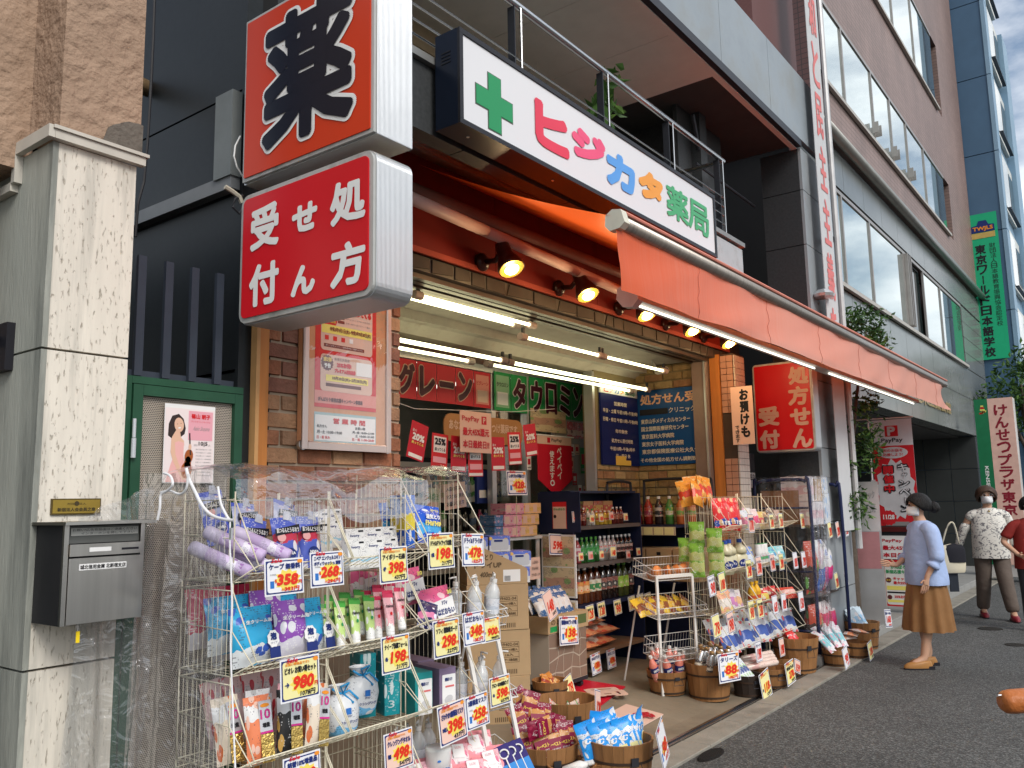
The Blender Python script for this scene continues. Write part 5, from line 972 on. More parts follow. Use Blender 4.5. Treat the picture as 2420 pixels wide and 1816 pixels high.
tagp(771, 1345, 2.584, .165, 'W', 'ニベア エンジェルスキン\nボディウォッシュ 詰替', '268', '294', 'beside the 358 card on the top left basket', ratio=.80)
tagp(928, 1335, 2.583, .165, 'Y', 'アイボリー石鹸', '398', '437', 'on the second top basket', pre='4P', ratio=.90)
tagp(707, 1603, 2.585, .180, 'Y', 'ビオレ お買い得セット', '980', '1078', 'in the middle of the left rack', pre='→', ratio=.84)
tagp(933, 1545, 2.584, .165, 'Y', 'ナイーブ洗顔フォーム', '198', '217', 'under the naive tubes', ratio=.90, lab='yellow price card reading 198 yen under the green and pink face wash tubes')
tagp(712, 1825, 2.585, .170, 'W', '詰替10%増量品', '498', '', 'cut off at the bottom edge of the picture', lab='white sale card cut off by the bottom edge under the gold refills')
tagp(940, 1772, 2.584, .165, 'P', 'クレンジングタオル', '498', '547', 'under the drawstring bags', pre='税別', ratio=.90)
# plastic cover draped over rack 1 and 2
FILM = film('rain_cover_film', (.93, .94, .95), gloss=.07, rough=.10, bump=.5, bscale=7, haze=.06); FILMR = film('rain_cover_film_creased', (.93, .90, .90), gloss=.08, rough=.07, bump=.45, bscale=6, haze=.07)
cv = thing('rain_cover', 'clear crinkled plastic rain cover with white zip tape over the left rack', 'cover', (2.3, 2.8, 1.7))
def ctop(u, v):
    x = 1.86+1.02*u; y = 3.12-.44*v; p = Vector((x*6, y*6, 0)); return (x, y, 1.70-.035*math.sin(u*math.pi*2)**2*0+.03*noise.noise(p)+.012*noise.noise(p*2.2)-(.05*max(0, v-.7)/.3)**1.0+.02*math.sin(u*9))
sheet('cover_top', ctop, 44, 22, FILMR, cv)
def cfront(u, v):
    x = 1.86+1.02*u; d = .10+.08*abs(math.sin(u*math.pi*2.0)); a = ctop(u, 1); return (x+.01*noise.noise(Vector((u*9, v*3, 1))), a[1]-.012-.02*v+.012*noise.noise(Vector((u*12, v*4, 0))), a[2]-d*v)
sheet('cover_front_flap', cfront, 44, 6, FILMR, cv)
def cside(u, v):
    y = 3.22-.56*u; z = 1.69-1.55*v; n_ = noise.noise(Vector((y*7, z*1.3, 4))); return (1.835-.055*v*(1-u)-.02+.035*n_+.012*math.sin(y*45+z*2)*min(1, v*3), y+.02*noise.noise(Vector((z*2, y*3, 9))), z+.015*noise.noise(Vector((y*8, 2, 2))))
sheet('cover_side', cside, 40, 40, FILM, cv)
def cback(u, v):
    x = 1.56+.27*u; z = 1.64-1.6*v-.12*(1-u)*max(0, 1-v*4); return (x+.03*noise.noise(Vector((z*1.5, x*3, 1)))+.05*v*(1-u)*0, 3.20-.06*u+.035*math.sin(x*45+z*1.6)+.02*noise.noise(Vector((x*9, z*2, 5))), z)
sheet('cover_hanging_fold', cback, 26, 40, FILM, cv)
WT_ = mat('white_tape', (.78, .78, .80), .6)
def tape(pts, w_, nm, par, nrm=Vector((-.6, -.8, 0))):
    mb = MB(); pts = [Vector(p) for p in pts]; vs = []
    for i, p in enumerate(pts):
        d = (pts[min(i+1, len(pts)-1)]-pts[max(i-1, 0)]).normalized(); s_ = d.cross(nrm).normalized()*w_/2; vs += [p+s_, p-s_, p+s_+nrm*.0006, p-s_+nrm*.0006]
    mb.add(vs, [f for i in range(len(pts)-1) for f in ((4*i, 4*i+1, 4*i+5, 4*i+4), (4*i+2, 4*i+6, 4*i+7, 4*i+3), (4*i, 4*i+4, 4*i+6, 4*i+2), (4*i+1, 4*i+3, 4*i+7, 4*i+5))]); return mb.build(nm, WT_, par, True)
def pxl(L, **k): return [P(u, v, **k) for u, v in L]
def smooth_(pts, n=4):
    out = []
    for i in range(len(pts)-1):
        p0, p1, p2, p3 = pts[max(i-1, 0)], pts[i], pts[i+1], pts[min(i+2, len(pts)-1)]
        for k in range(n): t = k/n; out.append(.5*((2*p1)+(p2-p0)*t+(2*p0-5*p1+4*p2-p3)*t*t+(-p0+3*p1-3*p2+p3)*t**3))
    return out+[pts[-1]]
tape(smooth_(pxl([(440, 1106), (446, 1130), (460, 1160), (478, 1195), (500, 1218), (530, 1228), (552, 1230)], x=1.76)), .011, 'zip_tape', cv)
tape(smooth_(pxl([(544, 1232), (543, 1280), (546, 1350), (548, 1430), (545, 1520), (548, 1620), (552, 1720), (556, 1816)], x=1.79)), .006, 'zip_tape', cv)
tape(smooth_(pxl([(385, 1118), (402, 1125), (408, 1145), (396, 1160), (380, 1170), (378, 1200), (372, 1230)], x=1.70)), .009, 'tie_ribbon', cv)
tape(smooth_(pxl([(378, 1165), (400, 1160), (425, 1168), (440, 1155), (446, 1120)], x=1.72)), .008, 'tie_ribbon', cv)
tape(smooth_(pxl([(515, 1150), (522, 1190), (535, 1218), (545, 1232)], x=1.77)), .008, 'tie_ribbon', cv)
MB().box(-.004, .004, -.004, .004, -.02, .02).build('zip_pull', ALU, cv, world=False).location = P(546, 1262, x=1.76)-cv.location
# ---------------- RACK 2 ----------------
R2_ = wire_rack('wire_rack', 'cream wire rack beside the covered one holding dehumidifiers and pads', 2.86, 1, .415, 2.65, 2.82, 3.12, (1.405, 1.035, .66, .30), .36, WIRE)
def c2(u, v): x = 2.85+.45*u; y = 3.14-.36*v; return (x, y, 1.755+.02*noise.noise(Vector((x*9, y*9, 3)))-.05*v*v-.02*math.sin(u*3.1))
sheet('cover_top', c2, 20, 14, FILMR, cv); sheet('cover_side_small', lambda u, v: (3.30+.02*v+.012*math.sin(u*20), 3.14-.36*u, 1.74-.16*v-.05*u*v), 16, 10, FILM, cv)
DRY = pack('desiccant_blue', (.01, .09, .55), (.05, .35, .72), (.62, .70, .80), .25, .5, .35, 13); DRY2 = pack('desiccant_box', (.02, .12, .55), (.75, .62, .06), (.72, .75, .8), .35, .62, .5, 15)
def dk(o): T(o, '湿気とり', (-.05, .06, .115, .140), WHITE, .0015, y=-.030, nd=6); T(o, 'ドライ&ドライUP', (-.06, .06, .080, .108), YEL, .002, y=-.031, nd=6, shear=.2); T(o, '12シート入', (0, .06, .155, .170), YEL, .0012, y=-.024, nd=4)
row('desiccant_bag', 'bag', None, 'shiny blue desiccant bag with yellow lettering', 'in top basket of second rack', [TRS((3.02, 2.98, 1.38), rad(-4), rad(-10), rad(-4)), TRS((3.08, 2.83, 1.36), rad(4), rad(-14), rad(6))], [mk('desiccant_bag', 'bag', lambda: pouch(.20, .19, .05, 7), DRY, dk)])
row('desiccant_box', 'box', None, ['blue and yellow upright dehumidifier pack', 'yellow edged upright pack'], 'at the left of top basket, second rack', [TRS((2.905, 2.80, 1.35), rad(-12)), TRS((2.965, 2.90, 1.35), rad(-12))], [boxp(.055, .245, .13, DRY2), boxp(.04, .24, .12, pack('yellow_pack', (.62, .50, .08), (.1, .2, .5), (.7, .6, .2), .2, .4, .5, 4))])
PADP = pack('pads_pink', (.74, .12, .28), (.78, .76, .76), (.80, .55, .60), .08, .5, .35, 17)
def pk_(o): MB().extr([(-.03, -.046, .02), (.08, -.046, .03), (.08, -.046, .115), (-.045, -.046, .10)], (0, .001, 0)).build('print', WHITE, o, world=False); T(o, 'はだおもい', (-.03, .075, .035, .065), NAVY, .0012, y=-.048, nd=4); T(o, 'ソフィ', (.005, .04, .080, .100), NAVY, .0012, y=-.048, nd=4, shear=.2); T(o, '30', (.05, .08, .125, .145), YEL, .0015, y=-.047, nd=4)
row('pads_pack', 'pack', None, 'pink and white sanitary pads pack', 'in middle basket of second rack', [TRS((2.985, 2.98, 1.01), rad(4), rad(-6)), TRS((3.10, 2.80, .985), rad(-8), rad(-12), rad(-6))], [mk('pads_pack', 'pack', lambda: pouch(.20, .17, .09, 8, seal=.05), PADP, pk_)])
row('pads_pack', 'pack', None, 'dark navy pack with pink lettering lying in front', 'of second rack middle basket', [TRS((2.93, 2.72, .985), rad(-20), rad(-30), rad(20))], [mk('pads_pack', 'pack', lambda: pouch(.11, .14, .06, 9), pack('navy_pack', (.02, .02, .10), (.65, .2, .35), (.7, .7, .8), .3, .5, .5, 3))])
def maskbox(nm, col):
    m = mat('mask_box_'+nm, col, .45)
    def f(M, lab):
        o = boxp(.095, .185, .20, m)(M, lab, 'mask_box', 'box'); MB().extr([(a, -.0015, b) for a, b in rrect(-.032, .044, .0, .155, .004, 2)], (0, .001, 0)).build('print', WHITE, o, world=False)
        T(o, '超快適マスク', (-.018, .024, .125, .142), NAVY, .0006, y=-.003, nd=4); MB().extr([(a, -.0025, b) for a, b in ell(.004, .045, .024, .018, 12, .4)], (0, .001, 0)).build('print', flat('line_grey', (.55, .55, .56)), o, world=False); R2(o, (-.015, .035, .098, .106), flat('soft_red', (.65, .15, .15)), y=-.003); R2(o, (.02, .034, .02, .034), flat('soft_red', (.65, .15, .15)), y=-.004); return o
    return f
row('mask_box', 'box', None, ['teal mask box with white label', 'grey purple mask box with white label', 'grey purple mask box partly behind'], 'on lower tier of second rack', [TRS((2.93, 2.74, .61), rad(-12)), TRS((3.07, 2.72, .61), rad(-12)), TRS((3.16, 2.94, .61), rad(-12))], [maskbox('teal', (.02, .26, .26)), maskbox('purple', (.20, .15, .24)), maskbox('purple', (.20, .15, .24))])
tagp(1040, 1302, 2.635, .178, 'Y', 'ドライ&ドライアップ大容量', '198', '217', 'x', pre='1個', ratio=.90, lab='yellow price card reading 198 yen under the shiny blue desiccant bags')
tagp(1117, 1300, 2.634, .165, 'W', 'ドライ&ドライUP', '478', '525', 'beside the blue desiccant bags', ratio=.92, roll=3)
tagp(1053, 1508, 2.635, .178, 'Y', 'ソフィ 超熟睡ガード', '298', '327', 'x', ratio=.92, lab='yellow price card reading 298 yen under the pink pads packs')
tagp(1118, 1485, 2.634, .160, 'W', 'はだおもい', '348', '382', 'beside the 298 card on second rack', ratio=.95)
tagp(1158, 1488, 2.75, .150, 'Y', '', '900', '990', 'half hidden behind the 348 card', ratio=.8)
tagp(1065, 1708, 2.62, .185, 'P', 'さわやか3層構造マスク', '398', '437', 'x', pre='50枚入', ratio=.92, roll=-4, lab='large pink price card reading 398 yen under the mask boxes')
tagp(1125, 1680, 2.625, .165, 'W', '3層構造マスク', '258', '283', 'beside the pink mask card', ratio=.90, roll=-2)
tagp(1180, 1632, 2.72, .165, 'Y', 'アルコール75%除菌ポンプ', '598', '657', 'x', ratio=.85, lab='yellow price card reading 598 yen on the pump bottle basket')
# ---------------- RACK 3: tilted white baskets with pump bottles ----------------
def flat_basket(t, M, w, d, h0, h1, s=.028, handle=True):
    mb = MB(M); k = int(w/s)
    for i in range(k+1): x = -w/2+w*i/k; mb.tube([(x, 0, h0), (x, 0, 0), (x, d, 0), (x, d, h1)], .0013, 4, cap=False)
    k = int(d/s)
    for i in range(k+1):
        y = d*i/k; hh = h0+(h1-h0)*i/k; mb.tube([(-w/2, y, hh), (-w/2, y, 0), (w/2, y, 0), (w/2, y, hh)], .0013, 4, cap=False)
    for z0_, z1_ in ((h0, h1), (0, 0), (h0/2, h1/2)): mb.tube([(-w/2, 0, z0_), (w/2, 0, z0_), (w/2, d, z1_), (-w/2, d, z1_)], .0030, 6, closed=True)
    if handle: mb.tube([(w/2-.10, 0, h0-.005), (w/2-.10, -.035, h0-.03), (w/2-.02, -.035, h0-.03), (w/2-.02, 0, h0-.005)], .003, 6)
    return mb.build('wire_basket', WWIRE, t, True, world=False)
def afront(label, M, levels, w=.42, d=.30):
    t = thing('basket_stand', label, 'basket stand'); t.matrix_world = M
    for z, dy in levels: flat_basket(t, Matrix.Translation((0, dy, z)) @ Matrix.Rotation(rad(9), 4, 'X'), w, d, .085, .13)
    zt = levels[0][0]; zb = 0
    for x in (-w/2+.03, w/2-.10):
        dy0, dy1 = levels[0][1], levels[-1][1]+(-.10 if w < .4 else .12)
        mb = MB(); a = Vector((x, dy0-.02, zt+.03)); b = Vector((x, dy1-.06, 0)); sx = Vector((.011, 0, 0)); sy = Vector((0, .014, 0))
        mb.add([a-sx, a+sx, a+sx+sy, a-sx+sy, b-sx, b+sx, b+sx+sy, b-sx+sy], [(0, 1, 2, 3), (7, 6, 5, 4), (0, 4, 5, 1), (1, 5, 6, 2), (2, 6, 7, 3), (3, 7, 4, 0)]); mb.build('leg', mat('stand_white', (.68, .66, .62), .45), t, world=False)
        MB().tube([(x, dy0+.2, zt-.05), (x, d+.2, 0)], .008, 6).build('leg', MC['stand_white'], t, world=False)
    MB().box(-w/2+.02, w/2-.09, levels[0][1]-.02, levels[0][1]-.006, zt+.018, zt+.04).build('crossbar', MC['stand_white'], t, world=False)
    return t
afront('white tilted basket stand filled with clear pump bottles by the cartons', TRS((3.50, 2.86, .05), rad(-8)), ((.86, .0), (.46, -.06), (.12, -.12)), w=.34, d=.24)
CLR = mat('clear_plastic', (.80, .84, .86), .12, var=.02, spec=.8, alpha=.42); CLRL = pack('clear_label', (.66, .68, .72), (.5, .55, .62), (.7, .7, .72), .3, .5, .5, 2); CAPW = mat('cap_white', (.72, .72, .70), .35)
def pump(M, lab):
    t = bottle(.036, .20, CLR, CAPW, CLRL, shoulder=.66, lab=(.12, .5), name='pump_bottle')(M, lab)
    MB().tube([(0, 0, .20), (0, 0, .225), (-.045, -.01, .222)], .005, 6).build('pump_head', CAPW, t, True, world=False); return t
row('pump_bottle', 'bottle', 'clear pump bottles', 'clear hand gel pump bottle', 'in top tilted basket', [TRS((3.36+i*.072, 2.93-(i % 2)*.07, .955), rad(-20+i*14), rad(6)) for i in range(5)], [pump])
row('pump_bottle', 'bottle', 'clear pump bottles', 'clear pump bottle with white cap', 'in middle tilted basket', [TRS((3.36+i*.078, 2.90-(i % 2)*.07, .56), rad(10+i*30), rad(4)) for i in range(4)], [pump])
# low goods in front: white disinfectant drum, pink refills, brush packs
dr = thing('wipes_drum', 'white disinfectant wipes drum with blue lettering at the bottom', 'tub', (2.98, 2.70, .335)); MB().lathe([(.052, 0), (.058, .11), (.060, .12), (.060, .128), (.056, .135)], n=24).build('drum_body', CAPW, dr, True, world=False)
dr.rotation_euler = (0, 0, rad(-32)); T(dr, '除菌', (-.012, .038, .028, .058), BLUE, .0012, y=-.060, nd=6); R2(dr, (-.012, .040, .018, .025), flat('magenta_print', (.6, .03, .25)), y=-.0595); MB().extr([(a, -.0585, b) for a, b in ell(-.012, .085, .009, .005)], (0, .0005, 0)).build('print', BLUE, dr, world=False)
row('pump_bottle', 'bottle', 'clear pump bottles', 'clear bottle behind the white drum', 'on the lowest tier', [TRS((2.90+i*.07, 2.88, .32), rad(20)) for i in range(4)], [pump])
tb = thing('display_crate', 'low white crate of pink refills standing before the second rack', 'crate', (3.1, 2.50, 0)); MB().box(-.32, .28, .0, .22, 0, .24).build('crate_body', CAPW, tb, world=False)
LUX = pack('pink_refill', (.76, .42, .48), (.78, .72, .72), (.72, .2, .32), .3, .62, .5, 21); LUXB = pack('coral_refill', (.80, .28, .32), (.78, .7, .7), (.75, .3, .35), .5, .7, .5, 23)
def lk(o): MB().extr([(a, -.031, b) for a, b in rrect(-.028, .028, .08, .15, .004, 2)], (0, .001, 0)).build('print', WHITE, o, world=False); T(o, 'LUX', (-.015, .015, .125, .138), flat('soft_pink_print', (.7, .4, .45)), .0005, y=-.033, nd=4)
row('pink_refill', 'pouch', 'pink refills in the low crate', ['pink refill pouch with white label', 'coral pink refill pouch'], 'in low crate at the bottom', [TRS((2.82+i*.066, 2.56+.02*(i % 2), .235+.006*i), rad(-38), rad(-48), rad(-8+6*(i % 3))) for i in range(8)], [mk('pink_refill', 'pouch', lambda: pouch(.115, .17, .055, 3), LUX, lk), mk('pink_refill', 'pouch', lambda: pouch(.115, .17, .055, 4), LUXB)])
def brush(M, lab):
    t = thing('comb_pack', lab, 'pack'); t.matrix_world = M; MB().cbox(-.035, .035, 0, .012, 0, .20, .002).build('blister', mat('blister_navy', (.04, .03, .16), .25), t, world=False); MB().box(-.034, .034, -.001, 0, 0, .10).build('print', mat('blister_blue', (.05, .25, .62), .3), t, world=False)
    MB().tube([(0+.022*math.cos(2*math.pi*k/14), -.006, .15+.022*math.sin(2*math.pi*k/14)) for k in range(14)], .004, 6, closed=True).build('ring', WHITE, t, True, world=False); MB().tube([(0, -.006, .128), (.0, -.006, .03)], .0035, 6).build('handle', WHITE, t, world=False); return t
row('comb_pack', 'pack', None, 'purple blue blister pack with white ring', 'beside the pink refills', [TRS((3.30+i*.055, 2.50, .26), rad(-40), rad(-42), rad(-20)) for i in range(3)], [brush])
# ---------------- poster frame and papers at the brick pier ----------------
pf = thing('poster_frame', 'aluminium snap frame with red campaign poster on the brick pier', 'poster frame', (2.655, 3.315, 1.83))
ALP = mat('frame_pinkish_aluminium', (.56, .46, .42), .35, .6, var=.05)
MB().box(.02, .625, 0, .03, .02, 1.0).build('backboard', mat('frame_ply', (.58, .28, .14), .5, var=.1), pf, world=False)
for b in ((.02, .055, .0, 1.0), (.59, .625, .0, 1.0), (.056, .589, .0, .04), (.056, .589, .965, 1.0)): MB().cbox(b[0], b[1], -.018, .0, b[2], b[3], .006).build('frame_rail', ALP, pf, world=False)
for x in (.035, .61): MB().lathe([(.026, -.02), (.026, .0)], n=16).build('corner_cap', CHROME, pf, world=False).matrix_local = Matrix.Translation((x, .0, .022)) @ Matrix.Rotation(rad(90), 4, 'X')
MP = flat('poster_red', (.58, .018, .025)); MP2 = flat('poster_pink', (.68, .26, .22)); PW = flat('poster_cream', (.68, .47, .38)); DBR = flat('dark_brown_print', (.12, .03, .03)); GOLDP = flat('gold_flat', (.70, .48, .08))
R2(pf, (.10, .52, .215, .96), MP, y=-.002); R2(pf, (.10, .52, .235, .30), MP2, y=-.0026)
for z0, z1 in ((.30, .49), (.51, .80)): MB().extr([(a, -.0034, b) for a, b in rrect(.135, .49, z0, z1, .02, 3)], (0, .0005, 0)).build('print', PW, pf, world=False)
def burst(par, x, z, r, m, n=16, y=-.0042, q=.88): MB().extr([(x+r*(1 if k % 2 else q)*math.cos(k*math.pi/n), y, z+r*(1 if k % 2 else q)*math.sin(k*math.pi/n)) for k in range(2*n)], (0, .0005, 0)).build('print', m, par, world=False)
burst(pf, .18, .755, .050, DBR); T(pf, '第1弾', (.145, .215, .735, .775), GOLDP, .002, y=-.006, nd=4); burst(pf, .178, .445, .042, DBR); T(pf, '第2弾', (.15, .206, .45, .475), GOLDP, .0015, y=-.006, nd=4); T(pf, '予告', (.155, .20, .418, .443), WHITE, .0015, y=-.006, nd=4)
burst(pf, .185, .675, .056, MP, 12, q=.97); T(pf, '6億円相当', (.14, .228, .655, .675), GOLDP, .001, y=-.006, nd=4)
T(pf, 'キャンペーン', (.25, .47, .865, .915), flat('olive_print', (.25, .28, .08)), .003, y=-.005); T(pf, '区内対象店舗限定!', (.24, .42, .822, .845), DBR, .001, y=-.005, nd=4)
T(pf, 'キャッシュレスで', (.25, .46, .765, .800), MP, .003, y=-.005); T(pf, '最大25%戻ってくる', (.24, .48, .712, .755), MP, .0035, y=-.005)
R2(pf, (.245, .29, .685, .70), DBR, y=-.005); R2(pf, (.245, .29, .662, .677), DBR, y=-.005); T(pf, 'PayPay d払い au PAY 対象店舗', (.30, .47, .687, .697), GREY, y=-.005); T(pf, 'お買い物の一部がポイント還元', (.30, .47, .664, .674), GREY, y=-.005)
R2(pf, (.14, .485, .60, .645), YEL, y=-.0045); T(pf, '令和3年9月1日(水)~令和3年9月30日(木)', (.19, .475, .608, .636), DBR, .001, y=-.006, nd=4)
for k in range(4): R2(pf, (.16+k*.055, .185+k*.055, .565, .588), (MP, SR, MP, WHITE)[k], y=-.005)
R2(pf, (.155, .43, .528, .545), DBR, y=-.0045); T(pf, '詳しくはキャンペーン事務局HPをご確認ください', (.165, .42, .532, .541), WHITE, y=-.006)
T(pf, '新宿区民限定!', (.225, .33, .462, .478), DBR, y=-.005); T(pf, '25%お得!', (.24, .34, .428, .455), MP, .002, y=-.005); T(pf, 'プレミアム付商品券', (.225, .37, .398, .422), MP, .002, y=-.005)
R2(pf, (.17, .46, .352, .385), YEL, y=-.0045); T(pf, '10月20日(水)~2月28日(月)', (.21, .45, .358, .380), DBR, .001, y=-.006, nd=4); R2(pf, (.17, .41, .325, .342), DBR, y=-.0045)
R2(pf, (.375, .485, .398, .47), WHITE, y=-.005); T(pf, 'がんばろう!新宿応援キャンペーン事務局', (.12, .42, .245, .268), DBR, .001, y=-.005, nd=4)
R2(pf, (.10, .52, .035, .19), flat('hours_blue', (.35, .50, .52)), y=-.002); R2(pf, (.105, .515, .048, .176), WHITE, y=-.003)
T(pf, '営 業 時 間', (.22, .44, .135, .165), MP, .0015, y=-.005, nd=4); T(pf, '処方せん', (.115, .18, .112, .128), BLACK, .0005, y=-.005, nd=4); T(pf, 'お買い物', (.37, .44, .112, .128), BLACK, .0005, y=-.005, nd=4)
T(pf, '月~土 10:00~19:00', (.115, .28, .082, .100), BLACK, .0006, y=-.005, nd=4); T(pf, '日・祝 休み', (.115, .20, .055, .072), MP, .0006, y=-.005, nd=4); T(pf, '月~金 10:00~21:00', (.35, .505, .092, .106), BLACK, .0006, y=-.005, nd=4); T(pf, '土 10:00~21:00', (.37, .505, .074, .088), BLACK, .0006, y=-.005, nd=4); T(pf, '日・祝 11:00~20:00', (.35, .505, .054, .070), MP, .0006, y=-.005, nd=4)
MB().quad((.056, -.012, .04), (.589, -.012, .04), (.589, -.012, .965), (.056, -.012, .965)).build('cover_sheet', film('clear_sheet', (.98, .97, .97), gloss=.012, rough=.03, bump=.12, bscale=3, haze=.01), pf, world=False)

# ---------------- kana posters and papers on the glass ----------------
def posters(x0, z, w, h, chars, base, lab, y=4.785):
    for i, c in enumerate(chars):
        t = thing('kana_poster', '%s glass door poster with a large katakana %s, %s of its panel' % (lab, c, ORD[i]) if c not in 'BF' else '%s glass door poster of the kana row showing only a small product print' % lab, 'poster', (x0+i*w, y, z), group='%s kana posters above the glass doors' % lab)
        R2(t, (.003, w-.003, 0, h), base, y=0, name='sheet')
        if c in 'BF':
            R2(t, (.03, w-.03, .03, h-.03), MP2 if c == 'B' else flat('pale_green_print', (.25, .45, .28)), y=-.001); T(t, 'ビグレーン' if c == 'B' else 'タウロミン', (.04, w-.04, h*.62, h*.74), base if c == 'B' else BLACK, .001, y=-.003, nd=4)
            R2(t, (.05, w-.05, h*.15, h*.48), WHITE if c == 'F' else PW, y=-.002)
        else:
            b = (.018, w-.018, .025, h-.025)
            if c == 'ー': b = (.02, w-.02, h*.38, h*.60)
            T(t, c, b, PW if base is not GREENP else WHITE, .022, y=-.002, rings=2, nd=10); g_ = .008; T(t, c, (b[0]+g_, b[1]-g_, b[2]+g_, b[3]-g_), flat('poster_dark', (.06, .006, .02)), .013, y=-.006, rings=2, nd=10)
GREENP = flat('poster_green', (.02, .28, .08)); REDP = flat('poster_deep_red', (.50, .012, .03))
posters(4.80, 2.405, .245, .325, 'グレーンB', REDP, 'red'); posters(6.07, 2.40, .26, .36, 'FタウロミンX'[0:1]+'タ', GREENP, 'green'); posters(6.62, 2.39, .25, .38, 'ウロミン', GREENP, 'right hand green')
MB().box(6.585, 6.62, 4.79, 4.87, .1, 2.74).build('stile', ALU, gf)
def paper(x0, z0, w, h, base, lab, cat='notice', y=4.78, items=(), nm='notice', rz=0, grp=None, roll=0):
    t = thing(nm, lab, cat, (x0, y, z0), rad(rz), group=grp); t.rotation_euler = (0, rad(roll), rad(rz)); R2(t, (0, w, 0, h), base, y=0, name='sheet')
    for k, it in enumerate(items):
        if isinstance(it[0], str): T(t, it[0], (it[1]*w, it[2]*w, it[3]*h, it[4]*h), it[5], it[6] if len(it) > 6 else 0, y=-.003, nd=4)
        elif len(it) == 5: R2(t, (it[0]*w, it[1]*w, it[2]*h, it[3]*h), it[4], y=-.001-.0003*k)
    return t
bw = mat('board_wood', (.42, .20, .08), .5)
t = thing('family_pharmacy_board', 'long rounded wooden board with white lettering on the glass', 'board', (5.35, 4.76, 2.08)); MB().extr([(a, 0, b) for a, b in rrect(0, 1.12, 0, .24, .09, 5)], (0, .012, 0)).build('board', bw, t, world=False); T(t, 'あなたの街のかかりつけ薬局です。', (.06, 1.06, .10, .19), PW, .003, y=-.003, nd=4)
p20 = [('最大', .1, .35, .72, .8, WHITE), ('20%', .14, .86, .50, .70, WHITE, .004), ('戻ってくる', .15, .85, .40, .48, YEL, .001), (.1, .9, .04, .14, WHITE)]
p25 = [(.12, .88, .48, .92, WHITE), ('25%', .16, .84, .68, .88, BLACK, .004), ('戻ってくる', .18, .82, .52, .62, BLACK, .001), (.04, .96, .02, .10, WHITE), (.1, .9, .2, .36, PK)]
hp = thing('clip_line', 'thin line strung under the porch holding small campaign posters', 'line', (4.4, 4.0, 2.2)); MB().tube([(3.40, 4.0, 2.33), (4.2, 4.0, 2.20), (5.3, 4.0, 2.26), (5.9, 4.0, 2.33)], .002, 5).build('line', WHITE, hp)
for i, (u, v, kind, roll) in enumerate(((980, 1030, 0, 14), (1037, 1062, 1, 4), (1083, 1068, 0, 2), (1124, 1082, 1, -1), (1178, 1070, 0, -2), (1218, 1058, 1, -4), (1257, 1040, 0, -8))):
    p = P(u, v, y=3.98+.012*(i % 2)); lab = ('red hanging campaign poster reading %s, %s on the line') % ('20%' if kind == 0 else '25%', ORD[i])
    paper(p.x-.085, p.z-.14, .17, .255, REDP if kind == 0 else MP, lab, 'poster', p.y, p20 if kind == 0 else p25, 'campaign_poster', roll=roll, grp='red campaign posters on the line')
p = P(1127, 1022, y=3.93); pp = paper(p.x-.19, p.z-.15, .36, .30, PW, 'large pale card with red handwriting hung in the middle of the line', 'notice', 3.93, [('PayPay', .06, .60, .72, .88, REDP, .001), (.68, .84, .70, .90, REDP), ('P', .72, .80, .73, .87, PW, .002), ('最大45%還元', .08, .92, .40, .60, REDP, .0022), ('本日最終日!!', .08, .92, .10, .30, REDP, .0022)], 'handwritten_notice')
bn = thing('payment_banner', 'red pointed payment banner with white vertical lettering by the glass door', 'banner', (6.62, 4.70, 1.67)); MB().extr([(a, 0, b) for a, b in ((0, .44), (0, .10), (.30, -.06), (.60, .10), (.60, .44))][::-1], (0, .004, 0)).build('cloth', REDP, bn, world=False); R2(bn, (0, .60, .44, .52), PW, y=0); T(bn, 'PayPay', (.24, .42, .46, .50), BLACK, .0008, y=-.003, nd=4); R2(bn, (.17, .22, .455, .505), REDP, y=-.001); MB().tube([(-.02, 0, .525), (.64, 0, .525)], .008, 6).build('rod', WHITE, bn, world=False)
T(bn, 'ペイペイ', (.33, .41, .10, .42), WHITE, .002, y=-.003, vertical=True, nd=4); T(bn, '使えます。', (.20, .28, .03, .38), WHITE, .002, y=-.003, vertical=True, nd=4)
rnd = random.Random(5); NEWS = pack('leaflet_print', (.62, .50, .32), (.50, .30, .22), (.25, .38, .15), .3, .6, .8, 31, ts=60)
paper(6.63, 2.24, .62, .22, NEWS, 'colourful product leaflet stuck on the glass above the red banner', 'leaflet'); 
for i in range(3): paper(7.27+i*.17, 2.20, .165, .17, pack('magazine_%d' % i, (.45, .08, .09), (.62, .42, .34), (.2, .1, .1), .2, .5, .6, i+2), 'red magazine cover poster, %s of three on the glass' % ('left', 'middle', 'right')[i], 'poster', grp='magazine posters on the glass')
k = 0
for (x, z, w_, h_, m_, d_) in ((7.28, 2.02, .11, .12, WHITE, 'white square sticker with red mark'), (7.40, 2.03, .08, .11, PW, 'pale sticker beside the green one'), (7.50, 1.84, .10, .27, GREENP, 'green payment sticker'), (7.61, 1.92, .10, .17, WHITE, 'white sticker with black logo'), (7.27, 1.86, .10, .14, PW, 'pale round mark sticker'), (7.34, 1.72, .08, .12, REDP, 'small red sticker under the pale ones'), (7.44, 1.60, .07, .12, WHITE, 'small white barcode sticker'), (7.53, 1.58, .07, .13, PW, 'lowest pale sticker'), (7.62, 1.72, .08, .16, WHITE, 'tall white sticker at the right'), (6.55, 1.86, .07, .14, WHITE, 'no smoking sticker left of the red banner')):
    paper(x, z, w_, h_, m_, d_+' on the glass', 'sticker', 4.775, [(.2, .8, .35, .75, REDP if m_ is not REDP else WHITE), (.15, .85, .1, .2, GREY)], 'sticker')
MB().box(7.0, 7.06, 4.79, 4.87, .1, 2.80).build('stile', ALU, gf); MB().box(7.062, 7.8, 4.79, 4.80, .1, 2.8).build('door_leaf', mat('door_frosted', (.30, .30, .29), .4), gf)
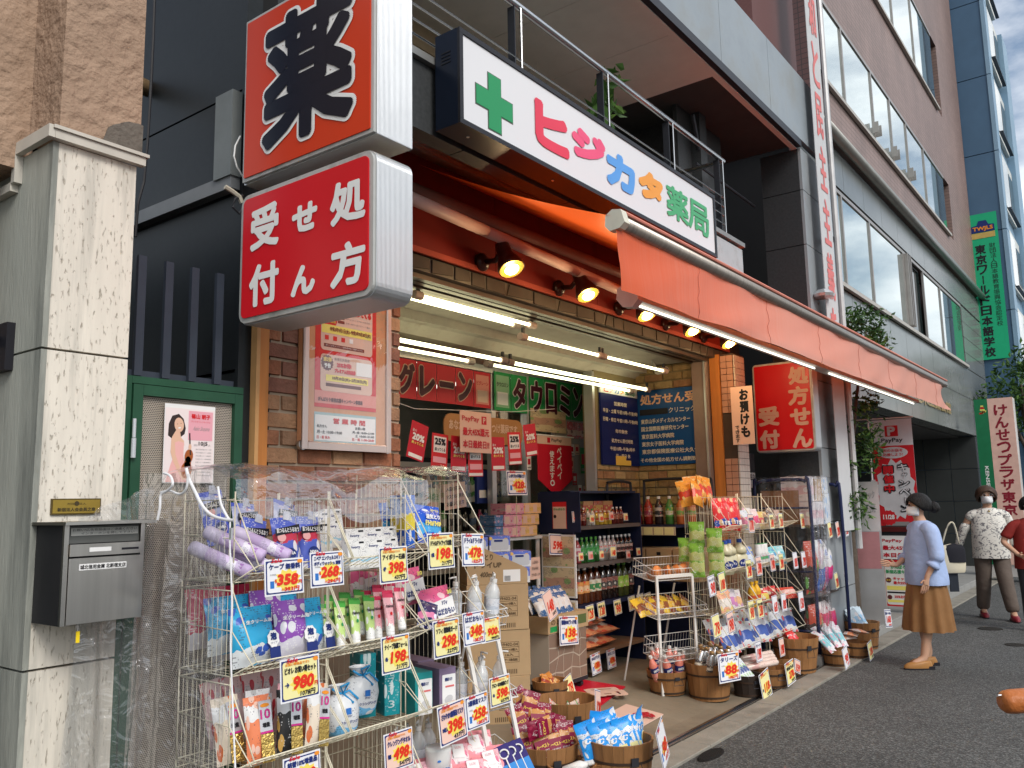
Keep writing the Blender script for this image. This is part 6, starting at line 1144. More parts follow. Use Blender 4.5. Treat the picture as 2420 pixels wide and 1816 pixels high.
# blue boards
BLB = mat('board_blue', (.008, .07, .24), .35, var=.04); NVB = mat('board_navy', (.006, .012, .10), .35); CRP = flat('cream_print', (.70, .66, .55)); PEA = flat('peach_print', (.72, .45, .28))
b1 = thing('hospital_board', 'blue board listing hospitals in white lettering on the porch side wall', 'board', (7.795, 4.255, 1.905), rad(-90)); bpy.context.view_layer.update()
MB().box(0, .80, 0, .02, 0, .77).build('board', BLB, b1, world=False); T(b1, '処方せん受付', (.05, .80, .62, .73), PEA, .004)
MB().box(.04, .36, -.003, -.001, .515, .575).build('cover_strip', BLACK, b1, world=False); T(b1, 'クリニック', (.37, .66, .52, .575), CRP, .001, nd=4)
for i, s_ in enumerate(('東京山手メディカルセンター', '国立国際医療研究センター', '東京医科大学病院', '東京女子医科大学病院', '東京都保険医療公社大久保医院')): T(b1, s_, (.05, (.60, .58, .42, .52, .79)[i], .425-i*.078, .475-i*.078), CRP, .0013, nd=4)
T(b1, 'その他全国の処方せん調剤致します', (.03, .79, .03, .075), CRP, .0011, nd=4)
b2 = thing('opening_hours_board', 'narrow navy opening hours board left of the hospital board', 'board', (7.05, 4.235, 1.90)); MB().box(0, .735, 0, .02, 0, .70).build('board', NVB, b2, world=False); MB().box(0, .735, 0, .02, .703, .80).build('header', WHITE, b2, world=False)
for i, (s_, c_) in enumerate(zip('ヒジカタ薬局', (SALE, PINK, BLUE, ORANGE, GREEN, GREEN))): T(b2, s_, (.06+i*.105, .15+i*.105, .715, .785), c_, .002, nd=4)
for i, (s_, a, b) in enumerate((('営業時間', .25, .5, ), ('平日・土曜 午前10時~午後9時', .03, .72), ('日曜・祭日 午前11時~午後8時', .03, .72), ('年中無休', .26, .5), ('処方せん受付時間', .18, .60), ('午前10時~午後6時半', .15, .64), ('日・祭日 休', .26, .54))): z = (.61, .53, .445, .335, .24, .16, .09)[i]-.02; T(b2, s_, (a, b, z, z+.042), CRP, .001, nd=4)
MB().extr([(a, -.003, b) for a, b in ((.25, .0), (.55, -.0), (.55, .05), (.45, .05), (.45, .09), (.25, .09))][::-1], (0, .002, 0)).build('print', GOLDP, b2, world=False)

# ---------------- goods in the middle of the porch ----------------
cs = [G(1195, 1712)]; CB = [];
def carton(M, w, d, h, label, printed=True):
    t = thing('cardboard_box', label, 'box', group='cardboard boxes beside the doorway'); t.matrix_world = M
    MB().cbox(-w/2, w/2, 0, d, 0, h, .003).build('box_body', CARD, t, world=False); MB().box(w/2, w/2+.001, d*.45, d*.55, h*.0, h).build('tape', mat('parcel_tape', (.36, .24, .11), .35), t, world=False)
    if printed:
        DK = flat('carton_ink', (.10, .065, .035)); x0 = .0
        for k in range(5): MB().tube([(x0, -.001, h*.30+k*h*.11), (x0+.135, -.001, h*.30+k*h*.11)], .0012, 4).build('print', DK, t, world=False)
        for x in (x0, x0+.135): MB().tube([(x, -.001, h*.30), (x, -.001, h*.74)], .0012, 4).build('print', DK, t, world=False)
        for i, s_ in enumerate(('白元アース株式会社', '16入', '400mL×3個入', '')): 
            if s_: T(t, s_, (x0+.01+(.03 if i == 1 else 0), x0+.125-(.03 if i == 1 else 0), h*(.325+i*.11), h*(.385+i*.11)), DK, .0006, nd=4)
        T(t, '39402-04', (x0+.008, x0+.128, h*.655, h*.72), DK, .0005, nd=4)
        for k in range(12): MB().box(-.03+k*.013, -.024+k*.013, -.001, 0, h*.05, h*.15).build('print', DK, t, world=False)
    return t
pc_ = Vector((4.60, 3.62, .10)); rzc = rad(-38)
for i, (z, h, s_) in enumerate(((.0, .30, 'lowest'), (.302, .30, 'second lowest'), (.604, .30, 'third'))): carton(TRS(pc_+Vector((.01*(i % 2), 0, z)), rzc), .43, .26, h, '%s brown cardboard box of the stack beside the doorway' % s_)
tc = thing('open_carton', 'top brown carton cut diagonally open and holding blue storage packs', 'box'); tc.matrix_world = TRS(pc_+Vector((0, 0, .906)), rzc)
MB().extr([(-.21, 0, 0), (.21, 0, 0), (.21, 0, .10), (-.21, 0, .30)], (0, .006, 0)).build('front_wall', CARD, tc, world=False); MB().box(.206, .21, .007, .26, 0, .10).build('side_wall', CARD, tc, world=False); MB().box(-.21, -.206, .007, .26, 0, .30).build('side_wall', CARD, tc, world=False); MB().box(-.206, .206, .007, .26, 0, .004).build('bottom', CARD, tc, world=False); MB().box(-.206, .206, .26, .264, 0, .10).build('back_wall', CARD, tc, world=False)
DKI = MC['carton_ink']; T(tc, '湿気とり', (-.16, -.03, .16, .205), DKI, .001, nd=4); T(tc, 'ドライUP', (-.16, .03, .11, .15), DKI, .002, nd=4); T(tc, '400mL', (-.12, -.02, .05, .085), DKI, .001, nd=4, shear=.2)
R2(tc, (.04, .16, .015, .095), WHITE, y=-.0015); 
for k in range(7): MB().box(.05+k*.006, .053+k*.006, -.0025, -.0018, .02, .055).build('print', BLACK, tc, world=False)
STO = pack('storage_pack', (.10, .16, .60), (.62, .64, .68), (.75, .45, .1), -.1, .40, .3, 41); 
def stor(M, lab):
    o = boxp(.145, .105, .21, STO)(M, lab, 'storage_pack', 'pack'); MB().extr([(a, -.0015, b) for a, b in rrect(-.062, .062, .012, .085, .015, 3)], (0, .001, 0)).build('print', flat('milky_grey', (.50, .52, .55)), o, world=False); R2(o, (-.04, .02, .066, .080), NAVY, y=-.003)
    R2(o, (.073, .0735, 0, 0.1), WHITE); MB().box(.073, .0738, .02, .19, .01, .09).build('print', pack('storage_side', (.08, .12, .55), (.78, .60, .1), (.75, .2, .2), .3, .6, .3, 8), o, world=False); return o
q = Matrix.Rotation(rzc, 4, 'Z'); base = pc_+Vector((0, 0, .906))
row('storage_pack', 'pack', 'blue edged storage packs', 'blue edged clear dehumidifier pack', 'stacked in open carton', [Matrix.Translation(base) @ q @ Matrix.Translation((x, .03+y, z)) for x, y, z in ((-.13, 0, .21), (-.13, .0, .105), (.03, .01, .215), (.03, .01, .107), (.03, .01, .0), (.20-.03, .02, .0), (.18, .02, .107))], [stor])
sh0 = thing('white_trolley', 'white plastic trolley shelf behind the cartons holding mask boxes', 'trolley', (5.55, 4.3, .12))
for z in (0.05, .55, 1.13): MB().cbox(-.38, .38, -.13, .22, z, z+.03, .01).build('shelf', CAPW, sh0, world=False)
for x in (-.36, .33):
    for y in (-.11, .17): MB().cbox(x, x+.03, y, y+.03, .081, 1.129, .005).build('leg', CAPW, sh0, world=False) if False else MB().tube([(x+.015, y+.015, 0), (x+.015, y+.015, 1.13)], .018, 8).build('leg', CAPW, sh0, world=False)
MKP = pack('mask_carton_pink', (.68, .30, .38), (.62, .45, .45), (.55, .15, .25), .3, .5, .5, 3); MKO = pack('mask_carton_orange', (.74, .46, .22), (.70, .45, .12), (.6, .2, .1), .3, .55, .5, 5); MKB = pack('mask_carton_blue', (.05, .14, .30), (.1, .2, .4), (.5, .3, .4), .3, .5, .4, 7)
for (z, xs, ms_) in ((1.28, (5.40, 5.51, 5.63, 5.74), (MKP, MKP, MKO, MKO)), (1.37, (5.42, 5.53, 5.66, 5.77), (MKP, MKP, MKO, MKO)), (1.46, (5.44, 5.56, 5.69, 5.80), (MKP, MKP, MKO, MKO))):
    for i, (x, m_) in enumerate(zip(xs, ms_)):
        lv = {1.28: 'bottom', 1.37: 'middle', 1.46: 'top'}[z]; o = boxp(.105, .085, .18, m_, (((.1, .55, .15, .85), PW),))(TRS((x, 4.14, z), rad(-10)), '%s mask carton in %s layer of the stack, %s' % ('pink' if m_ is MKP else 'orange', lv, ORD[i]), 'mask_carton', 'box'); o['group'] = 'mask cartons stacked on the trolley'
for i in range(2): o = boxp(.09, .085, .18, MKB)(TRS((5.29, 4.14, 1.28+i*.09), rad(-10)), '%s dark blue mask carton left of the pink ones' % ('lower', 'upper')[i], 'mask_carton', 'box')
cwb = thing('shopping_basket_pot', 'small white lattice basket with pump bottle on the trolley', 'basket', (5.50, 4.12, .72)); mb = MB()
for k in range(16): a_ = 2*math.pi*k/16; mb.tube([(.06*math.cos(a_), .06*math.sin(a_), 0), (.08*math.cos(a_), .08*math.sin(a_), .16)], .003, 4)
for z in (0, .05, .10, .16): mb.tube([((.06+.125*z)*math.cos(2*math.pi*k/16), (.06+.125*z)*math.sin(2*math.pi*k/16), z) for k in range(16)], .003, 4, closed=True)
mb.build('lattice', CAPW, cwb, world=False); pump(TRS((5.50, 4.10, .80), rad(60), s=1.5), 'large hand sanitiser pump standing in the lattice basket')
paper(5.47, .95, .14, .17, PW, 'handwritten sanitiser notice on the lattice basket', 'notice', 3.98, [('入店時の', .2, .8, .7, .85, BLACK), ('手指消毒に', .15, .85, .42, .57, BLACK), ('ご協力お願いします', .1, .95, .15, .28, BLACK)])
tagp(1316, 1287, 4.0, .23, 'P', '', '598', '657', 'x', full=False, lab='pink price card reading 598 yen on the white trolley', roll=4)
tagp(1220, 1142, 3.9, .25, 'W', 'しっかりブロック不織布マスク', '428', '470', 'held up on a thin clip stand')
cs_ = thing('clip_stand', 'thin pole holding up the white 428 price card', 'stand', (5.05, 3.92, 1.4)); a = P(1220, 1165, y=3.92); MB().tube([(a.x, 3.92, a.z), (a.x, 3.92, 1.3)], .003, 5).build('pole', mat('cream_pole', (.6, .55, .35), .5), cs_)
paper(4.72, 1.42, .16, .26, flat('green_cream', (.55, .58, .42)), 'green and red campaign notice left of the mask request', 'notice', 4.4, [(.1, .9, .1, .6, PW), ('がんばろう!', .1, .9, .65, .85, GREEN, .001)], roll=4); paper(4.95, 1.50, .26, .20, PW, 'handwritten notice asking for masks standing behind the desiccants', 'notice', 4.4, [('入店の際は', .1, .8, .70, .88, BLACK, .001), ('マスクの着用を', .1, .9, .40, .58, BLACK, .001), ('お願いします', .1, .9, .12, .30, BLACK, .001)], roll=-6)
# navy drink shelf
NS = thing('drink_shelf', 'tall navy steel shelf of bottled drinks in the porch', 'shelf', (6.5, 4.0, .12)); XL, XR, YF, YK = 5.96, 7.08, 3.86, 4.22
MB().box(XL, XL+.02, YF+.03, YK, .12, 1.62).build('side_panel', NAVYM, NS); MB().box(XR-.02, XR, YF, YK, .12, 1.62).build('side_panel', NAVYM, NS); MB().box(XL+.021, XR-.021, YK-.02, YK, .12, 1.62).build('back_panel', NAVYM, NS); MB().box(XL, XR, YF+.05, YK, 1.621, 1.64).build('top_panel', NAVYM, NS)
for z in (.31, .70, 1.035, 1.345): MB().box(XL+.021, XR-.021, YF, YK-.021, z-.03, z).build('shelf_board', mat('shelf_brown_grey', (.10, .085, .08), .5) if z > 1 else (mat('kraft_shelf', (.20, .12, .07), .7) if z < .4 else NAVYM), NS)
paper(5.95, .80, .001, .001, WHITE, 'x') if False else None
lf = thing('leaflet_panel', 'white framed panel of product leaflets on the side of the drink shelf', 'leaflet board', (5.955, 4.22, .35), rad(-90)); MB().box(.02, .36, -.012, 0, .0, .40).build('frame', WHITE, lf, world=False); MB().box(.02, .36, -.012, 0, .42, .93).build('frame', WHITE, lf, world=False)
for z0, z1 in ((.015, .385), (.435, .66), (.67, .915)): MB().box(.035, .345, -.014, -.0125, z0, z1).build('leaflet', NEWS, lf, world=False)
nb_ = thing('navy_sign_board', 'navy board with a small green and red campaign notice at shelf top', 'board', (5.93, 4.21, 1.30), rad(-90)); MB().box(0, .42, -.01, 0, 0, .33).build('board', NAVYM, nb_, world=False); R2(nb_, (.15, .29, .03, .25), MP, y=-.012); R2(nb_, (.155, .285, .03, .21), PW, y=-.013); T(nb_, 'がんばろう!', (.16, .28, .18, .20), GREEN, .001, y=-.015, nd=4); MB().extr([(a, -.0145, b) for a, b in ell(.175, .13, .015, .015, 10)], (0, .0005, 0)).build('print', BLACK, nb_, world=False)
def liq(nm, c): return mat('drink_'+nm, c, .12, var=.03, spec=.8)
CAPS = {'w': CAPW, 'g': mat('cap_green', (.10, .35, .06), .35), 'k': BLACK}
def drink(nm, r, h, c, lab_, cap='w'): return bottle(r, h, liq(nm, c), CAPS[cap], lab_, n=12, neck=.33, capr=.40, lab=(.28, .60), name='drink_bottle')
Lr = lambda nm, a, b, c, s=0: pack('dl_'+nm, a, b, c, .2, .6, .4, s)
TEA = drink('tea', .045, .30, (.10, .028, .006), Lr('tea', (.62, .28, .08), (.70, .50, .3), (.7, .1, .05), 1)); DK1 = drink('cola', .045, .31, (.012, .006, .004), Lr('blk', (.25, .10, .08), (.05, .05, .05), (.5, .5, .45), 2)); OOL = drink('oolong', .045, .31, (.07, .016, .004), Lr('ool', (.62, .60, .50), (.05, .22, .08), (.6, .5, .3), 3)); GT = drink('green', .045, .30, (.05, .06, .01), Lr('gt', (.28, .50, .04), (.3, .55, .1), (.6, .6, .3), 4), 'g')
seq = [DK1, TEA, TEA, OOL, OOL, DK1, DK1, DK1, GT, GT, DK1]
nmq = ['dark cola', 'amber tea', 'amber tea', 'dark oolong', 'dark oolong', 'black tea', 'black tea', 'black tea', 'green labelled tea', 'green labelled tea', 'black coffee']
row('drink_bottle', 'bottle', 'large bottles on the lower shelf', [q_+' large bottle' for q_ in nmq], 'on lower drink shelf', [TRS((6.03+i*.096, 3.96, .702), rad(-40)) for i in range(11)], seq)
def sm(nm, c, l, cap='w', r=.032, h=.21): return drink(nm, r, h, c, l, cap)
SQ = [sm('wh', (.30, .05, .06), Lr('wh', (.62, .55, .55), (.5, .1, .15), (.7, .6, .6), 5)), sm('gr', (.02, .16, .03), Lr('gr', (.03, .25, .05), (.05, .3, .08), (.6, .6, .5), 6), 'g'), sm('cl', (.35, .33, .32), Lr('cl', (.60, .50, .48), (.3, .5, .5), (.5, .1, .1), 7)), sm('bk', (.01, .006, .006), Lr('bk', (.50, .40, .36), (.06, .03, .03), (.4, .1, .1), 8))]
ord_ = [0, 0, 1, 1, 1, 1, 2, 2, 2, 2, 3, 3, 3, 3]; nms = ['white labelled', 'green', 'pale', 'dark']
row('drink_bottle', 'bottle', 'small bottles on the middle shelf', [nms[k]+' small drink bottle' for k in ord_], 'on middle shelf', [TRS((6.02+i*.074, 3.94, 1.037), rad(-40)) for i in range(14)], [SQ[k] for k in ord_])
for i in range(6): boxp(.16, .10, .12, (Lr('bx', (.45, .12, .05), (.6, .4, .1), (.6, .1, .05), 9), Lr('bx2', (.6, .3, .12), (.6, .12, .08), (.7, .6, .2), 10))[i % 2])(TRS((6.42+(i % 3)*.17, 4.02, 1.347+(i//3)*.105)), 'small red and yellow tonic carton on top shelf, %s %s' % (('lower', 'upper')[i//3], ('left', 'middle', 'right')[i % 3]), 'tonic_carton', 'box')['group'] = 'tonic cartons on the top shelf'
TN = [sm('t1', (.10, .01, .01), Lr('t1', (.20, .04, .03), (.3, .1, .05), (.5, .3, .2), 11), 'w', .026, .15), sm('t2', (.5, .5, .45), Lr('t2', (.60, .60, .50), (.1, .3, .1), (.5, .5, .4), 12), 'g', .026, .14), sm('t3', (.5, .35, .04), Lr('t3', (.62, .50, .08), (.6, .1, .05), (.6, .5, .3), 13), 'w', .024, .12)]
k3 = [0, 0, 0, 1, 1, 2, 2, 2, 2, 0, 0, 0]; n3_ = ['dark tonic bottle', 'white tonic bottle with green cap', 'yellow tonic bottle']
row('tonic_bottle', 'bottle', 'tonic bottles on the top shelf', [n3_[k] for k in k3], 'on top shelf', [TRS((6.02+i*.070, 3.91, 1.347), rad(-40)) for i in range(12)], [TN[k] for k in k3])
for i, (u, v, pz) in enumerate(((1359, 1222, '467'), (1398, 1226, '98'), (1420, 1224, '88'), (1444, 1219, '108'), (1478, 1222, '128'), (1372, 1316, '98'), (1395, 1313, '118'), (1421, 1311, '108'), (1448, 1304, '148'), (1484, 1311, '98'), (1508, 1304, '98'))): tagp(u, v, 3.85, .075 if i not in (0, 8) else .10, 'Y' if i % 3 else 'P', '', pz, '', 'x', full=False, ratio=.9, lab='small price ticket reading %s yen on the %s of drink shelf, %s' % (pz, 'top board' if i < 5 else 'middle board', ORD[i if i < 5 else i-5]))
for i, (u, v, pz) in enumerate(((1393, 1449, '128'), (1420, 1441, '138'), (1458, 1435, '98'), (1492, 1426, '148'), (1512, 1421, '168'), (1530, 1418, '178'))): tagp(u, v, 3.85, .125, 'Y', '緑茶 2L', pz, '', 'x', full=False, ratio=1.0, roll=-4, lab='%s yellow price card under the large drink bottles, reading %s yen' % (ORD[i], pz))
tagp(1406, 1569, 3.84, .15, 'W', 'ゆめぴりか', '1080', '1166', 'left under the rice bags', ratio=1.1, roll=-5); tagp(1443, 1557, 3.85, .14, 'W', 'あきたこまち', '1898', '2050', 'right under the rice bags', ratio=1.1, roll=-2)
RB = pack('rice_bag', (.62, .26, .12), (.66, .52, .42), (.55, .10, .05), .2, .5, .4, 51)
row('rice_bag', 'bag', 'orange rice bags on the bottom shelf', 'orange printed rice bag lying flat', 'on bottom shelf', [TRS((x, y, z), rad(rz_), rad(-88)) for x, y, z, rz_ in ((6.16, 3.88, .35, -6), (6.50, 3.90, .35, 5), (6.18, 3.87, .45, 4), (6.52, 3.90, .44, -4), (6.34, 3.92, .53, 2))], [mk('rice_bag', 'bag', lambda: pouch(.32, .34, .10, 8, seal=.05), RB)])
# stone print carton with cooling packs
sbx = thing('stone_print_box', 'box with crazy paving print on a caster board before the shelf', 'box', (5.60, 3.72, .20)); STB = mat('stone_print', (.22, .15, .11), .6, var=.15); SJ = flat('stone_joint', (.45, .38, .30))
MB().box(-.27, .25, 0, .36, 0, .37).build('box_body', SJ, sbx, world=False); rr = random.Random(4)
gx, gz = 5, 4; pts = {(i, j): (-.27+.52*i/gx+(rr.uniform(-.03, .03) if 0 < i < gx else 0), .37*j/gz+(rr.uniform(-.025, .025) if 0 < j < gz else 0)) for i in range(gx+1) for j in range(gz+1)}
for i in range(gx):
    for j in range(gz):
        q_ = [pts[i, j], pts[i+1, j], pts[i+1, j+1], pts[i, j+1]]; cxx = sum(a for a, b in q_)/4; czz = sum(b for a, b in q_)/4; q2 = [(cxx+(a-cxx)*.93, czz+(b-czz)*.91) for a, b in q_]
        for poly in ([q2] if rr.random() < .5 else [[q2[0], q2[1], ((q2[2][0]*.97+cxx*.03), q2[2][1]*.97+czz*.03)], [q2[0], ((q2[2][0]*.9+cxx*.1), q2[2][1]*.9+czz*.1), q2[3]]]): MB().extr([(a, -.002, b) for a, b in poly], (0, .001, 0)).build('stone_cell', STB, sbx, world=False)
MB().box(-.28, .26, .0, .36, -.03, -.001).build('caster_board', DARKM, sbx, world=False)
for x in (-.22, .2): MB().tube([(x-.015, .04, -.055), (x+.015, .04, -.055)], .025, 10).build('caster', DARKM, sbx, world=False)
nb2 = thing('candy_carton', 'small brown carton with green print on the crazy paving box', 'box', (5.60, 3.71, .575)); MB().box(-.29, .27, 0, .34, 0, .125).build('box_body', CARD, nb2, world=False); T(nb2, 'のど', (-.25, -.12, .06, .105), DKI, .0015, nd=4); R2(nb2, (-.26, -.17, .01, .05), GREENP); R2(nb2, (.10, .24, .03, .10), flat('olive_green', (.10, .14, .05)))
CP1 = pack('candy_pouch', (.03, .10, .26), (.62, .62, .62), (.62, .55, .50), .25, .7, .5, 61)
row('candy_pouch', 'pouch', 'blue silver throat candy pouches', 'blue and silver throat candy pouch', 'on the small carton', [TRS((5.36+(i % 5)*.085, 3.76+(i//5)*.10, .70+.01*(i//5)), rad(-25+i*7), rad(-28), rad(-14+i*3)) for i in range(9)], [mk('candy_pouch', 'pouch', lambda: pouch(.11, .17, .035, 11), CP1)])
tagp(1344, 1490, 3.69, .26, 'W', '龍角散ののどすっきり飴', '138', '149', 'on the brown candy carton', ratio=.82, roll=5); tagp(1290, 1434, 3.62, .12, 'P', '', '148', '159', 'x', ratio=1.75, roll=-22, full=False, lab='tilted narrow pink price card reading 148 yen by the storage packs')
for (pts_, nm_, lab_, col_, txt) in (([(1262, 1660), (1395, 1690), (1478, 1626), (1360, 1607)], 'red_mat', 'red doormat with pale lettering lying in the doorway', REDP, ''), ([(1420, 1700), (1500, 1730), (1568, 1692), (1480, 1668)], 'white_mat', 'pale sheet with red lettering stuck on the floor', PW, '')):
    q_ = [G(u, v)+Vector((0, 0, .004)) for u, v in pts_]; t = thing(nm_, lab_, 'mat', q_[0]); MB().extr([tuple(p) for p in q_], (0, 0, .008)).build('mat_sheet', col_, t)
    c_ = sum(q_, Vector())/4+Vector((0, 0, .0095)); ex = (q_[2]-q_[3]).normalized(); Mx = Matrix.Translation(c_-q_[0]) @ Matrix(((ex.x, -ex.y*-1*0-0, 0, 0), (0, 0, 0, 0), (0, 0, 0, 0), (0, 0, 0, 1))) if False else Matrix.Translation(c_-q_[0]) @ Matrix.Rotation(rad(-40), 4, 'Z') @ Matrix.Rotation(rad(-90), 4, 'X')
    T(t, '薬局', (-.34, .34, -.16, .16) if nm_ == 'red_mat' else (-.16, .16, -.08, .08), PW if nm_ == 'red_mat' else REDP, .014 if nm_ == 'red_mat' else .006, y=0, M=Mx)
# interior gondola behind the glass
ig = thing('goods_shelf', 'dark shelf full of hair care bottles inside behind the glass', 'shelf', (5.9, 5.4, .12))
MB().box(4.6, 7.2, 5.62, 5.66, .12, 2.0).build('back_panel', DARKM, ig)
for z in (.95, 1.28, 1.60, 1.92): MB().box(4.6, 7.2, 5.30, 5.61, z-.02, z).build('shelf_board', DARKM, ig); MB().box(4.6, 7.2, 5.295, 5.30, z-.035, z+.01).build('price_strip', mat('strip_grey', (.45, .45, .42), .5), ig)
IB = [pack('hair_%d' % i, c, d, (.6, .6, .6), .3, .6, .4, i) for i, (c, d) in enumerate((((.05, .35, .40), (.6, .6, .6)), ((.62, .62, .60), (.2, .3, .5)), ((.02, .02, .02), (.3, .3, .3)), ((.50, .06, .20), (.6, .3, .4)), ((.12, .35, .12), (.6, .6, .5)), ((.55, .55, .50), (.1, .1, .1)), ((.03, .10, .32), (.5, .5, .6))))]
def simple(i):
    def f(M, lab):
        mb = MB(); w_ = (.03, .035, .028)[i % 3]; mb.lathe([(w_, 0), (w_, .16), (w_*.5, .18), (w_*.5, .21)], n=8); return product('hair_care_bottle', mb, IB[i], lab, 'bottle', M, 'hair care bottles inside')
    return f
N22 = ORD[:11]+[q_.replace('left', 'middle') for q_ in ('just right of left', 'second from left', 'third from left', 'fourth from left', 'fifth from left', 'sixth from left', 'seventh from left', 'eighth from left', 'ninth from left', 'tenth from left', 'eleventh from left')]
IN = ['teal', 'white', 'black', 'magenta', 'green', 'cream', 'navy']; rr = random.Random(9)
for zi, z in enumerate((1.28, 1.60)):
    prot = {}
    for i in range(22):
        k = rr.randrange(7); M = TRS((4.75+i*.105+rr.uniform(-.01, .01), 5.36, z)); lab = '%s hair care bottle on %s indoor shelf, %s' % (IN[k], ('lower', 'upper')[zi], N22[i])
        if k in prot: copy_tree(prot[k], M, lab)
        else: prot[k] = simple(k)(M, lab)
sp_ = thing('paper_bag_stand', 'dark blue pack hanging beside the doorway behind the glass', 'pack', (5.95, 4.9, 1.55)); MB().box(0, .16, 0, .03, 0, .30).build('pack_body', NAVY, sp_, world=False); R2(sp_, (.03, .13, .05, .12), WHITE)
# drink row on the right brick wall
dr2 = thing('side_drink_shelf', 'black shelf with red juice bottles against the yellow brick wall', 'shelf', (7.45, 3.9, .12)); 
MB().box(7.30, 7.75, 3.62, 4.22, 1.29, 1.315).build('shelf_board', NAVYM, dr2); MB().box(7.72, 7.76, 3.62, 4.2, .12, 1.3).build('side_panel', NAVYM, dr2); MB().box(7.29, 7.295, 3.62, 4.2, 1.22, 1.30).build('price_rail', mat('rail_cream', (.5, .42, .3), .5), dr2); MB().box(7.30, 7.7, 3.62, 4.2, .78, .80).build('shelf_board', NAVYM, dr2)
for k in range(5): MB().box(7.285, 7.29, 4.17-k*.11-.09, 4.17-k*.11, 1.225, 1.295).build('price_ticket', PALEY, dr2)
JU = [drink('jr', .042, .27, (.28, .02, .015), Lr('jr', (.5, .08, .05), (.3, .05, .1), (.6, .5, .4), 21)), drink('jr', .042, .27, (.28, .02, .015), Lr('jr', (.5, .08, .05), (.3, .05, .1), (.6, .5, .4), 21)), drink('jb', .042, .27, (.03, .02, .02), Lr('jb', (.55, .5, .45), (.05, .05, .05), (.4, .1, .1), 22)), drink('jg', .042, .27, (.06, .20, .04), Lr('jg', (.10, .35, .06), (.6, .6, .5), (.5, .5, .1), 23)), drink('jo', .042, .27, (.45, .12, .03), Lr('jo', (.6, .30, .15), (.2, .4, .1), (.6, .2, .1), 24)), drink('jo', .042, .27, (.45, .12, .03), Lr('jo', (.6, .30, .15), (.2, .4, .1), (.6, .2, .1), 24))]
row('drink_bottle', 'bottle', 'juice bottles along the brick wall', ['red juice bottle', 'red juice bottle', 'dark bottle', 'green vegetable juice bottle', 'orange carrot juice bottle', 'orange red juice bottle'], 'on the wall shelf', [TRS((7.50, 4.12-i*.115, 1.317), rad(-90)) for i in range(6)], JU)
for i in range(3): boxp(.26, .30, .3, CARD, (((.42, .58, .78, .88), BLACK),))(TRS((7.32, 4.1-i*.28, .80), rad(-90)), 'plain cardboard box with hand hole under the juice shelf, %s' % ORD[i], 'cardboard_box', 'box')
gr_ = thing('rack_hoops', 'black rounded wire hoops rising before the brick corner wall', 'rack', (7.4, 4.2, 1.3))
mb = MB()
for (x0, x1, y_) in ((7.02, 7.48, 4.18),): mb.tube(smooth_([Vector(q_) for q_ in ((x0, y_, 1.2), (x0, y_, 1.66), (x0+.06, y_, 1.73), (x1-.06, y_, 1.73), (x1, y_, 1.66), (x1, y_, 1.2))]), .014, 8)
mb.tube(smooth_([Vector(q_) for q_ in ((7.70, 4.15, 1.2), (7.70, 4.15, 1.68), (7.70, 4.08, 1.75), (7.70, 3.5, 1.75), (7.70, 3.42, 1.68), (7.70, 3.42, 1.2))]), .014, 8)
for k in range(4): mb.tube([(7.10+k*.1, 4.18, 1.25), (7.10+k*.1, 4.18, 1.72)], .002, 4); mb.tube([(7.70, 4.02-k*.15, 1.25), (7.70, 4.02-k*.15, 1.74)], .002, 4)
for z in (1.45, 1.6): mb.tube([(7.02, 4.18, z), (7.48, 4.18, z)], .002, 4); mb.tube([(7.70, 4.15, z), (7.70, 3.42, z)], .002, 4)
mb.build('hoops', DARKM, gr_)
def GC(u, v, D=.15): p = G(u, v); return Vector((p.x+.8*D, p.y-.38*D, p.z))
# ---------------- wooden tubs and what lies in them ----------------
def tubp(u, v, zz, R, h, label, **k): p = P(u, v, z=zz); return tub(p.x, p.y, R, h, label, **k), p
PRZ = pack('breadstick', (.19, .004, .03), (.50, .24, .07), (.30, .02, .06), .55, .80, .5, 71); BLU = pack('gummy_blue', (.02, .30, .78), (.60, .64, .70), (.70, .72, .74), .62, .74, .4, 73)
def snk(o): R2(o, (-.04, .04, .05, .12), flat('wine_print', (.22, .005, .04)), y=-.022); T(o, 'ハーベスト', (-.036, .036, .08, .10), GOLDP, .0012, y=-.0235, nd=4); T(o, 'HARVEST', (-.03, .03, .062, .070), WHITE, y=-.0235)
t1, p1 = tubp(1290, 1762, .27, .175, .27, 'wooden tub heaped with maroon breadstick packets at the front')
row('snack_pack', 'packet', 'maroon breadstick packets', 'maroon breadstick packet', 'heaped in the front tub', [TRS((p1.x+dx, p1.y+dy, .2+dz), rad(r_), rad(a), rad(b)) for dx, dy, dz, r_, a, b in ((-.13, .02, .01, -40, -18, -10), (-.07, -.06, .0, -38, -20, -14), (-.02, -.09, .0, -36, -22, -8), (.04, -.10, .0, -34, -20, -4), (.10, -.08, .0, -30, -22, 4), (.05, .0, .05, -30, -34, 10), (.0, .05, .10, -40, -30, 6), (-.06, .08, .10, -36, -28, -18), (-.16, .0, .17, -36, -18, 82), (.0, .14, .15, -40, -14, 20), (.10, .08, .08, -30, -28, 14), (.08, .14, .17, -36, -20, -30), (-.10, .10, .05, -30, -20, 24), (.13, .02, .02, -28, -26, 20))],
    [mk('snack_pack', 'packet', lambda: pouch(.10, .185, .04, 12, seal=.10), PRZ, snk)])
t2, p2 = tubp(1338, 1666, .33, .19, .33, 'tall wooden tub with a few green sweets packets behind the maroon snacks')
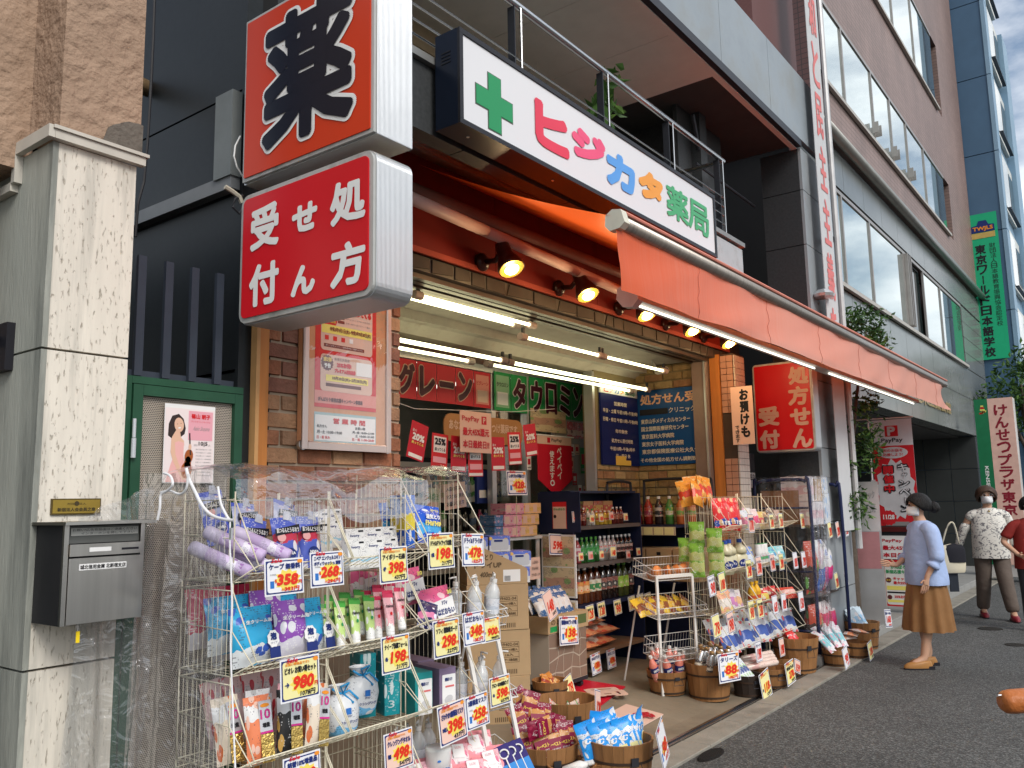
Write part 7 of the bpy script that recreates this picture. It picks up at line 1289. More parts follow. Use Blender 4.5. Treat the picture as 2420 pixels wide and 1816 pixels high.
row('sweets_pack', 'packet', 'green and pink sweets packets', ['green foil sweets packet', 'pale sweets packet with red dots'], 'in the tall middle tub', [TRS((p2.x-.14+i*.032, p2.y-.02+.05*math.sin(i*2.1), .27+.02*(i % 3)), rad(-40+i*25), rad(-50+i*13), rad(i*40)) for i in range(8)], [mk('sweets_pack', 'packet', lambda: pouch(.07, .11, .025, 13), pack('sweet_green', (.03, .32, .08), (.65, .55, .5), (.7, .6, .6), .4, .6, .4, 5)), mk('sweets_pack', 'packet', lambda: pouch(.07, .10, .025, 14), pack('sweet_pink', (.62, .50, .44), (.10, .35, .12), (.55, .12, .1), .5, .6, .5, 6))])
t3, p3 = tubp(1465, 1752, .30, .178, .30, 'wooden tub of bright blue gummy bags at the doorway')
def blk_(o): T(o, 'むく', (-.035, .035, .105, .135), WHITE, .002, y=-.024, nd=4, shear=.2); R2(o, (.0, .045, .03, .085), PALEY, y=-.022)
row('gummy_bag', 'bag', 'bright blue gummy bags', 'bright blue and white gummy bag', 'standing in the blue tub', [TRS((p3.x+dx, p3.y+dy, .21+dz), rad(r_), rad(a), rad(b)) for dx, dy, dz, r_, a, b in ((-.13, .06, .0, -40, -12, -16), (-.10, .0, .0, -38, -14, -14), (-.05, -.05, .0, -36, -14, -16), (.0, -.08, .01, -34, -12, -14), (-.03, .03, .03, -40, -10, -12), (.05, -.07, .0, -36, -10, -12), (.04, .02, .03, -30, -12, -20), (-.06, .10, .02, -44, -8, 8), (.13, -.03, .03, 15, 4, 0))],
    [mk('gummy_bag', 'bag', lambda: pouch(.12, .215, .045, 15, seal=.13, fold=.3), BLU, blk_)])
t4, p4 = tubp(1437, 1800, .20, .15, .20, 'low wooden tub of pale blue tissue packs cut by the bottom edge')
row('tissue_pack', 'pack', 'pale blue tissue packs', 'pale blue and pink tissue pack', 'in the low front tub', [TRS((p4.x+dx, p4.y+dy, .17+dz), rad(r_), rad(-80), 0) for dx, dy, dz, r_ in ((-.07, .0, .02, -40), (.05, .02, .02, -35), (-.01, -.05, .03, -38), (.02, .07, .04, -30), (-.05, .06, .06, -44))], [mk('tissue_pack', 'pack', lambda: pouch(.12, .13, .03, 16, seal=.03), pack('tissue_print', (.42, .60, .72), (.70, .70, .74), (.72, .45, .55), .3, .6, .5, 9))])
t5, p5 = tubp(1352, 1815, .20, .13, .20, 'low wooden tub of white bottles cut by the bottom edge')
row('white_bottle', 'bottle', None, 'plain white plastic bottle lying', 'in the white bottle tub', [TRS((p5.x-.09+i*.055, p5.y+.03*math.sin(i*2), .18), rad(30*i), rad(70)) for i in range(4)], [bottle(.03, .15, CAPW, CAPW)])
t6, p6 = tubp(1300, 1617, .27, .13, .20, 'small wooden tub with orange packets beside the cartons', z=.10)
row('snack_pack', 'packet', None, 'orange brown snack packet', 'in small tub beside the cartons', [TRS((p6.x-.06+i*.05, p6.y, .24), rad(-40), rad(-50), rad(30-i*30)) for i in range(4)], [mk('snack_pack', 'packet', lambda: pouch(.09, .13, .03, 17), pack('orange_snack', (.55, .22, .05), (.3, .05, .03), (.65, .45, .2), .4, .6, .4, 3))])
FAN = bottle(.033, .21, liq('peach', (.70, .22, .16)), CAPW, pack('peach_label', (.74, .30, .25), (.62, .25, .2), (.75, .55, .4), .0, .3, .2, 4), n=12, neck=.36, lab=(.10, .50), name='peach_soda_bottle')
def fant(M, lab): t = FAN(M, lab); MB().lathe([(.0345, .075), (.0345, .118)], n=12, cap=False).build('name_band', NAVY, t, True, world=False); T(t, 'FANTA', (-.025, .025, .086, .106), WHITE, .0008, y=-.0355, nd=4); return t
q1 = GC(1588, 1650); tub(q1.x, q1.y+.15, .165, .175, 'low wooden tub of pink peach soda bottles in the doorway', nst=16)
row('peach_soda_bottle', 'bottle', 'pink peach soda bottles', 'pink peach soda bottle with white cap', 'in the low doorway tub', [TRS((q1.x+dx, q1.y+.15+dy, .17+dz), rad(-35), rad(a), rad(b)) for dx, dy, dz, a, b in ((-.12, .02, .0, 10, -22), (-.07, -.06, .0, 12, -18), (-.02, .05, .04, 0, -6), (.0, -.10, .0, 12, -4), (.04, .0, .03, 4, 0), (.06, -.08, .0, 10, 6), (.10, .0, .01, 2, 8), (-.06, .06, .03, 0, -10), (.03, .09, .04, -4, 2))], [fant])
q2 = GC(1692, 1664); tub(q2.x, q2.y+.16, .185, .27, 'medium wooden tub of silver coffee cans carrying the 88 yen card', nst=18)
def canb(M, lab):
    t = thing('coffee_can', lab, 'can'); t.matrix_world = M; MB().lathe([(.030, 0), (.031, .01), (.031, .09), (.020, .122), (.017, .13)], n=14).build('can_body', mat('can_silver', (.52, .52, .52), .25, .8), t, True, world=False); MB().lathe([(.0315, .0), (.0315, .05)], n=14, cap=False).build('label_band', pack('can_label', (.05, .04, .04), (.55, .5, .4), (.5, .4, .3), .3, .6, .3, 2), t, True, world=False); MB().lathe([(.0195, .128), (.0195, .148), (.016, .151)], n=14).build('cap', mat('cap_brown', (.32, .20, .09), .4, .4), t, True, world=False); return t
rr = random.Random(3)
row('coffee_can', 'can', 'silver coffee cans', 'silver coffee bottle can with brown cap', 'in the 88 yen tub', [TRS((q2.x-.14+(i % 6)*.056, q2.y+.09+(i//6)*.09, .26+(i//6)*.02), rad(rr.uniform(0, 90)), rad(rr.uniform(-10, 30)), rad(rr.uniform(-20, 20))) for i in range(12)], [canb])
tagp(1722, 1577, q2.y-.045, .27, 'W', 'タリーズ', '88', '95', 'on the tub of silver coffee cans', ratio=.78, rz=-12, roll=2)
q3 = GC(1770, 1652); tub(q3.x, q3.y+.11, .125, .16, 'small blackened wooden tub with blue white sachets', dark=True, nst=14)
row('sachet', 'packet', None, 'white and navy tissue sachet leaning', 'in blackened tub', [TRS((q3.x-.07+i*.04, q3.y+.10, .14), rad(-30), rad(-35), rad(-40+i*5)) for i in range(4)], [mk('sachet', 'packet', lambda: pouch(.08, .17, .025, 18), pack('sachet_print', (.62, .68, .72), (.05, .08, .25), (.4, .6, .3), .35, .6, .5, 12))])
q4 = GC(1832, 1630); tub(q4.x, q4.y+.14, .155, .15, 'wooden tub holding long pale wrapped rolls', nst=16); 
row('wrapped_roll', 'roll', None, 'long pale pink wrapped roll lying', 'across two tubs', [TRS((q4.x-.12+i*.07, q4.y+.16+i*.04, .20+.01*i), rad(60), rad(86), 0) for i in range(4)], [mk('wrapped_roll', 'roll', lambda: MB().lathe([(.012, -.17), (.026, -.15), (.026, .15), (.012, .17)], n=10), pack('roll_print', (.66, .52, .45), (.6, .35, .32), (.7, .62, .55), .2, .4, .2, 2))])
q5 = GC(1862, 1603); tub(q5.x+.02, q5.y+.15, .15, .15, 'wooden tub behind the wrapped rolls', nst=16)
q6 = GC(1908, 1594); tub(q6.x, q6.y+.19, .205, .30, 'largest wooden tub with red packets near the kerb', nst=20); 
row('red_packet', 'packet', None, ['bright red soft packet', 'red and clear packet'], 'in the largest tub', [TRS((q6.x-.12+i*.06, q6.y+.16+.03*(i % 2), .29), rad(-30+20*i), rad(-55), rad(20-15*i)) for i in range(4)], [mk('red_packet', 'packet', lambda: pouch(.10, .14, .05, 19), pack('red_packet', (.66, .03, .03), (.6, .5, .5), (.7, .1, .1), .3, .4, .2, 2)), mk('red_packet', 'packet', lambda: pouch(.09, .14, .05, 20), pack('red_clear', (.62, .45, .45), (.6, .05, .05), (.7, .6, .6), .3, .6, .4, 3))])
q7 = GC(1985, 1578); tub(q7.x, q7.y+.12, .125, .14, 'small right hand wooden tub with a slanted pile of toothbrush packs', nst=14); q8 = GC(2030, 1560); tub(q8.x+.05, q8.y+.12, .13, .14, 'small wooden tub with orange sponges in clear film', nst=14)
TBP = pack('brush_pack', (.66, .70, .74), (.25, .55, .62), (.72, .35, .45), .3, .7, .4, 81)
row('toothbrush_pack', 'packet', 'toothbrush packs', 'blue and pink toothbrush pack', 'fanned over small right tubs', [TRS((q7.x-.12+i*.062, q7.y+.10+.03*(i % 3), .15+.02*(i % 2)), rad(-45), rad(-50), rad(-25+4*i)) for i in range(9)], [mk('toothbrush_pack', 'packet', lambda: pouch(.06, .22, .02, 21, seal=.04), TBP)])
row('sponge_pack', 'packet', None, 'orange sponge in clear film', 'in right small tub', [TRS((q8.x+.05+i*.05, q8.y+.16-.05*i, .18+.03*i), rad(-30+40*i), rad(-80)) for i in range(3)], [mk('sponge_pack', 'packet', lambda: pouch(.16, .13, .04, 22), pack('sponge_print', (.66, .62, .58), (.70, .30, .15), (.72, .4, .25), .3, .7, .2, 5))])
q9 = GC(2060, 1537); tub(q9.x, q9.y+.17, .175, .26, 'rightmost wooden tub of blue tissue boxes beside the woman', nst=18)
row('tissue_box', 'box', 'pale blue tissue boxes', 'pale blue tissue box', 'standing in rightmost tub', [TRS((q9.x-.13+i*.05, q9.y+.12+.04*(i % 2), .22), rad(-60+i*20), rad(-24), rad(-30+14*i)) for i in range(5)], [boxp(.11, .22, .06, pack('tissue_box', (.55, .68, .76), (.30, .52, .72), (.72, .72, .74), .3, .6, .5, 91))])
for (u, v, y, w_, bg, ti, pz, su, wh, kw) in ((1805, 1620, q3.y-.02, .20, 'Y', '', '118', '129', 'tilted on the kerb side of the blackened tub', dict(ratio=1.05, roll=-10)), (1865, 1590, q4.y-.02, .20, 'Y', '揖保乃糸', '278', '300', 'in front of the wrapped rolls', dict(ratio=.9, roll=-5, pre='')), (1885, 1575, q4.y+.05, .15, 'P', '', '159', '', 'hidden behind the 278 card', dict(roll=18, full=False)), (1996, 1555, q7.y-.03, .15, 'W', '', '98', '107', 'on the toothbrush tub', dict(ratio=1.2, roll=-12, full=False)), (2055, 1538, q8.y-.02, .15, 'Y', '', '238', '261', 'before the sponge tub', dict(ratio=1.1, roll=-8, full=False)), (2098, 1462, q9.y-.02, .26, 'W', '除菌ペーパータオル', '168', '184', 'on the rightmost tub of tissue boxes', dict(ratio=.7, roll=6, full=False)),
    (1558, 1768, p3.y-.26, .15, 'W', '', '98', '107', 'standing on edge beside the blue gummy tub', dict(ratio=1.5, roll=-22, rz=14)), (1413, 1668, p3.y+.2, .13, 'P', '', '128', '', 'stuck upright behind the blue gummy bags', dict(ratio=1.3, rz=18, roll=16, full=False)), (1340, 1625, p6.y-.1, .10, 'Y', '', '78', '', 'tilted by the small orange packet tub', dict(ratio=1.5, roll=-20, full=False))):
    tagp(u, v, y, w_, bg, ti, pz, su, wh, **kw)
# ---------------- RACK 4 and white basket stand on the right ----------------
R4 = wire_rack('wire_rack', 'long cream wire rack of snacks and household goods right of the doorway', 6.50, 3, .55, 2.75, 2.90, 3.14, (1.335, 1.00, .69, .375), .325, WIRE, s=.034)
CR = pack('crisps_bag', (.62, .02, .02), (.02, .07, .35), (.70, .45, .25), .18, .34, .35, 33); OG = pack('orange_bag', (.80, .36, .05), (.65, .06, .02), (.75, .55, .2), .3, .55, .4, 34); GC = pack('green_pack', (.20, .42, .05), (.45, .50, .18), (.15, .3, .05), .25, .6, .5, 35)
def cal(o): T(o, 'うす塩', (-.05, .05, .04, .08), WHITE, .0015, y=-.046, nd=4)
row('crisps_bag', 'bag', 'red and navy crisps bags', 'red and navy crisps bag', 'in top tier of the long rack', [TRS((6.62, 2.86, 1.29), rad(-20), rad(-8)), TRS((6.80, 2.84, 1.29), rad(-14), rad(-12), rad(8)), TRS((6.96, 2.90, 1.29), rad(-20), rad(-8))], [mk('crisps_bag', 'bag', lambda: pouch(.18, .27, .08, 23), CR, cal)])
row('snack_bag', 'bag', 'orange snack bags on top', 'orange and red snack bag', 'piled on top left of long rack', [TRS((6.48+(i % 4)*.10, 3.06-.06*(i//4), 1.50+.03*(i % 2)), rad(-50+i*12), rad(-14), rad(-10+i*6)) for i in range(7)], [mk('snack_bag', 'bag', lambda: pouch(.17, .22, .07, 24), OG)])
row('hanging_sweets', 'packet', 'green bean snack packets on hooks', 'pale green snack packet hanging on the rack side', 'of the long rack', [TRS((6.46-.02*k, y, z), rad(-80), 0, 0) for k, y, z in ((0, 3.02, 1.18), (1, 2.86, 1.13), (0, 3.12, 1.05), (1, 3.02, 1.01), (0, 2.86, 1.02), (1, 3.02, .93), (0, 2.86, .94))], [mk('hanging_sweets', 'packet', lambda: pouch(.13, .19, .03, 25), GC)])
Pm = lambda nm, a, b, c, s: pack('m4_'+nm, a, b, c, .25, .6, .45, s)
def cells4(tier, z, specs):
    for x, y, w_, h_, d_, m_, what, rz_, tl in specs: product('packaged_goods', pouch(w_, h_, d_, int(x*90) % 37), m_, '%s on %s tier of the long rack' % (what, tier), 'packet', TRS((x, y, z), rad(rz_), rad(tl)))
cells4('top', 1.28, ((7.12, 2.86, .10, .17, .05, Pm('a', (.55, .62, .68), (.6, .2, .3), (.3, .5, .2), 1), 'pale blue and pink utensil pack', -20, -10), (7.24, 2.88, .10, .19, .05, Pm('b', (.62, .62, .60), (.2, .55, .25), (.7, .2, .4), 2), 'white and green brush pack', -20, -10), (7.36, 2.86, .10, .18, .05, Pm('c', (.65, .55, .55), (.65, .1, .2), (.7, .7, .7), 3), 'pink labelled clear pack', -10, -10), (7.50, 2.88, .12, .15, .05, Pm('d', (.60, .45, .15), (.5, .1, .1), (.7, .6, .3), 4), 'yellow seasoning packet', -20, -10), (7.66, 2.9, .10, .15, .06, Pm('e', (.35, .22, .12), (.1, .08, .06), (.5, .4, .2), 5), 'brown coffee packet', -20, -10), (7.85, 2.9, .11, .18, .06, Pm('f', (.12, .08, .06), (.35, .25, .15), (.5, .4, .3), 6), 'dark brown packet', -20, -10), (8.0, 2.9, .10, .16, .06, Pm('g', (.4, .3, .25), (.3, .1, .1), (.5, .45, .4), 7), 'grey brown packet', -20, -10)))
BTL_ = mat('bleach_bottle', (.60, .55, .36), .3, spec=.6)
def jug(M, lab):
    t = thing('bleach_jug', lab, 'bottle'); t.matrix_world = M; MB().cbox(-.07, .07, -.04, .05, 0, .16, .02).build('bottle_body', BTL_, t, True, world=False); MB().lathe([(.062, .16), (.055, .20), (.02, .235), (.018, .25)], n=14).build('neck', BTL_, t, True, world=False); MB().lathe([(.022, .245), (.022, .275)], n=12).build('cap', mat('cap_blue', (.03, .08, .35), .4), t, world=False); MB().extr([(a, -.0415, b) for a, b in ell(.0, .075, .055, .035)], (0, .001, 0)).build('print', NAVY, t, world=False); T(t, 'キッチン', (-.04, .04, .065, .09), WHITE, .001, y=-.043, nd=4)
    return t
row('bleach_jug', 'bottle', 'pale bleach jugs', 'pale yellow bleach jug with navy oval label', 'on second tier', [TRS((6.66+i*.15, 2.87+.03*(i % 2), .938), rad(-20)) for i in range(3)], [jug])
cells4('second', .94, ((7.14, 2.86, .13, .20, .07, Pm('h', (.12, .22, .55), (.55, .62, .7), (.6, .6, .2), 8), 'blue and white detergent refill', -20, -12), (7.27, 2.9, .12, .18, .06, Pm('i', (.10, .18, .5), (.6, .6, .65), (.7, .6, .2), 9), 'dark blue detergent refill', -20, -12), (7.72, 2.86, .17, .17, .07, Pm('j', (.20, .55, .58), (.6, .7, .7), (.1, .3, .5), 10), 'turquoise towel bag', -20, -16), (7.90, 2.86, .17, .17, .07, Pm('k', (.35, .62, .66), (.15, .45, .55), (.7, .7, .7), 11), 'light turquoise towel bag', -20, -16)))
row('starch_bottle', 'bottle', None, 'white bottle with green cap', 'on second tier', [TRS((7.40+i*.075, 2.88, .94), rad(-20)) for i in range(3)], [bottle(.033, .21, CAPW, GREENP, Pm('l', (.6, .62, .6), (.1, .35, .15), (.6, .2, .3), 12), shoulder=.75, capr=.8, neck=.7)])
cells4('third', .63, ((6.64, 2.86, .14, .19, .05, Pm('m', (.70, .36, .22), (.65, .6, .55), (.7, .55, .2), 13), 'orange striped packet', -24, -20), (6.76, 2.86, .13, .19, .05, Pm('n', (.62, .56, .60), (.5, .2, .4), (.7, .4, .2), 14), 'lilac and white packet', -24, -20), (6.90, 2.88, .14, .17, .05, Pm('o', (.66, .60, .58), (.68, .4, .2), (.5, .3, .5), 15), 'pale packet', -24, -20), (7.45, 2.88, .18, .13, .07, Pm('p', (.60, .03, .03), (.65, .5, .1), (.7, .6, .5), 16), 'red and yellow roux box', -20, -10), (7.66, 2.88, .16, .13, .07, Pm('q', (.55, .04, .03), (.3, .02, .02), (.7, .6, .4), 17), 'dark red roux box', -20, -10), (7.92, 2.80, .20, .12, .09, Pm('r', (.68, .07, .04), (.65, .4, .35), (.7, .2, .1), 18), 'bright red packet lying on its side', -30, -40)))
row('syrup_bottle', 'bottle', None, 'yellow syrup bottle', 'on third tier', [TRS((7.16+i*.10, 2.86, .63), rad(-20)) for i in range(2)], [bottle(.038, .21, mat('yellow_bottle', (.72, .40, .02), .3), MC['yellow_bottle'], Pm('s', (.66, .35, .02), (.5, .08, .03), (.7, .6, .2), 19), capr=.45)])
row('packaged_goods', 'packet', None, ['silver detergent bag', 'dark blue packet'], 'on bottom tier of the long rack', [TRS((6.64+i*.17, 2.83+.04*(i % 2), .32), rad(-28), rad(-28), rad(-6+5*(i % 3))) for i in range(9)], [mk('packaged_goods', 'packet', lambda: pouch(.16, .23, .05, 27), Pm('t', (.58, .60, .62), (.05, .10, .35), (.6, .1, .1), 20)), mk('packaged_goods', 'packet', lambda: pouch(.15, .20, .05, 28), Pm('u', (.50, .52, .56), (.04, .06, .22), (.3, .5, .6), 21))])
k = 0
for (u, v, w_, bg, pz, tt) in ((1773, 1237, .125, 'P', '178', '徳用'), (1822, 1233, .105, 'Y', '348', '花'), (1844, 1231, .105, 'Y', '218', 'ポテト'), (1895, 1231, .115, 'Y', '598', 'コーヒー'), (1768, 1345, .125, 'Y', '248', '酒みりん'), (1792, 1338, .125, 'P', '398', 'ハイター'), (1824, 1330, .115, 'P', '198', 'のり'), (1845, 1328, .115, 'Y', '298', 'ソフト'), (1878, 1325, .120, 'W', '88', ''), (1898, 1323, .120, 'W', '298', ''), (1774, 1443, .125, 'Y', '98', 'いろは'), (1795, 1438, .125, 'Y', '238', '柿の種'), (1830, 1430, .125, 'W', '68', ''), (1851, 1424, .120, 'W', '88', ''), (1892, 1421, .140, 'W', '158', ''), (1791, 1540, .13, 'W', '198', 'クリーナー'), (1846, 1530, .12, 'P', '198', '')):
    k += 1; tr_ = ('top', 'second', 'third', 'bottom')[0 if k < 5 else 1 if k < 11 else 2 if k < 16 else 3]; o_ = (k-1, k-5, k-11, k-16)[0 if k < 5 else 1 if k < 11 else 2 if k < 16 else 3]; tagp(u, v, 2.735, w_, bg, tt, pz, '', 'x', full=False, ratio=1.25, lab='%s price card, %s on %s tier of long rack, reading %s yen' % ({'Y': 'yellow', 'W': 'white', 'P': 'pink'}[bg], ORD[o_], tr_, pz))
SM_ = TRS((6.29, 3.13, .06), rad(-22)); afront('white tilted basket stand with oranges snacks just right of the doorway', SM_, ((.86, .0), (.57, -.05), (.26, -.10)), w=.50, d=.25)
def inb(x, y, z): return SM_ @ Matrix.Translation((x, y, z))
for nm_, zz_, desc_, m_, n_ in (('cup_noodle', .90, 'orange paper cup', None, 5), ('chocolate_pack', .585, 'yellow and brown chocolate packet', Pm('v', (.66, .42, .03), (.25, .08, .03), (.7, .5, .1), 22), 8)):
    for i in range(n_):
        if nm_ == 'cup_noodle': o = product('paper_cup', MB().lathe([(.035, 0), (.045, .10), (.047, .102)], n=14), Pm('w', (.74, .26, .08), (.70, .5, .35), (.75, .35, .15), 23), '%s, %s in upper white tilted basket' % (desc_, ORD[i]), 'cup', inb(-.19+i*.09, .10, zz_) @ Euler((rad(70), 0, rad(30*i))).to_matrix().to_4x4(), 'orange cups in the tilted basket')
        else: o = product('chocolate_pack', pouch(.12, .17, .03, i), (m_, Pm('x', (.20, .05, .02), (.6, .35, .05), (.65, .45, .1), 24))[i % 2], '%s chocolate packet, %s in lower white tilted basket' % (('yellow', 'dark brown')[i % 2], ORD[i]), 'packet', inb(-.24+i*.06, .10, zz_) @ Euler((rad(-40), rad(-10+6*i), 0)).to_matrix().to_4x4(), 'chocolate packets in the tilted basket')
for (u, v, y, bg, pz, w_, wh) in ((1680, 1385, 2.84, 'W', '98', .13, 'left one on the upper tilted basket'), (1704, 1377, 2.80, 'Y', '108', .125, 'right one on the upper tilted basket'), (1690, 1480, 2.75, 'Y', '78', .14, 'left one on the lower tilted basket'), (1724, 1472, 2.72, 'P', '98', .13, 'right one on the lower tilted basket')): tagp(u, v, y, w_, bg, 'キャンディ' if bg != 'Y' else '', pz, '', wh, full=False, ratio=1.2, roll=-5)
# ---------------- paper goods cart with navy tube frame ----------------
ct = thing('roll_cart', 'navy tube framed cart of paper goods under clear plastic beside the column', 'cart', (8.7, 2.85, 0)); NVT = mat('navy_tube', (.012, .02, .07), .35)
for x, z in ((8.22, 1.72), (9.0, 1.68)):
    a_, b_ = (2.66, 3.2) if x < 8.5 else (2.60, 3.2)
    MB().tube(smooth_([Vector(q_) for q_ in ((x, a_, .02), (x, a_, z-.12), (x, a_+.04, z-.02), (x, a_+.12, z), (x, b_-.12, z), (x, b_-.03, z-.03), (x, b_, z-.12), (x, b_, .02))]), .017, 8).build('end_frame', NVT, ct, True)
for z in (.16, .62, 1.28): MB().box(8.22, 9.0, 2.68, 3.18, z-.012, z).build('shelf_board', mat('cart_shelf', (.10, .08, .07), .5), ct)
for z in (.30, .85, 1.45): MB().tube([(8.22, 2.68, z), (8.22, 3.18, z)], .012, 6).build('rail', NVT, ct)
MB().box(8.26, 8.285, 2.78, 3.15, 1.29, 1.62).build('wood_panel', mat('brown_carton_inside', (.24, .12, .055), .6, var=.3), ct)
TP = pack('toilet_paper', (.70, .66, .67), (.66, .45, .48), (.72, .70, .72), .3, .6, .3, 95); TP2 = pack('paper_towel', (.66, .70, .74), (.60, .65, .72), (.35, .5, .7), .3, .6, .3, 96)
for i, (x, y, z, w_, h_, m_, d_) in enumerate(((8.36, 2.68, 1.285, .18, .22, TP, 'lower left pink and white toilet paper pack'), (8.57, 2.68, 1.285, .20, .22, TP, 'lower middle pink toilet paper pack'), (8.80, 2.68, 1.285, .20, .30, TP2, 'lower white paper towel pack'), (8.36, 2.69, 1.51, .18, .24, TP, 'upper left toilet paper pack'), (8.60, 2.69, 1.51, .20, .22, CARD, 'plain brown pack on the upper left'), (8.80, 2.69, 1.59, .20, .16, TP2, 'upper white paper towel pack'))): boxp(w_, h_, .26, m_)(TRS((x, y, z), 0), d_+' on the navy cart', 'paper_pack', 'pack')
RTB = [pack('roll_red', (.55, .08, .04), (.08, .05, .04), (.15, .4, .08), .1, .5, .5, 97), pack('roll_blue', (.03, .13, .50), (.66, .68, .70), (.6, .6, .7), .45, 1.2, .5, 98), pack('roll_pink', (.68, .05, .22), (.70, .70, .70), (.3, .4, .7), .45, 1.2, .4, 99), pack('bag_red_white', (.68, .62, .62), (.62, .03, .12), (.6, .05, .2), .1, .7, .3, 94)]
for i, (x, z, w_, h_, k_, d_) in enumerate(((8.38, .63, .20, .50, 0, 'tall red and black kitchen pack'), (8.60, .63, .18, .50, 1, 'tall blue and white kitchen roll pack'), (8.82, .63, .22, .50, 2, 'tall white pack with crimson base'), (8.40, .17, .20, .36, 0, 'lower red and black pack'), (8.62, .17, .18, .36, 3, 'lower left red and white pack'), (8.84, .17, .18, .36, 3, 'lower right red and white pack'))): product('kitchen_pack', pouch(w_, h_, .16, i, seal=.03), RTB[k_], d_+' on the navy cart', 'pack', TRS((x, 2.76, z), rad(-6)))
for i, (u, v, bg, pz) in enumerate(((1959, 1253, 'Y', '298'), (1978, 1252, 'P', '298'), (1998, 1250, 'W', '338'), (1975, 1373, 'Y', '298'), (1998, 1368, 'W', '198'))): tagp(u, v, 2.63, .11, bg, '', pz, '', 'x', full=False, ratio=1.4, roll=-6, lab='%s price card, %s on %s shelf of the navy cart' % ({'Y': 'yellow', 'W': 'white', 'P': 'pink'}[bg], ORD[i if i < 3 else i-3], 'upper' if i < 3 else 'lower'))
cv2 = thing('rain_cover', 'clear plastic cover draped over the navy cart frame', 'cover', (8.6, 2.8, 1.7)); FILM3 = film('cart_film', (.97, .97, .98), gloss=.015, rough=.10, bump=.4, bscale=8, haze=.02)
sheet('cover_front', lambda u, v: (8.20+.32*u+.02*noise.noise(Vector((u*5, v*9, 2))), 2.62+.02*math.sin(u*20+v*3), 1.75-1.6*v), 20, 30, FILM3, cv2); sheet('cover_top', lambda u, v: (8.18+.85*u, 2.62+.60*v, 1.75+.03*noise.noise(Vector((u*6, v*6, 7)))), 18, 16, FILM3, cv2); sheet('cover_side', lambda u, v: (8.19-.02*math.sin(u*24+v*2), 2.62+.60*u, 1.75-1.45*v), 24, 20, FILM3, cv2)
# ---------------- right red sign, paper sign, house sign ----------------
s3 = thing('projecting_sign', 'right hand red box sign with white vertical lettering beside the pier', 'sign', (8.35, 3.20, 2.0), rad(-90)); bpy.context.view_layer.update(); sign_box(s3, .60, .90, .16, .04, SR, .022); M3 = s3.matrix_world.copy()
for c, b_ in (('処', (820, 50, 998, 225)), ('方', (820, 225, 1000, 405)), ('せ', (838, 415, 1018, 580)), ('ん', (858, 595, 1035, 775)), ('受', (562, 405, 745, 588)), ('付', (575, 610, 750, 785))): T(s3, c, pbox(1640+b_[0]*.271, 850+b_[1]*.271, 1640+b_[2]*.271, 850+b_[3]*.271, M3, 'x', 8.33), PW, .010, y=-.0215, rings=2, nd=8)
ps = thing('paper_sign', 'pink paper sign with black vertical lettering left of the red sign', 'sign', P(1733, 1052, x=7.68), rad(-90)); MB().box(0, .215, 0, .003, 0, .55).build('sheet', PPINK, ps, world=False); T(ps, 'お預けも', (.085, .175, .06, .53), BLACK, .006, y=-.002, vertical=True, nd=6); T(ps, 'できます', (.03, .07, .02, .18), BLACK, .001, y=-.002, vertical=True, nd=4)
hs = thing('house_sign', 'grey wall board over a white plate with dark serif letters', 'sign', (8.5, 3.3, 1.7)); MB().box(8.25, 8.78, 3.40, 3.46, 1.83, 2.02).build('grey_board', mat('grey_board', (.075, .08, .09), .4), hs); MB().box(8.25, 8.78, 3.40, 3.46, 1.66, 1.82).build('white_plate', WHITE, hs); T(hs, 'GARDEN FIELD', (8.27-8.5, 8.76-8.5, .04, .10), BLACK, .001, y=3.397-3.3)
# ---------------- flag, board, stone sign ----------------
fl_ = thing('nobori_flag', 'tall white and red campaign flag with large kana on a pole', 'flag', (11.7, 2.93, 1.17), rad(-90))
NF = mat('flag_white', (.72, .73, .76), .7, translucent=.3); NR = mat('flag_red', (.66, .02, .03), .7, translucent=.2); MB().box(0, .50, 0, .002, 0, 1.36).build('cloth', NF, fl_, world=False); MB().box(.001, .499, -.001, 0, 0, 1.02).build('red_print', NR, fl_, world=False)
MB().extr([(.25+.245*(1 if k % 2 else .86)*math.cos(k*math.pi/13), -.002, .46+.40*(1 if k % 2 else .84)*math.sin(k*math.pi/13)) for k in range(26)], (0, .0005, 0)).build('print', NF, fl_, world=False); burst(fl_, .14, .10, .10, NR, 12, -.004); MB().extr([(a, -.003, b) for a, b in ell(.25, .93, .18, .075, 18)], (0, .0005, 0)).build('print', NF, fl_, world=False); T(fl_, '街のお店を', (.13, .37, .94, .98), NR, .001, y=-.005, nd=4); T(fl_, '応援しよう!', (.13, .37, .885, .925), NR, .001, y=-.005, nd=4)
R2(fl_, (.17, .33, 1.14, 1.28), NR, y=-.002); T(fl_, 'P', (.20, .30, 1.15, 1.27), NF, .008, y=-.004); T(fl_, 'PayPay', (.12, .38, 1.05, 1.12), BLACK, .002, y=-.003, nd=4)
T(fl_, 'キャンペーン', (.28, .43, .16, .80), BLACK, .014, y=-.004, vertical=True); T(fl_, 'キャンペーン', (.295, .415, .175, .785), NF, .003, y=-.009, vertical=True); T(fl_, '開催中', (.10, .25, .40, .78), BLACK, .016, y=-.004, vertical=True); T(fl_, '開催中', (.115, .235, .415, .765), NR, .005, y=-.009, vertical=True); T(fl_, '11/28', (.07, .21, .08, .14), WHITE, .003, y=-.006, nd=4); R2(fl_, (.10, .38, .0, .05), GREY, y=-.003)
MB().tube([(-.03, .01, -1.15), (-.03, .01, 1.40)], .012, 8).build('pole', WHITE, fl_, world=False); MB().tube([(-.38, .01, 1.385), (.52, .01, 1.375)], .008, 6).build('crossbar', WHITE, fl_, world=False)
for z in (.14, .56, .97, 1.33): MB().box(-.045, .01, -.004, .004, z, z+.03).build('loop', NF, fl_, world=False)
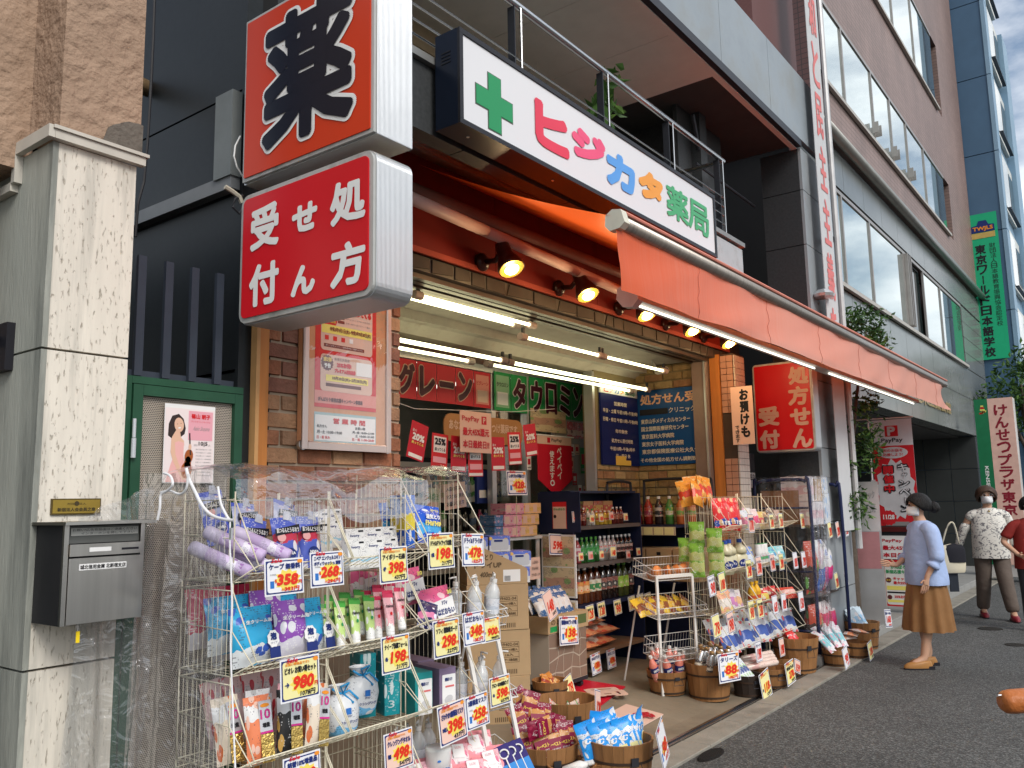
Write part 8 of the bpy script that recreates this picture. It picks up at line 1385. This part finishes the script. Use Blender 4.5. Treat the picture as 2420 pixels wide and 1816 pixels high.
ab = thing('notice_stand', 'dark red wooden notice stand with campaign posters behind the young woman', 'notice stand', (11.55, 2.96, .10), rad(-90)); MRW = mat('maroon_wood', (.08, .012, .012), .4)
for b_ in ((0, .06, 0, 1.06), (.62, .68, 0, 1.06), (.061, .619, 1.0, 1.06)): MB().box(b_[0], b_[1], -.03, .02, b_[2], b_[3]).build('frame', MRW, ab, world=False)
MB().box(.061, .619, -.005, .01, .08, .999).build('board', DARKM, ab, world=False); R2(ab, (.07, .60, .66, .95), WHITE, y=-.008); T(ab, 'PayPay', (.10, .34, .86, .91), REDP, .002, y=-.010, nd=4); R2(ab, (.40, .47, .85, .92), REDP, y=-.010); T(ab, '最大45%還元', (.10, .55, .77, .83), REDP, .003, y=-.010, nd=4); T(ab, '本日最終日!!', (.10, .57, .68, .74), REDP, .004, y=-.010, nd=4)
R2(ab, (.07, .60, .08, .65), MP, y=-.008); MB().extr([(a, -.010, b) for a, b in rrect(.11, .58, .10, .62, .03, 3)], (0, .0008, 0)).build('print', flat('pale_print', (.72, .70, .66)), ab, world=False); T(ab, 'がんばろう!', (.18, .42, .54, .59), GREEN, .003, y=-.012, nd=4); T(ab, '新宿応援キャンペーン', (.12, .57, .48, .53), GREEN, .002, y=-.012, nd=4); T(ab, 'キャッシュレスで', (.20, .55, .40, .44), MP, .002, y=-.012, nd=4); T(ab, '最大25%戻ってくる', (.20, .56, .35, .39), MP, .002, y=-.012, nd=4); burst(ab, .145, .40, .035, DBR, 12, -.011); T(ab, '第1弾', (.12, .17, .39, .41), GOLDP, .001, y=-.013, nd=4); R2(ab, (.12, .57, .28, .33), YEL, y=-.011); R2(ab, (.12, .57, .24, .26), BLACK, y=-.011); burst(ab, .145, .19, .03, DBR, 12, -.011); T(ab, '25%お得!', (.20, .36, .18, .22), MP, .002, y=-.012, nd=4); R2(ab, (.12, .57, .13, .16), YEL, y=-.011)
st = thing('stele_sign', 'bent silver metal sign stele with faded lettering beside the cart', 'sign', (10.4, 2.95, .1), rad(-78)); SIL = mat('silver_panel', (.50, .50, .50), .3, .7, var=.1)
MB().extr([(0, 0, 0), (0, 0, 1.05), (0, .14, 1.62), (0, .17, 1.62), (0, .22, 0)], (.36, 0, 0)).build('stele_body', SIL, st, world=False); MB().extr([(.02, -.003, .62), (.34, -.003, .62), (.34, -.003, 1.04), (.02, -.003, 1.04)], (0, .002, 0)).build('print', mat('stele_pink', (.55, .25, .26), .3, .5), st, world=False)
for s_, z in (('土木クリニック', 1.42), ('歯科医院', 1.26)): T(st, s_, (.05, .32, 0, .10), GREY, .002, M=Matrix.Translation((0, .02+(z-1.05)*.245-.03, z)) @ Matrix.Rotation(rad(-14), 4, 'X'), y=0, nd=4)
# ---------------- trees and plants ----------------
def tree(name, label, cat, base, trunk_pts, r0, clumps, leaf=.055, per=260, seed=1, branches=6, mats=LEAF, group=None):
    rn = random.Random(seed); t = thing(name, label, cat, base, group=group); b = Vector(base); pts_ = [b+Vector(p) for p in trunk_pts]
    MB().tube(smooth_(pts_, 3), [r0*(1-.6*i/(len(pts_)*3-3)) for i in range(len(pts_)*3-2)], 9).build('trunk', BARK, t, True)
    for i, (c, r_) in enumerate(clumps):
        if i >= branches: break
        s_ = pts_[min(len(pts_)-1, 1+i % (len(pts_)-1))]; e = b+Vector(c); m_ = (s_+e)/2+Vector((rn.uniform(-.1, .1), rn.uniform(-.1, .1), .05)); MB().tube(smooth_([s_, m_, e], 3), [r0*.4*(1-.11*k) for k in range(7)], 6).build('limb', BARK, t, True)
    mb = MB()
    for c, r_ in clumps:
        c = b+Vector(c); n_ = int(per*(r_/.4)**2)
        for _ in range(n_):
            d = Vector((rn.gauss(0, 1), rn.gauss(0, 1), rn.gauss(0, .8))).normalized()*r_*(.35+.65*rn.random()**.5)*(1+.35*noise.noise(Vector((c.x+d_[0] if False else c.x, c.y, c.z))*3)); p = c+d
            if noise.noise(p*4.5) < -.12: continue
            a = Vector((rn.gauss(0, 1), rn.gauss(0, 1), rn.gauss(-.3, .7))).normalized(); s_ = a.cross(Vector((rn.gauss(0, 1), rn.gauss(0, 1), 1))).normalized(); L_ = leaf*rn.uniform(.7, 1.4); W_ = L_*.42; f = a.cross(s_)*L_*.12; k = (0 if rn.random() < .45 else 1 if rn.random() < .75 else 2)
            mb.add([p, p+a*L_*.5+s_*W_*.5+f, p+a*L_, p+a*L_*.5-s_*W_*.5+f], [(0, 1, 2), (0, 2, 3)], k)
    mb.build('crown', list(mats), t); return t
tx, ty = 9.86, 2.78
tree('street_tree', 'small leafy tree with thin branches between the column and the flag', 'tree', (tx, ty, .1), [(0, 0, 0), (.02, 0, .8), (.15, .0, 1.5), (.10, -.02, 2.2), (.22, 0, 2.9), (.3, 0, 3.5)], .075, [((.25, -.1, 3.35), .34), ((.62, -.2, 3.45), .30), ((-.15, .1, 3.05), .26), ((.95, -.25, 3.30), .22), ((-.05, -.1, 2.15), .36), ((.45, 0, 1.95), .30), ((-.30, .1, 1.75), .30), ((.55, -.1, 2.55), .22), ((-.35, -.1, 1.35), .24), ((.40, .1, 1.35), .20)], seed=3, per=950, leaf=.075)
tree('street_tree', 'dense dark green tree above the pylon sign at the right edge', 'tree', (20.5, 1.95, .0), [(0, 0, 0), (.1, 0, 2), (0, .1, 3.2), (.2, 0, 4)], .12, [((-.2, .1, 3.9), .6), ((.6, -.2, 4.1), .6), ((.2, -.2, 4.4), .5), ((-.3, .5, 3.5), .5), ((.5, -.5, 3.6), .6), ((.0, .3, 3.1), .45), ((1.2, -.6, 4.0), .7)], leaf=.13, per=210, seed=5)
tree('balcony_plant', 'potted plant with large green leaves rising behind the balcony railing', 'plant', (5.06, 2.95, 3.7), [(0, 0, 0), (.01, 0, .4), (0, 0, .82)], .018, [((0, -.02, .90), .13), ((.05, 0, .72), .13)], leaf=.11, per=330, seed=7, branches=0, mats=[LEAF[1], LEAF[2], LEAF[1]])
mb = MB()
for k in range(7): a = k*.9+.3; c_ = Vector((5.06, 2.93, 4.60-.05*k)); d = Vector((math.cos(a)*.16, math.sin(a)*.10, -.14-.02*k)); s_ = d.cross(Vector((0, 0, 1))).normalized()*.055; mb.add([c_, c_+d*.5+s_+Vector((0, 0, .02)), c_+d*1.3, c_+d*.5-s_+Vector((0, 0, .02))], [(0, 1, 2), (0, 2, 3)])
mb.build('leaf_cluster', LEAF[1], bpy.data.objects['balcony_plant'])
tree('hedge_plant', 'low leafy shrub at the foot of the small tree', 'plant', (11.0, 3.05, .1), [(0, 0, 0), (.05, 0, .4)], .02, [((.1, 0, .5), .28), ((.3, 0, .9), .24), ((-.1, 0, .9), .2)], seed=9, per=160, branches=2)
# ---------------- second rows of stock behind the front ones ----------------
def behind(names, dy, dz, dx=0, word='behind'):
    for o in [q for q in C.objects if q.parent is None and q.name.split('.')[0] in names and ', ' in q.get('label', '')]:
        if len(o['label'].split()) > 15: continue
        M = Matrix.Translation((dx, dy, dz)) @ o.matrix_world @ Matrix.Rotation(random.uniform(-.12, .12), 4, 'Z'); copy_tree(o, M, o['label'].replace(', ', ' %s, ' % word, 1))
bpy.context.view_layer.update()
for o in [q for q in C.objects if q.parent is None and q.name.split('.')[0] in ('body_wash_bag', 'cleanser_tube', 'soap_box', 'towel_bag', 'pump_bottle', 'pads_pack', 'packaged_goods', 'toothbrush_pack', 'tissue_box', 'candy_pouch', 'peach_soda_bottle', 'pink_refill')]:
    if o.name not in KIDS: reg(o)
behind(('body_wash_bag',), .13, .035, -.015); behind(('cleanser_tube',), .075, .02, .012); behind(('soap_box',), .06, .045, .05, 'further back'); behind(('packaged_goods',), .12, .05, .04); behind(('toothbrush_pack',), .05, .03, .03); behind(('tissue_box',), .07, .015, .02); behind(('pads_pack',), .10, .09, -.10); behind(('candy_pouch',), .06, .04, .03); behind(('pink_refill',), .11, .05, .02)
# ---------------- people ----------------
SK = mat('skin', (.52, .31, .21), .5, var=.06, scale=12); HR = mat('hair_black', (.008, .007, .007), .5, var=.3, scale=40, stretch=(1, 1, .1), bump=.8, bscale=120); HB = mat('hair_brown', (.05, .028, .018), .5, var=.4, scale=30); MSK = mat('mask_white', (.74, .76, .78), .7, var=.04)
def loft(rings, n=24, fold=0, k=7, seed=0):
    mb = MB(); vs = []
    for i, (cx, cy, cz, rx, ry) in enumerate(rings):
        for j in range(n): g = 2*math.pi*j/n; f = 1+fold*math.sin(k*g+seed+i*.35)*(1-i/(len(rings)-1)*.6)+.015*noise.noise(Vector((math.cos(g)*3, math.sin(g)*3, cz*9+seed))); vs.append((cx+rx*f*math.cos(g), cy+ry*f*math.sin(g), cz))
    fs = [(i*n+j, i*n+(j+1) % n, (i+1)*n+(j+1) % n, (i+1)*n+j) for i in range(len(rings)-1) for j in range(n)]; fs.append(tuple(range((len(rings)-1)*n, len(rings)*n))); return mb.add(vs, fs)
def sub(o, l=1): m = o.modifiers.new('s', 'SUBSURF'); m.levels = m.render_levels = l; return o
def body(t, J, E, skin=SK):
    """J: name -> (x,y,z,r); E: edges. one continuous skinned figure"""
    nm = list(J); me = bpy.data.meshes.new('body'); me.from_pydata([J[k][:3] for k in nm], [(nm.index(a), nm.index(b)) for a, b in E], []); me.materials.append(skin)
    o = bpy.data.objects.new('body', me); C.objects.link(o); o.parent = t; me.skin_vertices.new() if hasattr(me.skin_vertices, 'new') and not len(me.skin_vertices) else None
    m = o.modifiers.new('skin', 'SKIN'); m.use_smooth_shade = True
    sv = me.skin_vertices[0].data
    for i, k in enumerate(nm): r = J[k][3]; sv[i].radius = (r, r) if not isinstance(r, tuple) else r; sv[i].use_root = k == 'pelvis'
    sub(o, 2); return o
def hand(J, E, s, w, d, f):
    """palm and five fingers from wrist w along d, f = towards the thumb"""
    w, d, f = Vector(w), Vector(d).normalized(), Vector(f).normalized(); J[s+'palm'] = (*(w+d*.05), .020); E.append((s+'wrist', s+'palm')); c = d.cross(f)
    for i, (o, l) in enumerate(((-.024, .055), (-.008, .068), (.008, .072), (.024, .066))):
        a = w+d*.085+f*o; b = a+d*l*.55+c*.006; e = b+d*l*.40+c*.016; J[s+'f%da' % i] = (*a, .0085); J[s+'f%db' % i] = (*b, .0075); J[s+'f%dc' % i] = (*e, .006); E += [(s+'palm', s+'f%da' % i), (s+'f%da' % i, s+'f%db' % i), (s+'f%db' % i, s+'f%dc' % i)]
    a = w+d*.03+f*.028; b = a+d*.030+f*.016; J[s+'ta'] = (*a, .010); J[s+'tb'] = (*b, .008); E += [(s+'palm', s+'ta'), (s+'ta', s+'tb')]
def figure(label, loc, rz, sc, arms, legs, hair, hairmat, extra):
    t = thing('person', label, 'person', loc, rz); t.scale = (sc[0], sc[1], sc[2])
    J = {'pelvis': (0, 0, .86, (.12, .09)), 'waist': (0, 0, .98, (.105, .08)), 'chest': (0, .01, 1.15, (.125, .09)), 'neckb': (0, .015, 1.285, .055), 'neck': (0, .0, 1.345, .043), 'jaw': (0, -.022, 1.39, (.052, .056)), 'head': (0, -.008, 1.465, (.074, .088)), 'top': (0, .005, 1.515, (.060, .074))}
    E = [('pelvis', 'waist'), ('waist', 'chest'), ('chest', 'neckb'), ('neckb', 'neck'), ('neck', 'jaw'), ('jaw', 'head'), ('head', 'top')]
    for s, k in (('l', -1), ('r', 1)):
        sh = (k*.155, .015, 1.255); el, wr, dr_, th = arms[s]; J[s+'sh'] = (*sh, .047); J[s+'el'] = (*el, .034); J[s+'wrist'] = (*wr, .023); E += [('chest', s+'sh'), (s+'sh', s+'el'), (s+'el', s+'wrist')]; hand(J, E, s, wr, dr_, th)
        hp_ = (k*.085, 0, .80); kn, an = legs[s]; J[s+'hip'] = (*hp_, .085); J[s+'kn'] = (*kn, .052); J[s+'an'] = (*an, .034); to = (an[0], an[1]-.11, an[2]-.05); J[s+'toe'] = (*to, .028); E += [('pelvis', s+'hip'), (s+'hip', s+'kn'), (s+'kn', s+'an'), (s+'an', s+'toe')]
    body(t, J, E)
    for k in (-1, 1):
        MB().lathe([(.004, -.003), (.011, -.002), (.011, .002), (.004, .003)], n=10).build('eye', BLACK, t, True, world=False).matrix_local = Matrix.Translation((k*.030, -.092, 1.463)) @ Matrix.Rotation(rad(90), 4, 'X')
        MB().tube([(k*.017, -.094, 1.482), (k*.032, -.094, 1.487), (k*.048, -.084, 1.481)], .0028, 5).build('eyebrow', hairmat, t, world=False); MB().lathe([(.004, -.02), (.011, -.012), (.012, .008), (.006, .02)], (k*.079, .004, 1.45), 8).build('ear', SK, t, True, world=False); MB().tube([(k*.060, -.075, 1.44), (k*.079, .004, 1.465)], .0015, 4).build('mask_loop', MSK, t, world=False)
    mk_ = [( .058*math.sin(a), -.088*math.cos(a)-.006-.020*math.cos(a)**8*(1-abs(q)), 1.405+q*.042) for q in (-1, -.4, .3, 1) for a in [rad(-78+156*i/12) for i in range(13)]]
    o = MB().add([(x*(.9 if z < 1.37 else 1.03), y, z) for x, y, z in mk_], [(j*13+i, j*13+i+1, (j+1)*13+i+1, (j+1)*13+i) for j in range(3) for i in range(12)]).build('face_mask', MSK, t, True, world=False); m = o.modifiers.new('s', 'SOLIDIFY'); m.thickness = .003
    mb = MB(); vs = []; n = 22; R_ = 9
    for j in range(R_+1):
        for i in range(n):
            a = 2*math.pi*i/n; b = math.pi*.5*j/R_*(1.28+.2*min(1, hair)); front = max(0, -math.sin(a)); b = b*(1-(.42+.1*min(1, hair))*front**1.2); z = math.cos(b); r = math.sin(b); f = 1+.05*noise.noise(Vector((a*2.2, b*4, loc[0])))*hair; vs.append(((.083+.008*hair)*r*math.cos(a)*f, .004+(.098+.010*hair)*r*math.sin(a)*f, 1.458+(.104+.006*hair)*z))
    mb.add(vs, [(j*n+i, j*n+(i+1) % n, (j+1)*n+(i+1) % n, (j+1)*n+i) for j in range(R_) for i in range(n)]); o = mb.build('hair', hairmat, t, True, world=False); m = o.modifiers.new('s', 'SOLIDIFY'); m.thickness = .012; m.offset = -1
    extra(t, arms, legs); return t
def sleeve(t, pts, rs, m): sub(MB().tube(smooth_([Vector(p) for p in pts], 4), [rs[0]+(rs[1]-rs[0])*i/(4*(len(pts)-1)) for i in range(4*(len(pts)-1)+1)], 12).build('sleeve', m, t, True, world=False))
def shoe(t, an, m, sole, heel=.03, nm='shoe'):
    x, y, z = an; mb = loft([(x, y-.055, .012, .040, .125), (x, y-.055, .035, .042, .122), (x, y-.045, .055, .038, .105), (x, y-.005, .075, .032, .055)], 16); mb.build(nm, m, t, True, world=False); MB().add([(x+.042*math.cos(a), y-.055+.128*math.sin(a), zz_) for zz_ in (0, .013) for a in [2*math.pi*i/16 for i in range(16)]], [(i, (i+1) % 16, 16+(i+1) % 16, 16+i) for i in range(16)]+[tuple(range(16, 32))]).build('sole', sole, t, world=False); MB().box(x-.034, x+.034, y+.02, y+.07, 0, heel).build('heel', sole, t, world=False)
BSH = mat('shirt_blue', (.34, .44, .68), .75, var=.08, scale=5, bump=.9, bscale=9); SKT = mat('skirt_brown', (.23, .115, .045), .8, var=.12, scale=3, bump=.5, bscale=9); TANL = mat('tan_leather', (.33, .16, .05), .4)
def w1(t, A, Lg):
    sub(loft([(0, .02, .74, .205, .165), (0, .02, .80, .21, .17), (0, .015, .95, .185, .15), (0, .015, 1.10, .175, .135), (0, .02, 1.22, .175, .115), (0, .02, 1.285, .13, .085), (0, .01, 1.325, .062, .058)], 28, .03, 6, 2).build('shirt', BSH, t, True, world=False))
    for s, k in (('l', -1), ('r', 1)): el = A[s][0]; w_ = Vector(A[s][1]); e = Vector(el); sleeve(t, [(k*.09, .015, 1.235), (k*.165, .015, 1.215), el, e+(w_-e)*.55], (.075, .060), BSH)
    sub(loft([(0, .0, .33, .215, .20), (0, .0, .45, .205, .19), (0, .01, .62, .19, .17), (0, .01, .78, .17, .14), (0, .01, .95, .135, .105)], 54, .10, 11, 1).build('skirt', SKT, t, True, world=False))
    for s in 'lr': shoe(t, Lg[s][1], TANL, BLACK, .028); an = Lg[s][1]; MB().tube([(an[0]-.035, an[1]-.06, .05), (an[0], an[1]-.07, .07), (an[0]+.035, an[1]-.06, .05)], .006, 5).build('shoe_strap', TANL, t, world=False)
    MB().lathe([(.01, -.05), (.045, -.03), (.052, 0), (.04, .04), (.012, .06)], (0, .135, 1.43), 16).build('hair_bun', HR, t, True, world=False); MB().tube([(0, .085, 1.47), (0, .105, 1.46)], .02, 8).build('hair_tie', BLACK, t, world=False)
figure('young woman in blue shirt and long brown skirt with ponytail facing the shop', (8.66, 1.80, 0), rad(-143), (1.06, 1.06, 1), {'r': ((.215, .02, 1.00), (.20, -.07, .82), (.0, -.25, -1), (-.1, -1, 0)), 'l': ((-.20, -.02, 1.0), (-.12, -.18, .90), (.2, -.9, .2), (0, .1, 1))}, {'l': ((-.08, -.02, .44), (-.07, .02, .09)), 'r': ((.085, -.03, .44), (.09, -.10, .09))}, .2, HR, w1)
tt = thing('tote_bag', 'cream and black canvas tote hanging behind the young woman', 'bag', (9.02, 1.62, .74), rad(-55)); CRM = mat('canvas_cream', (.55, .50, .38), .8, var=.06)
sub(loft([(0, 0, 0, .14, .05), (0, 0, .03, .16, .065), (0, 0, .2, .16, .05), (0, 0, .34, .165, .03)], 20, .03, 4).build('bag_body', CRM, tt, True, world=False)); sub(loft([(.03, -.012, .12, .125, .056), (.03, -.012, .2, .13, .050), (.03, -.010, .345, .135, .030)], 18).build('black_panel', mat('canvas_black', (.01, .01, .015), .8), tt, True, world=False)); MB().tube(smooth_([Vector(q_) for q_ in ((-.10, 0, .33), (-.04, -.06, .55), (.03, -.06, .57), (.10, 0, .33))]), .010, 6).build('strap', CRM, tt, True, world=False); MB().box(-.05, .05, -.01, .01, -.22, -.01).build('umbrella_case', mat('dark_case', (.015, .02, .03), .6), tt, world=False); tt.scale = (.8, .8, .8); tt.location.z = .82
def floral():
    m = mat('floral_blouse', (.66, .65, .60), .7, var=.04); n = m.node_tree.nodes; l = m.node_tree.links; t = n.new('ShaderNodeTexCoord'); z = n.new('ShaderNodeTexNoise'); z.inputs['Scale'].default_value = 20; z.inputs['Detail'].default_value = 3; z.inputs['Distortion'].default_value = 2; l.new(t.outputs['Object'], z.inputs[0]); c = n.new('ShaderNodeValToRGB'); c.color_ramp.elements[0].position = .54; c.color_ramp.elements[1].position = .60; l.new(z.outputs[0], c.inputs[0]); q = n.new('ShaderNodeMixRGB'); q.inputs[1].default_value = (.66, .65, .60, 1); q.inputs[2].default_value = (.17, .17, .18, 1); l.new(c.outputs[0], q.inputs[0]); l.new(q.outputs[0], n['Principled BSDF'].inputs['Base Color']); return m
FLO = floral(); TAU = mat('trousers_taupe', (.12, .095, .08), .8, var=.12, bump=.8, bscale=10); RSH = mat('red_shoe', (.20, .02, .03), .4)
def trousers(t, Lg, m):
    loft([(0, 0, .74, .10, .09), (0, 0, .79, .15, .115), (0, 0, .86, .165, .125), (0, 0, .96, .15, .11)], 24).build('waist_panel', m, t, True, world=False)
    for s, k in (('l', -1), ('r', 1)): kn, an = Lg[s]; o = MB().tube(smooth_([Vector((k*.070, 0, .92)), Vector((k*.085, 0, .74)), Vector(kn), Vector((an[0], an[1], .09))], 4), [.105-.0034*i for i in range(13)], 14).build('trouser_leg', m, t, True, world=False); sub(o)
def w2(t, A, Lg):
    sub(loft([(0, .0, .71, .188, .14), (0, .0, .9, .18, .135), (0, .0, 1.05, .175, .125), (0, .01, 1.2, .17, .11), (0, .015, 1.275, .13, .085), (0, .005, 1.32, .06, .055)], 28, .02, 5).build('blouse', FLO, t, True, world=False)); trousers(t, Lg, TAU)
    for s, k in (('l', -1), ('r', 1)): sleeve(t, [(k*.09, .015, 1.235), (k*.165, .015, 1.205), A[s][0], A[s][1]], (.068, .042), FLO); shoe(t, Lg[s][1], RSH, BLACK, .02)
    for k in (-1, 1): MB().tube([(k*.032+.020*math.cos(2*math.pi*i/12), -.100, 1.461+.015*math.sin(2*math.pi*i/12)) for i in range(12)], .0014, 4, closed=True).build('glasses', ALU, t, world=False)
    MB().lathe([(.011, 0), (.008, .003)], n=10).build('brooch', BRS, t, world=False).matrix_local = Matrix.Translation((0, -.088, 1.27)) @ Matrix.Rotation(rad(90), 4, 'X')
p_ = P(2358, 1462, z=0); figure('older woman in grey floral blouse and taupe trousers walking with a mask', (p_.x, p_.y, 0), rad(-72), (1.18, 1.12, 1.05), {'l': ((-.25, .05, 1.02), (-.30, .10, .84), (-.1, .1, -1), (0, -1, 0)), 'r': ((.22, .03, 1.02), (.24, -.03, .82), (0, -.1, -1), (0, -1, 0))}, {'l': ((-.095, .02, .45), (-.11, .12, .10)), 'r': ((.09, -.10, .45), (.12, -.20, .08))}, 1.6, HB, w2)
RTS = mat('red_tshirt', (.22, .022, .018), .8, var=.08, bump=.4, bscale=14)
def w3(t, A, Lg):
    sub(loft([(0, .0, .71, .19, .14), (0, .0, 1.0, .18, .13), (0, .01, 1.2, .175, .11), (0, .015, 1.28, .13, .085), (0, .005, 1.315, .06, .055)], 26, .02, 5).build('tshirt', RTS, t, True, world=False)); trousers(t, Lg, DARKM)
    for s, k in (('l', -1), ('r', 1)): e = Vector(A[s][0]); sleeve(t, [(k*.09, .015, 1.235), (k*.165, .015, 1.205), Vector((k*.155, .015, 1.255)).lerp(e, .8)], (.066, .060), RTS); shoe(t, Lg[s][1], BLACK, BLACK, .02)
p_ = P(2464, 1490, z=0); figure('person in dark red tshirt with black hair cut off by the right edge', (p_.x, p_.y, 0), rad(-70), (1.15, 1.1, .97), {'l': ((-.27, .02, 1.02), (-.18, -.16, .88), (.3, -.9, -.2), (0, 0, 1)), 'r': ((.24, .02, 1.02), (.16, -.18, .92), (-.2, -.9, 0), (0, 0, 1))}, {'l': ((-.09, -.04, .45), (-.10, -.05, .09)), 'r': ((.09, .05, .45), (.10, .14, .10))}, .4, HR, w3)
# bicycle whose leather grip pokes into the picture at the right edge
d_ = FW+RT*((2372-1210)/2000)-UP*((1660-908)/2000); g_ = EYE+d_*1.75; r_ = Vector((.72, -.69, .02)).normalized(); bk = thing('bicycle', 'parked bicycle, only its brown leather handlebar grip showing at the right edge', 'bicycle', (g_.x+.3*r_.x, g_.y+.3*r_.y, 0))
LTH = mat('grip_leather', (.42, .13, .035), .35, var=.15, scale=14, bump=.3); MB().tube([g_-r_*.004, g_+r_*.004, g_+r_*.02, g_+r_*.13], [.016, .0225, .0245, .024], 16).build('grip', LTH, bk, True); MB().tube([g_-r_*.012+Vector((0, 0, .014)), g_+Vector((0, 0, .014))], .0025, 5).build('bar_end', CHROME, bk)
h_ = g_+r_*.30; fwd = Vector((-r_.y, r_.x, 0)); fwd = -fwd; MB().tube([g_+r_*.13, g_+r_*.22, h_+fwd*.06, h_+r_*.1+fwd*.02, h_+r_*.3], .011, 8).build('handlebar', CHROME, bk, True); MB().tube([h_+fwd*.06, Vector((h_.x, h_.y, .62))+fwd*.16], .014, 8).build('stem', CHROME, bk)
wc = Vector((h_.x, h_.y, .33))+fwd*.30
for nm_, rr_, q_ in (('tyre', .32, .018), ('rim', .295, .008)): MB().tube([wc+fwd*rr_*math.cos(2*math.pi*i/36)+Vector((0, 0, rr_*math.sin(2*math.pi*i/36))) for i in range(36)], q_, 8, closed=True).build(nm_, BLACK if nm_ == 'tyre' else CHROME, bk, True)
for s in (-1, 1): MB().tube([Vector((h_.x, h_.y, .64))+fwd*.16+r_*s*.03, wc+r_*s*.05], .009, 6).build('fork', DARKM, bk)
